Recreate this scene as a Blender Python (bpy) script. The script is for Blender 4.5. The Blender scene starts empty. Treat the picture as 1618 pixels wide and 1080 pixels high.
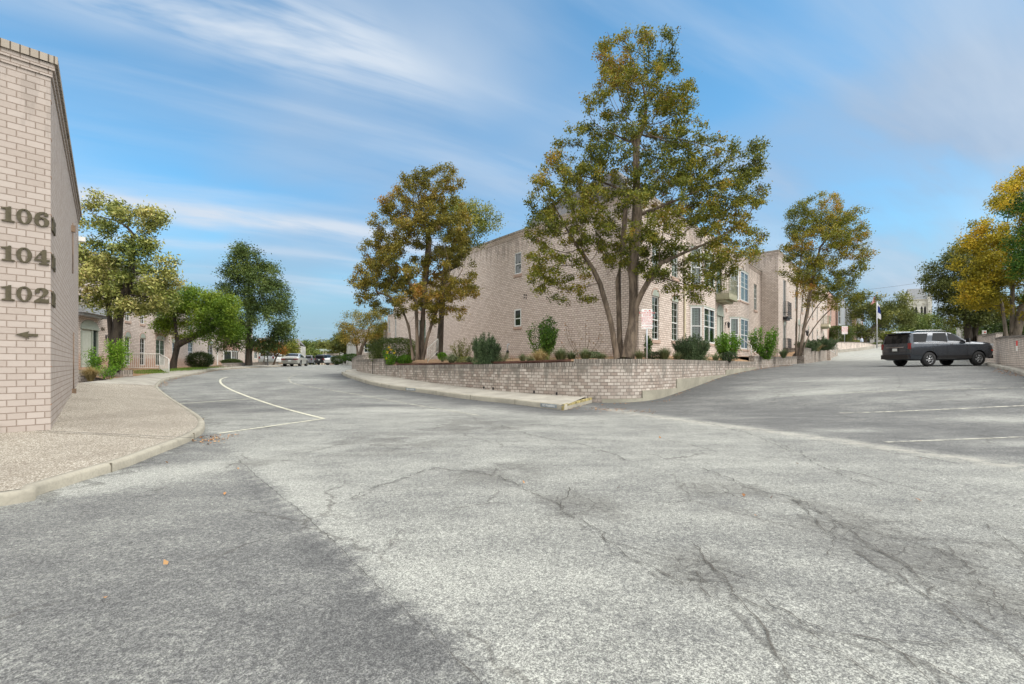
import bpy, bmesh, math, random
import numpy as np
from mathutils import Vector, Matrix
SC = bpy.context.scene
COL = SC.collection
random.seed(7)
RNG = np.random.default_rng(11)

# ------------------------------------------------------------------ camera
EYE = 1.25
cam_d = bpy.data.cameras.new('camera'); cam = bpy.data.objects.new('camera', cam_d); COL.objects.link(cam)
cam.location = (0, 0, EYE); cam.rotation_euler = (math.radians(90), 0, 0)
cam_d.sensor_width = 36; cam_d.lens = 16; cam_d.shift_y = 36 / 1618
cam_d.clip_start = 0.05; cam_d.clip_end = 4000
SC.camera = cam
# ------------------------------------------------------------------ light
SUN_EL, SUN_AZ = math.radians(50), math.radians(112)     # azimuth clockwise from +Y (behind the camera, to the right)
world = bpy.data.worlds.new('World'); SC.world = world; world.use_nodes = True
sun_d = bpy.data.lights.new('sun', 'SUN'); sun_d.energy = 1.1; sun_d.angle = math.radians(45); sun_d.color = (1, .955, .89)
sun = bpy.data.objects.new('sun', sun_d); COL.objects.link(sun)
_sd = Vector((math.sin(SUN_AZ) * math.cos(SUN_EL), math.cos(SUN_AZ) * math.cos(SUN_EL), math.sin(SUN_EL)))
sun.rotation_euler = _sd.to_track_quat('Z', 'Y').to_euler(); sun.location = (20, -20, 40)
SC.view_settings.view_transform = 'Standard'; SC.view_settings.look = 'None'
SC.view_settings.exposure = 1.5; SC.view_settings.gamma = 1.0; SC.view_settings.use_curve_mapping = False

def build_world():
    nt = world.node_tree; N = nt.nodes; L = nt.links; N.clear()
    out = N.new('ShaderNodeOutputWorld'); bg = N.new('ShaderNodeBackground')
    L.new(bg.outputs[0], out.inputs[0]); bg.inputs[1].default_value = 0.085
    sky = N.new('ShaderNodeTexSky'); sky.sky_type = 'NISHITA'; sky.sun_disc = False
    sky.sun_elevation = SUN_EL; sky.sun_rotation = SUN_AZ; sky.air_density = 1.0; sky.dust_density = 1.2; sky.ozone_density = 2.0
    tc = N.new('ShaderNodeTexCoord')
    def math_(op, a, b=None, c=None, clamp=False):
        n = N.new('ShaderNodeMath'); n.operation = op; n.use_clamp = clamp
        for i, v in enumerate((a, b, c)):
            if v is None: continue
            if isinstance(v, (int, float)): n.inputs[i].default_value = v
            else: L.new(v, n.inputs[i])
        return n.outputs[0]
    sep = N.new('ShaderNodeSeparateXYZ'); L.new(tc.outputs['Generated'], sep.inputs[0])
    X, Y, Z = sep.outputs
    zz = math_('MAXIMUM', Z, 0.0)
    den = math_('ADD', zz, 0.16)
    cx = math_('DIVIDE', X, den); cy = math_('DIVIDE', Y, den)
    def noise(rot, sx, sy, scale, detail, rough, dist, off):
        cmb = N.new('ShaderNodeCombineXYZ')
        c, s = math.cos(rot), math.sin(rot)
        u = math_('ADD', math_('MULTIPLY', cx, c * sx), math_('MULTIPLY', cy, s * sx))
        v = math_('ADD', math_('MULTIPLY', cx, -s * sy), math_('MULTIPLY', cy, c * sy))
        L.new(u, cmb.inputs[0]); L.new(v, cmb.inputs[1]); cmb.inputs[2].default_value = off
        n = N.new('ShaderNodeTexNoise'); L.new(cmb.outputs[0], n.inputs['Vector'])
        n.inputs['Scale'].default_value = scale; n.inputs['Detail'].default_value = detail
        n.inputs['Roughness'].default_value = rough; n.inputs['Distortion'].default_value = dist
        return n.outputs['Fac']
    def ramp(v, a, b, t=1.0):
        m = N.new('ShaderNodeMapRange'); m.interpolation_type = 'SMOOTHSTEP'; L.new(v, m.inputs[0])
        m.inputs[1].default_value = a; m.inputs[2].default_value = b; m.inputs[4].default_value = t
        return m.outputs[0]
    wisp = noise(math.radians(CLOUD_ROT), .5, 2.3, .9, 6, .55, .35, 3.7)
    soft = noise(math.radians(CLOUD_ROT + 15), .6, 1.4, .62, 3, .5, .25, 9.1)
    grey = noise(math.radians(-20), .7, 1.0, .75, 4, .5, .2, 21.3)
    w = math_('ADD', ramp(wisp, .45, .78, .62), ramp(soft, .48, .76, .40), None, True)
    R_ = math.radians(CLOUD_ROT); vv = math_('ADD', math_('MULTIPLY', cx, -math.sin(R_)), math_('MULTIPLY', cy, math.cos(R_)))
    warp = noise(R_, .8, .8, 1.6, 4, .55, .3, 33.0); vv = math_('ADD', vv, math_('MULTIPLY', math_('SUBTRACT', warp, .5), .30))
    fib = noise(R_, .7, 3.0, 1.7, 5, .6, .45, 51.0); uu = math_('ADD', math_('MULTIPLY', cx, math.cos(R_)), math_('MULTIPLY', cy, math.sin(R_)))
    for c_, w_, a_, u0_, u1_ in ((1.20, .13, .95, .75, .1), (.98, .20, .12, .9, .2), (2.25, .10, .8, 1.2, .4), (2.62, .09, .5, 2.6, .4), (1.75, .16, .14, 2.2, .6)):
        g = math_('POWER', 2.718, math_('MULTIPLY', math_('POWER', math_('ABSOLUTE', math_('DIVIDE', math_('SUBTRACT', vv, c_), w_)), 2.0), -1.0))
        g = math_('MULTIPLY', math_('MULTIPLY', g, ramp(fib, .28, .62, a_)), ramp(uu, u0_, u0_ - .6, 1.0))
        w = math_('ADD', w, g, None, True)
    # pale, warm-grey veils toward the right and the horizon
    veil = ramp(grey, .43, .70, .68)
    veil = math_('ADD', veil, math_('MULTIPLY', ramp(X, .25, .62, .55), ramp(wisp, .36, .62, 1.0)), None, True)
    low = ramp(Z, .30, .0, .55)
    w2 = math_('MAXIMUM', veil, math_('MULTIPLY', low, ramp(grey, .3, .6, 1.0)))
    skyc = N.new('ShaderNodeMix'); skyc.data_type = 'RGBA'; skyc.blend_type = 'MULTIPLY'; skyc.inputs[0].default_value = 1
    L.new(sky.outputs[0], skyc.inputs[6]); skyc.inputs[7].default_value = SKY_TINT
    m1 = N.new('ShaderNodeMix'); m1.data_type = 'RGBA'; L.new(w2, m1.inputs[0]); L.new(skyc.outputs[2], m1.inputs[6]); m1.inputs[7].default_value = VEIL
    mh = N.new('ShaderNodeMix'); mh.data_type = 'RGBA'; L.new(ramp(Z, .34, .02, .88), mh.inputs[0]); L.new(m1.outputs[2], mh.inputs[6]); mh.inputs[7].default_value = HORIZ
    m2 = N.new('ShaderNodeMix'); m2.data_type = 'RGBA'; L.new(w, m2.inputs[0]); L.new(mh.outputs[2], m2.inputs[6]); m2.inputs[7].default_value = CLOUD
    back = math_('MAXIMUM', ramp(Y, .56, .22, 1.0), ramp(Z, .67, .80, 1.0))  # unseen bright overcast behind, beside and overhead, added for soft fill light
    m3 = N.new('ShaderNodeMix'); m3.data_type = 'RGBA'; L.new(math_('MULTIPLY', back, ramp(soft, .2, .5, 1.0)), m3.inputs[0]); L.new(m2.outputs[2], m3.inputs[6]); m3.inputs[7].default_value = OVERCAST_FILL
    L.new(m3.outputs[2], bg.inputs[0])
CLOUD_ROT = 29
HORIZ = (1.45, 2.05, 2.55, 1)
SKY_TINT = (.52, .90, .95, 1)
VEIL = (1.52, 2.12, 2.95, 1)
CLOUD = (2.75, 3.15, 3.65, 1)
OVERCAST_FILL = (8.1, 8.1, 8.0, 1)
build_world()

# ------------------------------------------------------------------ terrain
def _table(xs, ys, lo, hi, sig=1.0, n=4000):
    g = np.linspace(lo, hi, n); v = np.interp(g, xs, ys)
    k = int(3 * sig / (g[1] - g[0])); w = np.exp(-.5 * (np.arange(-k, k + 1) * (g[1] - g[0]) / sig) ** 2); w /= w.sum()
    return g, np.convolve(np.pad(v, k, mode='edge'), w, 'valid')
_L = _table([-60, 11.5, 13.9, 15.6, 18.3, 22, 25, 30, 40, 48.6, 60, 80, 110, 400],
            [0, 0, .07, .14, .27, .5, .66, .84, .97, 1.06, 1.2, 1.24, 1.3, 5], -60, 400, .8)
_R = _table([-60, 10.5, 12.6, 14.2, 15.6, 19.2, 21.7, 28.3, 35, 43, 62.8, 72.8, 85, 103, 112, 150, 400],
            [0, 0, .03, .1, .25, .555, .737, 1.0, 1.14, 1.35, 1.78, 2.3, 3.15, 4.6, 4.95, 5.2, 6], -60, 400, .8)
def sstep(a, b, x):
    t = np.clip((x - a) / (b - a), 0, 1); return t * t * (3 - 2 * t)
UX, UY = .648, .762
def zg(x, y):
    x = np.asarray(x, float); y = np.asarray(y, float)
    l = np.interp(y, *_L) * (1 - sstep(1.5, 9, x) * (1 - sstep(40, 90, y)) )
    r = np.interp(UX * x + UY * y, *_R)
    r = r * (1 - sstep(0, -25, x + 0 * y))
    k = .12
    h = np.clip(.5 + .5 * (r - l) / k, 0, 1)
    return l + (r - l) * h + k * h * (1 - h) - k * .0
def zgf(x, y): return float(zg(x, y))
PX = 719.0
def P(px, py, D):
    return Vector(((px - 809) / PX * D, D, EYE - (py - 576) / PX * D))
def XD(px, D): return ((px - 809) / PX * D, D)
def gp(px, py, dz=0.0, far=140):
    """where the sight line of a pixel meets the ground (+dz)"""
    k = (px - 809) / PX; m = -(py - 576) / PX
    D = np.linspace(.5, far, 8000)
    f = EYE + m * D - (zg(k * D, D) + dz)
    i = np.where(f <= 0)[0]
    d = D[i[0]] if len(i) else far
    return (k * d, d)

# ------------------------------------------------------------------ object helpers
ROOT = {}   # object -> inverse world matrix of its root
def thing(name, label, cat, loc=(0, 0, 0), rotz=0.0, group=None):
    o = bpy.data.objects.new(name, None); COL.objects.link(o)
    o.location = loc; o.rotation_euler = (0, 0, rotz); o.empty_display_size = .2
    o['label'] = label; o['category'] = cat
    if group: o['group'] = group
    ROOT[o.name] = (Matrix.Translation(Vector(loc)) @ Matrix.Rotation(rotz, 4, 'Z')).inverted()
    return o
def tag(o, label=None, cat=None, group=None, kind=None):
    if label: o['label'] = label
    if cat: o['category'] = cat
    if group: o['group'] = group
    if kind: o['kind'] = kind
    return o
def mesh_np(name, V, F, mats, parent=None, uv=None, mi=None, attrs=None, smooth=False, local=False, uv2=None):
    """V (n,3), F (m,k) array or list of tuples; uv per-corner (m*k,2)"""
    V = np.asarray(V, np.float32).reshape(-1, 3)
    me = bpy.data.meshes.new(name)
    if isinstance(F, np.ndarray):
        k = F.shape[1]; lt = np.full(len(F), k, np.int32); flat = F.astype(np.int32).ravel()
    else:
        lt = np.array([len(f) for f in F], np.int32); flat = np.array([i for f in F for i in f], np.int32)
    if parent is not None and not local:
        M = np.array(ROOT[parent.name]); V = V @ M[:3, :3].T.astype(np.float32) + M[:3, 3].astype(np.float32)
        org = None
    elif parent is None and not local:
        org = V.mean(0); org[2] = V[:, 2].min(); V = V - org
    else: org = None
    me.vertices.add(len(V)); me.vertices.foreach_set('co', V.astype(np.float32).ravel())
    me.loops.add(len(flat)); me.loops.foreach_set('vertex_index', flat)
    me.polygons.add(len(lt)); ls = np.zeros(len(lt), np.int32); ls[1:] = np.cumsum(lt)[:-1]
    me.polygons.foreach_set('loop_start', ls)
    if mi is not None: me.polygons.foreach_set('material_index', np.asarray(mi, np.int32))
    if smooth is True: me.polygons.foreach_set('use_smooth', np.ones(len(lt), bool))
    elif smooth is not False: me.polygons.foreach_set('use_smooth', np.asarray(smooth, bool))
    if uv is not None:
        l = me.uv_layers.new(name='UVMap'); l.data.foreach_set('uv', np.asarray(uv, np.float32).ravel())
    if uv2 is not None:
        l = me.uv_layers.new(name='TopDist'); l.data.foreach_set('uv', np.asarray(uv2, np.float32).ravel())
    if attrs:
        for an, (dom, arr) in attrs.items():
            a = me.attributes.new(an, 'FLOAT', dom); a.data.foreach_set('value', np.asarray(arr, np.float32).ravel())
    for m in (mats if isinstance(mats, (list, tuple)) else [mats]): me.materials.append(m)
    me.update(calc_edges=True); me.validate()
    o = bpy.data.objects.new(name, me); COL.objects.link(o)
    if parent is not None:
        o.parent = parent; ROOT[o.name] = ROOT[parent.name]
    else:
        if org is not None: o.location = org.tolist(); ROOT[o.name] = Matrix.Translation(Vector(org.tolist())).inverted()
        else: ROOT[o.name] = Matrix.Identity(4)
    return o

class MB:
    def __init__(s): s.v = []; s.f = []; s.m = []; s.uv = []; s.uv2 = []; s.sm = []
    def face(s, pts, m=0, uv=None, uv2=None, sm=False):
        b = len(s.v); s.v += [tuple(p) for p in pts]; s.f.append(tuple(range(b, b + len(pts)))); s.m.append(m); s.sm.append(sm)
        s.uv += uv if uv else [(0, 0)] * len(pts); s.uv2 += uv2 if uv2 else [(0, 9)] * len(pts)
    def frame_box(s, o, a, b, c, m=0, skip=(), uvs=None):
        """box from corner o with edge vectors a,b,c; uv in metres (a-b or along)"""
        o, a, b, c = Vector(o), Vector(a), Vector(b), Vector(c)
        if a.cross(b).dot(c) < 0: a, b = b, a
        p = [o, o + a, o + a + b, o + b, o + c, o + a + c, o + a + b + c, o + b + c]
        for q in ((3, 2, 1, 0), (4, 5, 6, 7), (0, 1, 5, 4), (1, 2, 6, 5), (2, 3, 7, 6), (3, 0, 4, 7)):
            pts = [p[i] for i in q]
            e1 = (pts[1] - pts[0]); e2 = (pts[3] - pts[0])
            n = e1.cross(e2)
            if abs(n.z) < .5 * n.length + 1e-12:
                h = e1 if abs(e1.z) < .5 * e1.length else e2
                h = h.normalized()
                if h.x + h.y * .3 < 0: h = -h
                uv = [(q_.dot(h), q_.z) for q_ in pts]
            else: uv = [(q_.x, q_.y) for q_ in pts]
            s.face(pts, m, uv)
    def box(s, cx, cy, cz, sx, sy, sz, m=0, rz=0.0):
        c, n = math.cos(rz), math.sin(rz)
        a = Vector((c * sx, n * sx, 0)); b = Vector((-n * sy, c * sy, 0)); d = Vector((0, 0, sz))
        s.frame_box(Vector((cx, cy, cz)) - a / 2 - b / 2 - d / 2, a, b, d, m)
    def tube(s, pts, r, n=8, m=0, cap=True, r2=None):
        pts = [Vector(p) for p in pts]; rs = r if isinstance(r, (list, tuple)) else [r + ((r2 if r2 is not None else r) - r) * i / max(1, len(pts) - 1) for i in range(len(pts))]
        b = len(s.v); up = None
        for i, p in enumerate(pts):
            d = (pts[min(i + 1, len(pts) - 1)] - pts[max(i - 1, 0)]).normalized()
            if up is None: up = Vector((0, 0, 1)) if abs(d.z) < .9 else Vector((1, 0, 0))
            x = d.cross(up).normalized(); y = x.cross(d).normalized()
            for k in range(n):
                t = 2 * math.pi * k / n; s.v.append(tuple(p + (x * math.cos(t) + y * math.sin(t)) * rs[i]))
        for i in range(len(pts) - 1):
            for k in range(n):
                k2 = (k + 1) % n
                s.f.append((b + i * n + k2, b + i * n + k, b + (i + 1) * n + k, b + (i + 1) * n + k2)); s.m.append(m); s.sm.append(True)
                s.uv += [(0, 0)] * 4; s.uv2 += [(0, 9)] * 4
        if cap:
            for st, rev in ((b, False), (b + (len(pts) - 1) * n, True)):
                f = [st + k for k in range(n)]
                s.f.append(tuple(f[::-1] if rev else f)); s.m.append(m); s.sm.append(False); s.uv += [(0, 0)] * n; s.uv2 += [(0, 9)] * n
    def lathe(s, c, prof, n=16, m=0, axis='z', sm=True):
        """prof: list of (r, h)"""
        b = len(s.v); c = Vector(c)
        for r, h in prof:
            for k in range(n):
                t = 2 * math.pi * k / n
                q = {'z': (r * math.cos(t), r * math.sin(t), h), 'y': (r * math.cos(t), h, r * math.sin(t)), 'x': (h, r * math.cos(t), r * math.sin(t))}[axis]
                s.v.append(tuple(c + Vector(q)))
        for i in range(len(prof) - 1):
            for k in range(n):
                k2 = (k + 1) % n
                s.f.append((b + i * n + k, b + i * n + k2, b + (i + 1) * n + k2, b + (i + 1) * n + k)); s.m.append(m); s.sm.append(sm)
                s.uv += [(0, 0)] * 4; s.uv2 += [(0, 9)] * 4
    def prism(s, poly, o, a, b, c, m=0):
        """polygon (in a,b plane, list of (u,v)) extruded by c, caps and sides"""
        o, a, b, c = Vector(o), Vector(a), Vector(b), Vector(c)
        ar = sum(poly[i][0] * poly[(i + 1) % len(poly)][1] - poly[(i + 1) % len(poly)][0] * poly[i][1] for i in range(len(poly)))
        if (ar < 0) != (a.cross(b).dot(c) < 0): poly = poly[::-1]
        p0 = [o + a * u + b * v for u, v in poly]; p1 = [q + c for q in p0]
        s.face(p1, m, [(u, v) for u, v in poly]); s.face(p0[::-1], m, [(u, v) for u, v in poly[::-1]])
        for i in range(len(poly)):
            j = (i + 1) % len(poly); s.face([p0[i], p0[j], p1[j], p1[i]], m)
    def build(s, name, mats, parent=None, local=False):
        return mesh_np(name, s.v, s.f, mats, parent, uv=s.uv, mi=s.m, smooth=s.sm, local=local, uv2=s.uv2)

def crom(pts, n=6, closed=False):
    P_ = [np.array(p, float) for p in pts]; out = []
    for i in range(len(P_) - 1):
        p0 = P_[max(i - 1, 0)]; p1 = P_[i]; p2 = P_[i + 1]; p3 = P_[min(i + 2, len(P_) - 1)]
        for k in range(n):
            t = k / n
            out.append(.5 * (2 * p1 + (p2 - p0) * t + (2 * p0 - 5 * p1 + 4 * p2 - p3) * t * t + (3 * p1 - p0 - 3 * p2 + p3) * t ** 3))
    out.append(P_[-1]); return np.array(out)
def resample(pl, step):
    pl = np.asarray(pl, float); d = np.r_[0, np.cumsum(np.linalg.norm(np.diff(pl[:, :2], axis=0), axis=1))]
    n = max(2, int(round(d[-1] / step)) + 1); t = np.linspace(0, d[-1], n)
    return np.stack([np.interp(t, d, pl[:, i]) for i in range(pl.shape[1])], 1)
def offset(pl, w):
    """offset polyline to its left by w"""
    pl = np.asarray(pl, float)[:, :2]; t = np.gradient(pl, axis=0); t /= np.linalg.norm(t, axis=1)[:, None] + 1e-9
    return pl + np.stack([-t[:, 1], t[:, 0]], 1) * w

# ------------------------------------------------------------------ materials
def new_mat(name):
    m = bpy.data.materials.new(name); m.use_nodes = True; nt = m.node_tree
    b = nt.nodes['Principled BSDF']; return m, nt, b
class NT:
    def __init__(s, nt): s.nt = nt; s.N = nt.nodes; s.L = nt.links
    def set(s, sock, v):
        if hasattr(v, 'is_output') or isinstance(v, bpy.types.NodeSocket): s.L.new(v, sock)
        elif isinstance(v, tuple) and len(v) == 3 and sock.type == 'RGBA': sock.default_value = (*v, 1)
        else: sock.default_value = v
    def tc(s, w='Object'): return s.N.new('ShaderNodeTexCoord').outputs[w]
    def uv(s, name='UVMap'):
        n = s.N.new('ShaderNodeUVMap'); n.uv_map = name; return n.outputs[0]
    def pos(s): return s.N.new('ShaderNodeNewGeometry').outputs['Position']
    def attr(s, n_):
        n = s.N.new('ShaderNodeAttribute'); n.attribute_name = n_; return n.outputs['Fac']
    def map(s, v, scale=(1, 1, 1), loc=(0, 0, 0), rot=(0, 0, 0)):
        n = s.N.new('ShaderNodeMapping'); s.L.new(v, n.inputs[0]); n.inputs['Scale'].default_value = scale; n.inputs['Location'].default_value = loc; n.inputs['Rotation'].default_value = rot
        return n.outputs[0]
    def noise(s, v, scale, detail=3, rough=.5, dist=0.0, out='Fac'):
        n = s.N.new('ShaderNodeTexNoise'); s.L.new(v, n.inputs['Vector']); n.inputs['Scale'].default_value = scale; n.inputs['Detail'].default_value = detail
        n.inputs['Roughness'].default_value = rough; n.inputs['Distortion'].default_value = dist; return n.outputs[out]
    def vor(s, v, scale, feat='F1', out='Distance', rnd=1.0):
        n = s.N.new('ShaderNodeTexVoronoi'); n.feature = feat; s.L.new(v, n.inputs['Vector']); n.inputs['Scale'].default_value = scale
        n.inputs['Randomness'].default_value = rnd; return n.outputs[out]
    def math(s, op, a, b=None, c=None, clamp=False):
        n = s.N.new('ShaderNodeMath'); n.operation = op; n.use_clamp = clamp
        for i, v in enumerate((a, b, c)):
            if v is not None: s.set(n.inputs[i], v)
        return n.outputs[0]
    def rng(s, v, a, b, c=0.0, d=1.0, smooth=True):
        n = s.N.new('ShaderNodeMapRange'); n.interpolation_type = 'SMOOTHSTEP' if smooth else 'LINEAR'
        for i, q in enumerate((v, a, b, c, d)): s.set(n.inputs[i], q)
        return n.outputs[0]
    def mix(s, f, a, b, blend='MIX'):
        n = s.N.new('ShaderNodeMix'); n.data_type = 'RGBA'; n.blend_type = blend; s.set(n.inputs[0], f); s.set(n.inputs[6], a); s.set(n.inputs[7], b); return n.outputs[2]
    def ramp(s, v, stops):
        n = s.N.new('ShaderNodeValToRGB'); s.L.new(v, n.inputs[0]); e = n.color_ramp.elements
        while len(e) < len(stops): e.new(.5)
        for q, (p, c) in zip(e, stops): q.position = p; q.color = (*c, 1)
        return n.outputs[0]
    def bump(s, h, strength=.5, dist=.01, normal=None):
        n = s.N.new('ShaderNodeBump'); n.inputs['Strength'].default_value = strength; n.inputs['Distance'].default_value = dist; s.L.new(h, n.inputs['Height'])
        if normal is not None: s.L.new(normal, n.inputs['Normal'])
        return n.outputs[0]

def plain(name, col, rough=.6, metal=0.0, var=.12, nscale=6.0, bump=0.0, spec=None, coat=0.0):
    m, nt, b = new_mat(name); T = NT(nt)
    if var:
        n = T.noise(T.tc('Object'), nscale, 5, .6)
        c = T.mix(T.rng(n, .3, .7), tuple(x * (1 - var) for x in col), tuple(min(1, x * (1 + var)) for x in col)); T.set(b.inputs['Base Color'], c)
        if bump: T.set(b.inputs['Normal'], T.bump(n, bump, .01))
    else: b.inputs['Base Color'].default_value = (*col, 1)
    b.inputs['Roughness'].default_value = rough; b.inputs['Metallic'].default_value = metal
    if spec is not None: b.inputs['Specular IOR Level'].default_value = spec
    if coat: b.inputs['Coat Weight'].default_value = coat; b.inputs['Coat Roughness'].default_value = .06
    return m

def brick_mat(name, c1, c2, mortar, slen=1.9, bw=.2032, rh=.1016, ms=.009, stain=0.0, grime=0.0, soil=None, shift=.5, bumpd=.006, patch=.25, dark=(.10, .09, .08), proud=False):
    m, nt, b = new_mat(name); T = NT(nt)
    uv = T.uv()
    n = T.N.new('ShaderNodeTexBrick'); T.L.new(uv, n.inputs['Vector']); n.offset = shift; n.squash = 1
    n.inputs['Color1'].default_value = (*c1, 1); n.inputs['Color2'].default_value = (*c2, 1); n.inputs['Mortar'].default_value = (*mortar, 1)
    n.inputs['Scale'].default_value = 1; n.inputs['Mortar Size'].default_value = ms; n.inputs['Mortar Smooth'].default_value = .25
    n.inputs['Bias'].default_value = 0.0; n.inputs['Brick Width'].default_value = bw; n.inputs['Row Height'].default_value = rh
    col = n.outputs['Color']; fac = n.outputs['Fac']
    nz = T.noise(uv, .9, 5, .6); col = T.mix(T.math('MULTIPLY', T.rng(nz, .35, .7), patch), col, tuple(x * .62 for x in c1))
    fz = T.noise(uv, 22, 4, .65); col = T.mix(T.math('MULTIPLY', T.rng(fz, .35, .75), .35), col, tuple(min(1, x * 1.18) for x in c2))
    top = T.N.new('ShaderNodeSeparateXYZ'); T.L.new(T.uv('TopDist'), top.inputs[0]); td = top.outputs[1]
    if stain:
        st = T.noise(T.map(uv, (3.4, .35, 1)), 1.6, 4, .6)
        lim = T.math('MULTIPLY', T.rng(st, .42, .72), slen)
        f = T.math('MULTIPLY', T.rng(T.math('SUBTRACT', td, lim), .2 * slen, -.24 * slen), stain)
        f = T.math('MULTIPLY', f, T.rng(T.noise(uv, 5, 4, .7), .2, .6))
        col = T.mix(f, col, dark)
    if grime:
        g = T.math('MULTIPLY', T.rng(T.noise(T.map(uv, (1.2, .8, 1)), 2.4, 6, .7, .4), .5, .72), grime)
        col = T.mix(g, col, dark)
    if soil:
        sp = T.N.new('ShaderNodeSeparateXYZ'); T.L.new(T.pos(), sp.inputs[0])
        zz = T.math('ADD', sp.outputs[2], T.math('MULTIPLY', T.noise(uv, 2.5, 3), -.5))
        col = T.mix(T.rng(zz, soil + .35, soil - .25, 0, .5), col, (.34, .15, .06))
    T.set(b.inputs['Base Color'], col); b.inputs['Roughness'].default_value = .9; b.inputs['Specular IOR Level'].default_value = .2
    h = T.math('ADD', T.math('SUBTRACT', 1.0, fac), T.math('MULTIPLY', fz, .22))
    T.set(b.inputs['Normal'], T.bump(h, .9, bumpd))
    return m

M = {}
BK1, BK2 = (.68, .60, .54), (.50, .425, .37)
M['brick'] = brick_mat('painted_brick', BK1, BK2, (.20, .155, .13), ms=.0115, stain=.45, soil=1.45, patch=.15)
M['brick_end'] = brick_mat('painted_brick_number_wall', (.425, .375, .34), (.36, .31, .275), (.235, .185, .15), ms=.007, stain=.2, bumpd=.012, patch=.12)
M['brick_wall'] = brick_mat('weathered_wall_brick', (.55, .50, .445), (.27, .215, .18), (.125, .105, .085), slen=.7, ms=.011, stain=.75, grime=.7, patch=.45, dark=(.15, .14, .12))
M['coping'] = brick_mat('rowlock_coping', (.44, .40, .35), (.27, .235, .20), (.08, .07, .055), bw=.092, rh=.5, ms=.014, grime=.95, shift=0.0, stain=.6)
M['brick_pink'] = brick_mat('pink_brick', (.44, .29, .235), (.36, .235, .19), (.25, .18, .15), grime=.1)
M['brick_tan'] = brick_mat('tan_block', (.46, .42, .34), (.38, .34, .27), (.25, .22, .18), bw=.8, rh=.4, ms=.02)
M['brick_far'] = brick_mat('right_wall_brick', (.80, .72, .65), (.64, .55, .48), (.24, .19, .155), ms=.011, stain=.5, grime=.35, soil=None)
def concrete(name, c, var=.2):
    m, nt, b = new_mat(name); T = NT(nt); p = T.pos()
    n = T.noise(p, 1.3, 6, .65); n2 = T.noise(p, 40, 3, .6)
    col = T.mix(T.rng(n, .3, .7), tuple(x * (1 - var) for x in c), tuple(x * (1 + var) for x in c))
    col = T.mix(T.math('MULTIPLY', T.rng(T.noise(p, 3.1, 5, .7, .3), .55, .75), .5), col, tuple(x * .45 for x in c))
    col = T.mix(T.math('MULTIPLY', T.rng(n2, .4, .7), .3), col, tuple(x * .6 for x in c))
    T.set(b.inputs['Base Color'], col); b.inputs['Roughness'].default_value = .92
    T.set(b.inputs['Normal'], T.bump(n2, .4, .004)); return m
M['concrete'] = concrete('concrete', (.28, .265, .21))
M['concrete_pale'] = concrete('concrete_pale', (.33, .31, .265))
M['kerb'] = concrete('kerb_concrete', (.31, .29, .235), .15)
def aggregate():
    m, nt, b = new_mat('exposed_aggregate'); T = NT(nt); p = T.pos()
    v = T.N.new('ShaderNodeTexVoronoi'); T.L.new(p, v.inputs['Vector']); v.inputs['Scale'].default_value = 88
    sep = T.N.new('ShaderNodeSeparateColor'); T.L.new(v.outputs['Color'], sep.inputs[0])
    st = T.ramp(sep.outputs[0], [(0, (.085, .062, .042)), (.3, (.205, .17, .125)), (.6, (.335, .305, .25)), (1, (.66, .63, .55))])
    gap = T.rng(v.outputs['Distance'], .45, .8)
    col = T.mix(gap, st, (.17, .145, .11))
    big = T.noise(p, .8, 5, .6, .3); col = T.mix(T.math('MULTIPLY', T.rng(big, .4, .7), .42), col, (.15, .125, .10))
    far = T.mix(T.rng(big, .35, .65), (.46, .42, .35), (.34, .305, .245))
    col = T.mix(.10, col, far)
    T.set(b.inputs['Base Color'], col); b.inputs['Roughness'].default_value = .85
    T.set(b.inputs['Normal'], T.bump(T.math('SUBTRACT', 1.0, v.outputs['Distance']), .7, .006)); return m
M['aggregate'] = aggregate()
def soil_mat():
    m, nt, b = new_mat('mulch_soil'); T = NT(nt); p = T.pos()
    n = T.noise(p, 2.2, 6, .65); v = T.vor(p, 30)
    col = T.mix(T.rng(n, .35, .65), (.20, .10, .045), (.33, .20, .10))
    col = T.mix(T.rng(v, .2, .8, 0, .5), col, (.42, .30, .19)); col = T.mix(T.math('MULTIPLY', T.rng(T.noise(p, 6, 4), .5, .7), .4), col, (.10, .09, .04))
    T.set(b.inputs['Base Color'], col); b.inputs['Roughness'].default_value = 1; T.set(b.inputs['Normal'], T.bump(v, .8, .03)); return m
M['soil'] = soil_mat()
def ground_mat():
    m, nt, b = new_mat('dry_grass_ground'); T = NT(nt); p = T.pos()
    col = T.mix(T.rng(T.noise(p, .4, 6, .65), .35, .65), (.09, .10, .035), (.16, .12, .06)); T.set(b.inputs['Base Color'], col); b.inputs['Roughness'].default_value = 1; return m
M['ground'] = ground_mat()
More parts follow.
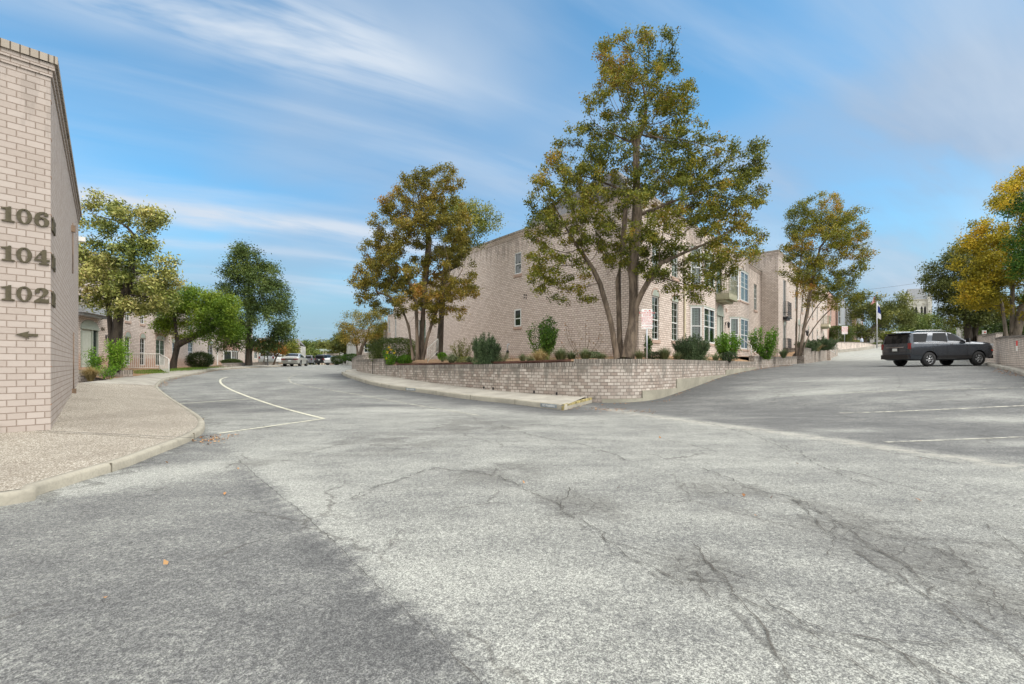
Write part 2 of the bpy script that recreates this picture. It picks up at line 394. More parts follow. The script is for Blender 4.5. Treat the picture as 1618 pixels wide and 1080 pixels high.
def asphalt():
    m, nt, b = new_mat('worn_asphalt'); T = NT(nt); p = T.pos()
    pale = T.attr('pale'); al = T.attr('alligator'); gut = T.attr('gutter')
    # streaky wear, grain
    big = T.noise(p, .55, 6, .62, .25)
    str_ = T.noise(T.map(p, (1.0, 2.6, 1), rot=(0, 0, math.radians(-38))), .8, 5, .6, .2)
    mid = T.noise(p, 5.5, 5, .65, .2)
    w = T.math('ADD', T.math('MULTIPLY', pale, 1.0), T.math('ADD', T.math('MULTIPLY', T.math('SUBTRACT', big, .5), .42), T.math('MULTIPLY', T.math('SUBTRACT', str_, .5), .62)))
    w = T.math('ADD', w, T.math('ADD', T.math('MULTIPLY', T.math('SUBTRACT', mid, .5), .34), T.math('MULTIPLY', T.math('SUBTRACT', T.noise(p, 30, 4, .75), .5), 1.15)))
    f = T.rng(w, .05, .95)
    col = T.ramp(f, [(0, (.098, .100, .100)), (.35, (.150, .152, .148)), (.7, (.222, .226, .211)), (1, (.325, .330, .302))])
    g1 = T.vor(p, 130); gn = T.noise(p, 190, 2, .6)
    v = T.N.new('ShaderNodeTexVoronoi'); T.L.new(p, v.inputs['Vector']); v.inputs['Scale'].default_value = 200
    sp = T.N.new('ShaderNodeSeparateColor'); T.L.new(v.outputs['Color'], sp.inputs[0])
    grain = T.math('ADD', T.math('MULTIPLY', T.rng(sp.outputs[0], .2, .98), .62), T.math('MULTIPLY', T.rng(T.noise(p, 85, 3, .8), .36, .66), .44))
    gr_amt = T.rng(f, 0, 1, .75, 1.0)
    col = T.mix(T.math('MULTIPLY', T.rng(grain, .1, 1.0, smooth=False), gr_amt), T.mix(1.0, col, (.47, .47, .48), 'MULTIPLY'), T.mix(1.0, col, (1.72, 1.72, 1.70), 'MULTIPLY'))
    # alligator cracking
    wp = T.N.new('ShaderNodeVectorMath'); wp.operation = 'ADD'; T.L.new(p, wp.inputs[0])
    sc = T.N.new('ShaderNodeVectorMath'); sc.operation = 'SCALE'; T.L.new(T.noise(p, 4, 4, .6, 0, 'Color'), sc.inputs[0]); sc.inputs[3].default_value = .30; T.L.new(sc.outputs[0], wp.inputs[1])
    e = T.vor(wp.outputs[0], 2.7, 'DISTANCE_TO_EDGE'); e2 = T.vor(wp.outputs[0], 7.0, 'DISTANCE_TO_EDGE')
    ck = T.math('MAXIMUM', T.rng(e, .022, .0), T.math('MULTIPLY', T.rng(e2, .04, .0), .7))
    br = T.rng(T.noise(p, 1.4, 4, .6), .4, .58)
    ca = T.math('MULTIPLY', T.math('MULTIPLY', ck, al), br, None, True)
    col = T.mix(T.math('MULTIPLY', ca, .6), col, (.07, .065, .058))
    col = T.mix(T.math('MULTIPLY', T.math('MULTIPLY', al, br), .5), col, (.11, .108, .10))
    # hairline cracks everywhere, faint
    e3 = T.vor(wp.outputs[0], .42, 'DISTANCE_TO_EDGE')
    col = T.mix(T.math('MULTIPLY', T.math('MULTIPLY', T.rng(e3, .010, .0), T.rng(T.noise(p, .9, 3), .45, .6)), .55), col, (.05, .045, .04))
    col = T.mix(T.math('MULTIPLY', gut, T.rng(mid, .35, .6)), col, (.40, .385, .33))
    # small oil spots
    sps = T.vor(p, 1.1); col = T.mix(T.rng(T.math('ADD', sps, T.math('MULTIPLY', mid, .05)), .075, .03, 0, .5), col, (.06, .058, .055))
    T.set(b.inputs['Base Color'], col); b.inputs['Roughness'].default_value = .88; b.inputs['Specular IOR Level'].default_value = .3
    hh = T.math('SUBTRACT', T.math('ADD', T.math('MULTIPLY', grain, .5), T.math('MULTIPLY', gn, .5)), T.math('MULTIPLY', ca, 1.5))
    T.set(b.inputs['Normal'], T.bump(hh, .8, .006)); return m
M['asphalt'] = asphalt()
def paint_line(name, col, a0=.42, a1=.56, blend=.9):
    m, nt, b = new_mat(name); T = NT(nt); p = T.pos()
    n = T.math('ADD', T.math('MULTIPLY', T.noise(p, 6, 5, .7), .6), T.math('MULTIPLY', T.noise(p, 70, 3, .7), .4))
    T.set(b.inputs['Base Color'], col); b.inputs['Roughness'].default_value = .8
    T.set(b.inputs['Alpha'], T.rng(n, a0, a1, 0, blend)); return m
M['line'] = paint_line('worn_cream_paint', (.62, .605, .48), .32, .52, .88)
M['line_faint'] = paint_line('faded_paint', (.56, .55, .46), .38, .58, .68)
M['crack'] = paint_line('crack_filler', (.06, .054, .046), .32, .58, .78)
M['crack_wide'] = paint_line('crack_dirt', (.12, .117, .108), .36, .68, .48)
M['white'] = plain('white_frame', (.62, .64, .62), .45, var=.05)
M['white_paint'] = plain('white_paint', (.75, .75, .72), .5, var=.08)
M['sage'] = plain('sage_panel', (.30, .335, .285), .6, var=.08)
M['cream'] = plain('cream_metal', (.60, .55, .40), .5, var=.08)
M['olive'] = plain('olive_trim', (.26, .26, .17), .6, var=.1)
M['black'] = plain('black_iron', (.02, .02, .022), .45, var=0)
M['rust'] = plain('rusty_edging', (.075, .030, .020), .8, var=.3, nscale=3)
M['steel'] = plain('galvanised_steel', (.45, .47, .49), .4, metal=.6, var=.1)
M['railing'] = plain('pale_railing', (.60, .60, .56), .45, var=.08)
M['grey_trim'] = plain('grey_trim', (.30, .32, .34), .6, var=.08)
M['roof'] = plain('grey_shingle', (.13, .13, .135), .9, var=.25, nscale=9, bump=.5)
M['bronze'] = plain('aged_bronze_numerals', (.075, .065, .04), .6, metal=0, var=.2, nscale=20, spec=.2)
M['sill'] = brick_mat('sill_brick', (.52, .40, .33), (.43, .31, .25), (.25, .18, .15), bw=.1, rh=.3, shift=0.0)
M['yellow'] = plain('chipped_yellow_paint', (.30, .25, .10), .8, var=.55, nscale=9, bump=.4)
M['red'] = plain('red_paint', (.55, .03, .03), .5, var=.1)
M['dark'] = plain('dark_gap', (.012, .012, .012), .9, var=0)
M['limestone'] = plain('limestone', (.42, .41, .37), .85, var=.22, nscale=.8)
M['shutter'] = plain('plantation_shutter', (.50, .60, .52), .6, var=.06)
M['curtain'] = plain('pale_curtain', (.52, .54, .52), .9, var=.12, nscale=3)
def glass_mat(name, c, rough=.04):
    m, nt, b = new_mat(name); b.inputs['Base Color'].default_value = (*c, 1); b.inputs['Roughness'].default_value = rough
    b.inputs['Specular IOR Level'].default_value = .7
    return m
M['glass'] = glass_mat('dark_window_glass', (.018, .028, .026))
def clear_glass():
    m, nt, b = new_mat('clear_window_glass'); T = NT(nt)
    tr = T.N.new('ShaderNodeBsdfTransparent'); gl = T.N.new('ShaderNodeBsdfGlossy'); gl.inputs['Roughness'].default_value = .03
    tr.inputs[0].default_value = (.62, .74, .68, 1)
    fr = T.N.new('ShaderNodeFresnel'); fr.inputs[0].default_value = 1.5
    mx = T.N.new('ShaderNodeMixShader'); T.L.new(T.math('ADD', fr.outputs[0], .06), mx.inputs[0]); T.L.new(tr.outputs[0], mx.inputs[1]); T.L.new(gl.outputs[0], mx.inputs[2])
    T.L.new(mx.outputs[0], nt.nodes['Material Output'].inputs[0]); return m
M['clear'] = clear_glass()
M['interior'] = plain('dark_interior', (.05, .055, .05), .9, var=.3, nscale=1.5)
# ------------------------------------------------------------------ ground sheet, asphalt
def grid_sheet(name, xs, ys, zf, mat, attrs=None, kind='structure'):
    Xg, Yg = np.meshgrid(xs, ys); Z = zf(Xg, Yg); V = np.stack([Xg, Yg, Z], -1).reshape(-1, 3)
    nx, ny = len(xs), len(ys); i = np.arange(nx * ny).reshape(ny, nx)
    F = np.stack([i[:-1, :-1], i[:-1, 1:], i[1:, 1:], i[1:, :-1]], -1).reshape(-1, 4)
    A = None
    if attrs: A = {k: ('POINT', f(Xg, Yg).ravel()) for k, f in attrs.items()}
    o = mesh_np(name, V, F, mat, attrs=A, smooth=True, local=True); o['kind'] = kind; return o
def graded(lo, hi, mid_lo, mid_hi, fine, coarse):
    a = np.arange(mid_lo, mid_hi, fine); l = mid_lo - np.cumsum(np.geomspace(fine, coarse, 60)); r = a[-1] + np.cumsum(np.geomspace(fine, coarse, 60))
    l = l[l > lo][::-1]; r = r[r < hi]; return np.r_[lo, l, a, r, hi]
grid_sheet('ground', graded(-900, 900, -40, 60, 2, 60), graded(-200, 1500, -10, 110, 2, 60), lambda x, y: zg(x, y) - .35 , M['ground'])

def dist_pl(x, y, pl):
    pl = np.asarray(pl, float); d = np.full(np.shape(x), 1e9)
    for a, b in zip(pl[:-1, :2], pl[1:, :2]):
        ab = b - a; t = np.clip(((x - a[0]) * ab[0] + (y - a[1]) * ab[1]) / (ab @ ab + 1e-9), 0, 1)
        d = np.minimum(d, np.hypot(x - a[0] - t * ab[0], y - a[1] - t * ab[1]))
    return d
GUT = [(1.9, 13.1), (2.6, 12.2), (3.8, 9.9), (4.9, 8.0), (6.1, 5.4), (7.5, 2.5), (10, -3)]
SEAM = [gp(*q) for q in [(372, 722), (410, 757), (470, 806), (540, 868), (620, 945), (700, 1020), (760, 1080)]]
KR = [gp(890, 648), gp(848, 643), gp(804, 637.5), gp(760, 633), gp(715, 627.5), gp(668, 620.5), gp(621, 614.5), gp(584, 607), gp(562, 600), gp(547, 595), gp(540, 591)]
def side(x, y, a, b): return (b[0] - a[0]) * (y - a[1]) - (b[1] - a[1]) * (x - a[0])
WALL_PTS = [(-9.9, 29.0), (-9.2, 27.0), (-8.4, 25.5), (-7.34, 24), (-4.06, 20), (-1.39, 17), (.51, 15.3), (1.6, 14.45), (2.6, 14.0), (3.5, 14.05), (4.2, 14.4), (4.85, 14.95), (5.73, 15.9), (6.7, 17.0), (7.92, 18.5), (9.44, 20.4), (11.5, 22.95), (13.65, 25.5)]
BL = [((1260, 622), 2.2, .9, .3), ((1190, 612), 1.2, .7, .2), ((1590, 662), 1.2, .5, .35), ((1500, 628), 3.0, .8, .2), ((1400, 610), 3.0, 1.0, .25), ((1330, 600), 2.5, 1.2, .3), ((1610, 700), 1.0, .4, .3), ((1350, 680), .8, .25, .3), ((1140, 660), .9, .3, .25), ((640, 648), 1.5, .5, .25), ((520, 600), 2.5, 1.0, .3), ((420, 648), .9, .5, -.25), ((330, 640), 1.2, 1.2, -.22), ((565, 640), 2.0, .35, -.2)]
def pale(x, y):
    s = side(x, y, SEAM[0], SEAM[-1]); left = sstep(-.06, .06, -s / 5)      # >0: left of the seam
    sd = dist_pl(x, y, [SEAM[0], SEAM[-1]]); p = .66 - .17 * left + (1 - left) * .22 * np.exp(-(sd / .35) ** 2) - .16 * np.exp(-((sd / .12) ** 2)) - .10 * left * np.exp(-(np.hypot(x + .9, y - 2.2) / 1.2) ** 2)
    near = np.exp(-(dist_pl(x, y, [(-9, 1.5), (-4, 4.9), (-2.2, 7.4)]) / .55) ** 2) * .38 * left
    p = p + near
    gx = np.interp(y, [q[1] for q in GUT[::-1]], [q[0] for q in GUT[::-1]])
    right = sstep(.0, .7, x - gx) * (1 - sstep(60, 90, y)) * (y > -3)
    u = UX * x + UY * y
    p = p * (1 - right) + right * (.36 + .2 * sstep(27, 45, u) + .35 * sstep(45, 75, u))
    lr = sstep(10, 14, y) * (1 - right) * (x < 3)
    p = p * (1 - lr) + lr * (.56 + .1 * sstep(20, 40, y))
    for q, rx, ry, a in BL:
        g = gp(*q); p = p + a * np.exp(-((x - g[0]) / rx) ** 2 - ((y - g[1]) / ry) ** 2)
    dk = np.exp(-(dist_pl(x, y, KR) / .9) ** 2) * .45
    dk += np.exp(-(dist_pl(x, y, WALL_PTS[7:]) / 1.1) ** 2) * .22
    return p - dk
AL = [((600, 700), .9), ((745, 672), 1.1), ((915, 800), .45), ((1150, 775), .4), ((1230, 800), .45), ((1330, 825), .4), ((1560, 880), .75), ((1600, 930), .5), ((1480, 905), .4), ((780, 745), .5), ((1110, 900), .25), ((390, 735), .3)]
def allig(x, y):
    a = np.zeros(np.shape(x))
    for (q, r) in AL:
        g = gp(*q); a = np.maximum(a, np.exp(-((x - g[0]) ** 2 + (y - g[1]) ** 2) / r ** 2))
    return np.clip(a * 1.6, 0, 1)
def gutf(x, y):
    d = dist_pl(x, y, GUT[1:]); return np.exp(-(d / .21) ** 2) * .62
xs = np.unique(np.r_[np.arange(-45, -16, .5), np.arange(-16, 16, .14), np.arange(16, 95, .5)]); ys = np.unique(np.r_[np.arange(-6, 18, .14), np.arange(18, 45, .35), np.arange(45, 150, .8)])
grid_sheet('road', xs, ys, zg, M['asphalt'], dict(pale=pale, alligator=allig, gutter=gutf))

def strip(name, pl, w, mat, dz=.008, step=.15, wj=0.0, kind='structure', parent=None):
    pl = resample(pl, step); n = len(pl); t = np.gradient(pl[:, :2], axis=0); t /= np.linalg.norm(t, axis=1)[:, None] + 1e-9
    nn = np.stack([-t[:, 1], t[:, 0]], 1); ww = np.full(n, w / 2.)
    if wj: ww = ww * (1 + wj * RNG.uniform(-1, 1, n)); pl[:, :2] += nn * (RNG.normal(0, w * 1.1, n))[:, None]
    a = pl[:, :2] + nn * ww[:, None]; b = pl[:, :2] - nn * ww[:, None]
    V = np.zeros((2 * n, 3)); V[:n, :2] = a; V[n:, :2] = b; V[:, 2] = zg(V[:, 0], V[:, 1]) + dz
    i = np.arange(n - 1); F = np.stack([n + i, n + i + 1, i + 1, i], 1); return V, F
def strips(name, items, mat, dz=.008, step=.15, wj=0.0):
    Vs, Fs, b = [], [], 0
    for pl, w in items:
        V, F = strip('', pl, w, mat, dz, step, wj); Vs.append(V); Fs.append(F + b); b += len(V)
    o = mesh_np(name, np.concatenate(Vs), np.concatenate(Fs), mat, local=True); o['kind'] = 'structure'; return o
def px_pl(pts, n=6): return crom([gp(*q) for q in pts], n)
strips('parking_lines', [
    (px_pl([(360, 595.5), (351, 598), (348, 602), (352, 608), (366, 616), (388, 625), (412, 633.5), (450, 645.5), (512, 661.5)]), .085),
    ([gp(512, 661.5), gp(345, 685)], .085), ([gp(398, 630), gp(285, 637.5)], .08)], M['line'])
strips('faded_centre_line', [(px_pl([(468, 592), (458, 596), (457, 601), (468, 607), (520, 616), (580, 626), (640, 637), (700, 647), (760, 657)]), .09)], M['line_faint'], .0075)
M['dark_joint'] = plain('dark_joint', (.17, .155, .12), .9, var=.2)
strips('faded_stall_lines', [([gp(1325, 652.5), gp(1618, 641), gp(1800, 634)], .09), ([gp(1400, 699), gp(1618, 690.5), gp(1800, 684)], .08),
    ([gp(1300, 622), gp(1420, 617), gp(1618, 612.5), gp(1700, 610)], .09)], M['line_faint'])
def jag(pl, amp=.05, step=.09):
    pl = resample(pl, step); n = len(pl); k = np.cumsum(RNG.normal(0, amp * .5, (n, 2)), axis=0); k -= np.linspace(0, 1, n)[:, None] * k[-1]
    return pl[:, :2] + k * .6 + RNG.normal(0, amp * .22, (n, 2))
CR = [[(1095, 860), (1140, 930), (1165, 965), (1205, 1010), (1245, 1060), (1262, 1090)], [(1110, 740), (1170, 765), (1255, 790), (1330, 830), (1400, 885), (1440, 905), (1500, 960), (1630, 1056)],
      [(1255, 790), (1345, 865), (1430, 925), (1530, 990)], [(790, 672), (850, 690), (930, 705), (990, 728)], [(555, 790), (600, 768), (690, 740)],
      [(690, 740), (780, 750), (870, 790), (900, 820), (950, 850), (1010, 890), (1080, 925)], [(1100, 665), (1200, 690), (1300, 735), (1380, 770)],
      [(1270, 815), (1350, 835), (1480, 870), (1560, 900)], [(1080, 915), (1150, 925), (1290, 1000), (1400, 1020), (1520, 1085)], [(430, 722), (500, 712), (560, 700), (650, 712)],
      [(1560, 830), (1590, 858), (1622, 892)], [(1560, 830), (1625, 839)], [(1422, 587), (1421, 598), (1419, 613)], [(1490, 860), (1530, 900), (1560, 930), (1625, 960)],
      [(1440, 905), (1520, 925), (1600, 975)], [(900, 770), (885, 800), (905, 822)], [(1180, 790), (1140, 775), (1115, 765)], [(1165, 965), (1120, 940), (1100, 905)]]
rd = [(jag(px_pl(c, 5), .045), .0095) for c in CR]
wide = [(jag(px_pl(c, 5), .03), .032) for c in CR[:9]]
# short side branches
for pl, _ in list(rd[:9]):
    for _k in range(3):
        i = int(RNG.integers(3, len(pl) - 2)); d = pl[min(i + 3, len(pl) - 1)] - pl[i]; L_ = np.linalg.norm(d) + 1e-6; ang = RNG.choice([-1, 1]) * RNG.uniform(.5, 1.2)
        r_ = np.array([[math.cos(ang), -math.sin(ang)], [math.sin(ang), math.cos(ang)]]) @ (d / L_); ln = RNG.uniform(.2, .8)
        rd.append((jag([pl[i], pl[i] + r_ * ln * .5, pl[i] + r_ * ln + RNG.normal(0, .08, 2)], .04, .05), .006))
strips('road_cracks', rd, M['crack'], .009, .06, .6)
strips('road_crack_dirt', wide, M['crack_wide'], .005, .12, .6)
strips('pavement_seam', [(jag(SEAM + [(.6, .9)], .007, .12), .006)], M['crack'], .009, .08, .5)

# ------------------------------------------------------------------ kerbs and pavements
def kerb(name, pl, h=.14, w=.16, step=.2, mat=None, zf=None, parent=None, closed_ends=True, label=None):
    """pl: outer (road-side) line, kerb body lies to its left"""
    pl = resample(pl, step)[:, :2]; n = len(pl); zf = zf or zg
    inn = offset(pl, w); lip = offset(pl, .02); zb = zf(pl[:, 0], pl[:, 1])
    rows = [np.c_[pl, zb - .1], np.c_[pl, zb + h - .03], np.c_[lip, zb + h], np.c_[inn, zb + h], np.c_[inn, zb - .1]]
    V = np.concatenate(rows); F = []
    for r in range(len(rows) - 1):
        for i in range(n - 1): F.append((r * n + i, r * n + i + 1, (r + 1) * n + i + 1, (r + 1) * n + i))
    F.append(tuple(r * n for r in range(3))); F.append(tuple(r * n + n - 1 for r in range(4, -1, -1)))
    o = mesh_np(name, V, F, mat or M['kerb'], parent, local=parent is None)
    if parent is None: o['kind'] = 'structure'
    return o, inn, zb + h
def ribbon(name, A, B, zA, zB, mat, nacross=6, bumpy=0.0, kind='structure', dz=0.0):
    n = max(len(A), len(B)); A = resample(np.c_[A, zA], 1e9) if False else A
    def rs(p, z, n):
        q = np.c_[np.asarray(p, float)[:, :2], z]; d = np.r_[0, np.cumsum(np.linalg.norm(np.diff(q[:, :2], axis=0), axis=1))]; t = np.linspace(0, d[-1], n)
        return np.stack([np.interp(t, d, q[:, i]) for i in range(3)], 1)
    A = rs(A, zA, n); B = rs(B, zB, n); R = [A + (B - A) * k / nacross for k in range(nacross + 1)]
    V = np.concatenate(R); 
    if bumpy: V[:, 2] += np.sin(V[:, 0] * 1.7 + V[:, 1]) * np.cos(V[:, 1] * 2.3) * bumpy + RNG.normal(0, bumpy * .3, len(V))
    V[:, 2] += dz; F = []
    for r in range(nacross):
        for i in range(n - 1): F.append((r * n + i, r * n + i + 1, (r + 1) * n + i + 1, (r + 1) * n + i))
    V = np.asarray(V); f = F[0]; nz = np.cross(V[f[1]] - V[f[0]], V[f[3]] - V[f[0]])[2]
    if nz < 0: F = [q[::-1] for q in F]
    o = mesh_np(name, V, F, mat, local=True, smooth=True); o['kind'] = kind; return o

KLpx = [(0, 800), (60, 783), (130, 760), (200, 738), (250, 718), (290, 702), (313, 690), (323, 680), (321, 668), (305, 655), (285, 642), (266, 629), (254, 619), (250, 612), (256, 605), (268, 599.5), (285, 595.5), (310, 591)]
KLw = [(-9.5, 1.2), (-6.2, 3.0)] + [gp(*q) for q in KLpx] + [XD(345, 32.5), XD(385, 38.5), XD(420, 44), XD(450, 50), XD(470, 58), XD(484, 70)]
KL = crom(KLw, 5)
KLr = KL[::-1]            # body on the left side of the reversed walk = building side
_s = np.sign(np.cross(KL[10] - KL[8], np.array([-9, 6]) - KL[8]))
kl_line = KL if _s > 0 else KLr
kerb_l, inn_l, zt_l = kerb('kerb_left', kl_line, .105, .115)
if _s <= 0: inn_l = inn_l[::-1]; zt_l = zt_l[::-1]
BA = np.array([-7.4, 7.3]); BAd = np.array([-.666, .7455]); BAf = np.array([-.693, -.72])
iw = [(BA + BAf * 9)[:2], (BA + BAf * 3), (BA + BAf * .02)] + [BA + BAd * s for s in (.3, 2.5, 5, 7.5, 10.1)]
iz = [.30, .24, .21] + [.22, .33, .45, .56, .67]
def near_idx(pl, pt): return int(np.argmin(np.hypot(pl[:, 0] - pt[0], pl[:, 1] - pt[1])))
cut = near_idx(inn_l, gp(256, 612)); cut2 = near_idx(inn_l, gp(320, 690))
# forecourt: three ribbons sharing edges (front of the number wall, round the corner, along the side wall)
c1_ = near_idx(inn_l, gp(180, 745)); c3_ = near_idx(inn_l, gp(322, 676))
ribbon('pavement_forecourt', inn_l[:c1_ + 1], iw[:3], zt_l[:c1_ + 1], iz[:3], M['aggregate'], 8)
ribbon('pavement_corner', inn_l[c1_:c3_ + 1], [iw[2], iw[3], iw[4]], zt_l[c1_:c3_ + 1], [iz[2], iz[3], iz[4]], M['aggregate'], 10)
ribbon('pavement_side', inn_l[c3_:cut + 1], iw[4:], zt_l[c3_:cut + 1], iz[4:], M['aggregate'], 8)
far_in = offset(inn_l[cut:], 1.45 if _s > 0 else 1.45)
fz = zg(far_in[:, 0], far_in[:, 1]) + .16; fz[:25] = np.maximum(fz[:25], np.linspace(.66, fz[25], 25))
fi = far_in.copy(); fi[0] = iw[-1]
ribbon('pavement_left_street', inn_l[cut:], fi, zt_l[cut:], fz, M['concrete_pale'], 3)
# expansion joints on the forecourt
mbj = MB()
def joint(a, b, za, zb, w=.02):
    a = np.array(a, float); b = np.array(b, float); d = (b - a) / np.linalg.norm(b - a); n = np.array([-d[1], d[0]]) * w / 2
    k = 14
    for i in range(k):
        p, q = a + (b - a) * i / k, a + (b - a) * (i + 1) / k; z0 = za + (zb - za) * i / k; z1 = za + (zb - za) * (i + 1) / k
        mbj.face([(*(p + n), z0), (*(p - n), z0), (*(q - n), z1), (*(q + n), z1)])
# ------------------------------------------------------------------ right-hand street kerb + pavement
KRs = crom(KR[:1] + KR[1:] + [(-9.6, 26.3), (-10.3, 28.5), (-9.7, 31), (-7.5, 34)], 5)
sg = np.sign(np.cross(KRs[6] - KRs[0], np.array([2.5, 15]) - KRs[0]))
krl = KRs if sg > 0 else KRs[::-1]
kerb_r, inn_r, zt_r = kerb('kerb_right', krl, .15)
if sg <= 0: inn_r = inn_r[::-1]; zt_r = zt_r[::-1]
WALL = crom(WALL_PTS, 6)
iR = near_idx(WALL, (2.35, 14.05)); wr = WALL[:iR + 1][::-1]
ribbon('pavement_right_street', inn_r, wr + 0, zt_r, zg(wr[:, 0], wr[:, 1]) + .17, M['concrete_pale'], 5)

# kerb joints and gutter dirt
mb = MB()
for KK, W_, H_, s_ in ((kl_line, .115, .105, 2.4), (krl, .16, .15, 1.9)):
    q = resample(KK, s_); tt = np.gradient(q, axis=0); tt /= np.linalg.norm(tt, axis=1)[:, None]
    for p, d in zip(q[1:-1], tt[1:-1]):
        n = np.array([-d[1], d[0]]); c = p + n * (W_ / 2 - .004); mb.box(c[0], c[1], zgf(*p) + H_ / 2 - .01, .008, W_ + .008, H_ + .023, 0, math.atan2(d[1], d[0]))
o = mb.build('kerb_joints', M['dark_joint']); o['kind'] = 'structure'
strips('gutter_dirt', [(offset(resample(kl_line, .3), -.05), .16), (offset(resample(krl, .3), -.05), .2)], M['crack_wide'], .006, .12, .3)
# yellow painted kerb return at the end of the pavement
k0 = np.array(KR[0]); k1 = np.array([2.45, 14.02])
yk = MB()
t_ = thing('painted_kerb_end', 'chipped yellow painted kerb return where the pavement meets the right-hand lane', 'kerb', (k0[0], k0[1], zgf(*k0)))
d_ = (k1 - k0); L_ = np.linalg.norm(d_); d_ /= L_; n_ = np.array([d_[1], -d_[0]])
nseg = 8
for i in range(nseg):
    a = k0 + d_ * L_ * i / nseg; b = k0 + d_ * L_ * (i + 1) / nseg
    za, zb = zgf(*a), zgf(*b); h0, h1 = .15 + .0 * i, .15
    o1, o2 = a + n_ * .02, b + n_ * .02; i1, i2 = a - n_ * .05, b - n_ * .05
    yk.face([(*o1, za - .05), (*o2, zb - .05), (*o2, zb + h1 - .055), (*o1, za + h0 - .055)], 1); yk.face([(*o1, za + h0 - .055), (*o2, zb + h1 - .055), (*o2, zb + h1), (*o1, za + h0)]); yk.face([(*o1, za + h0 + .0), (*o2, zb + h1), (*i2, zb + h1 + .004), (*i1, za + h0 + .004)])
a = k0; yk.face([(*(a + n_ * .02), -.05), (*(a - n_ * .05), -.05), (*(a - n_ * .05), .152), (*(a + n_ * .02), .16)])
yk.build('kerb_face', [M['yellow'], M['kerb']], t_)

# ------------------------------------------------------------------ brick retaining wall
def s_of(pl): return np.r_[0, np.cumsum(np.linalg.norm(np.diff(pl, axis=0), axis=1))]
def curved_wall(parent, name, pl, zb, zt, mat, thick=.28, uv0=0.0, cap=True, mat_top=None):
    """vertical faces along pl (camera side) with uv in metres; zb, zt arrays"""
    s = s_of(pl) + uv0; n = len(pl); back = offset(pl, thick); mb = MB()
    zb = np.broadcast_to(zb, n); zt = np.broadcast_to(zt, n)
    for i in range(n - 1):
        for A, B, ia, ib, sa, sb in ((pl, pl, i, i + 1, s[i], s[i + 1]), (back, back, i + 1, i, s[i + 1], s[i])):
            p = [(*A[ia], zb[ia]), (*A[ib], zb[ib]), (*A[ib], zt[ib]), (*A[ia], zt[ia])]
            ztm = zt[ia], zt[ib]
            mb.face(p, 0, [(sa, zb[ia]), (sb, zb[ib]), (sb, zt[ib]), (sa, zt[ia])], [(sa, zt[ia] - zb[ia]), (sb, zt[ib] - zb[ib]), (sb, 0), (sa, 0)])
        if cap: mb.face([(*pl[i], zt[i]), (*pl[i + 1], zt[i + 1]), (*back[i + 1], zt[i + 1]), (*back[i], zt[i])], 0, [(s[i], 0), (s[i + 1], 0), (s[i + 1], .09), (s[i], .09)], [(0, 0)] * 4)
    for i, sgn in ((0, 1), (n - 1, -1)):
        q = [(*pl[i], zb[i]), (*pl[i], zt[i]), (*back[i], zt[i]), (*back[i], zb[i])]; uvq = [(0, zb[i]), (0, zt[i]), (thick, zt[i]), (thick, zb[i])]; u2 = [(0, zt[i] - zb[i]), (0, 0), (0, 0), (0, zt[i] - zb[i])]
        mb.face(q[::sgn], 0, uvq[::sgn], u2[::sgn])
    return mb.build(name, mat, parent)
def low_wall(name, label, pts, zb_off, zt, coping=.10, mat='brick_wall', n=6, group=None, thick=.28, curved=True, capm='coping', over=.02):
    pl = crom(pts, n) if curved else resample(np.array(pts, float), .8)[:, :2]
    zb = zg(pl[:, 0], pl[:, 1]) + zb_off - .1
    s = s_of(pl)
    zt_a = np.interp(s, np.linspace(0, s[-1], len(zt)), zt) if isinstance(zt, (list, tuple)) else np.full(len(pl), zt)
    c = pl[len(pl) // 2]
    t = thing(name, label, 'wall', (c[0], c[1], zgf(*c)), 0, group)
    curved_wall(t, 'brickwork', pl, zb, zt_a - coping, M[mat], thick)
    if coping: curved_wall(t, 'coping', offset(pl, -over), zt_a - coping, zt_a, M[capm], thick + 2 * over)
    return t, pl
W = WALL; sW = s_of(W)
i1 = near_idx(W, (-6.2, 22.6)); i2 = near_idx(W, (2.02, 14.2))
rw = thing('retaining_wall', 'long curved whitewashed brick retaining wall with dark stains holding up the planted corner bed', 'wall', (2.5, 14.1, 0))
zbW = zg(W[:, 0], W[:, 1]) - .1
TOPA, TOPB, TOPC = 1.56, (1.22, 1.34), 1.43
seg = [(0, i1, np.full(i1 + 1, TOPA)), (i1, i2, np.linspace(*TOPB, i2 - i1 + 1)), (i2, len(W) - 1, np.full(len(W) - i2, TOPC))]
for a, b, zt in seg:
    pl = W[a:b + 1]
    curved_wall(rw, 'brickwork', pl, zbW[a:b + 1], zt - .13, M['brick_wall'], .28, uv0=sW[a])
    curved_wall(rw, 'coping', offset(pl, -.015), zt - .13, zt, M['coping'], .31, uv0=sW[a])
# concrete footing patches stepping up the lane side
def foot(s0x, s1x, top, nm='concrete_footing', out=.03):
    a, b = near_idx(W, s0x), near_idx(W, s1x); pl = offset(W[a:b + 1], -out)
    curved_wall(rw, nm, pl, zbW[a:b + 1] - .1, np.full(b - a + 1, top) if not isinstance(top, tuple) else np.linspace(*top, b - a + 1), M['concrete'], .05)
foot((2.75, 14), (4.3, 14.5), .20); foot((4.05, 14.3), (5.8, 16.0), .44, out=.034); foot((5.75, 15.95), (10.1, 21.2), (.75, .80), out=.04); foot((9.6, 20.7), (13.65, 25.5), (1.02, 1.12), out=.037)
ed = thing('bed_edging', 'rusty brown steel edging strip along the low middle stretch of the retaining wall', 'edging', (*W[(i1 + i2) // 2], 1.2))
pl = offset(W[i1 + 1:i2], .20)
curved_wall(ed, 'edging_strip', pl, np.linspace(TOPB[0], TOPB[1], len(pl)) - .1, np.linspace(TOPB[0] + .085, TOPB[1] + .09, len(pl)), M['rust'], .03)
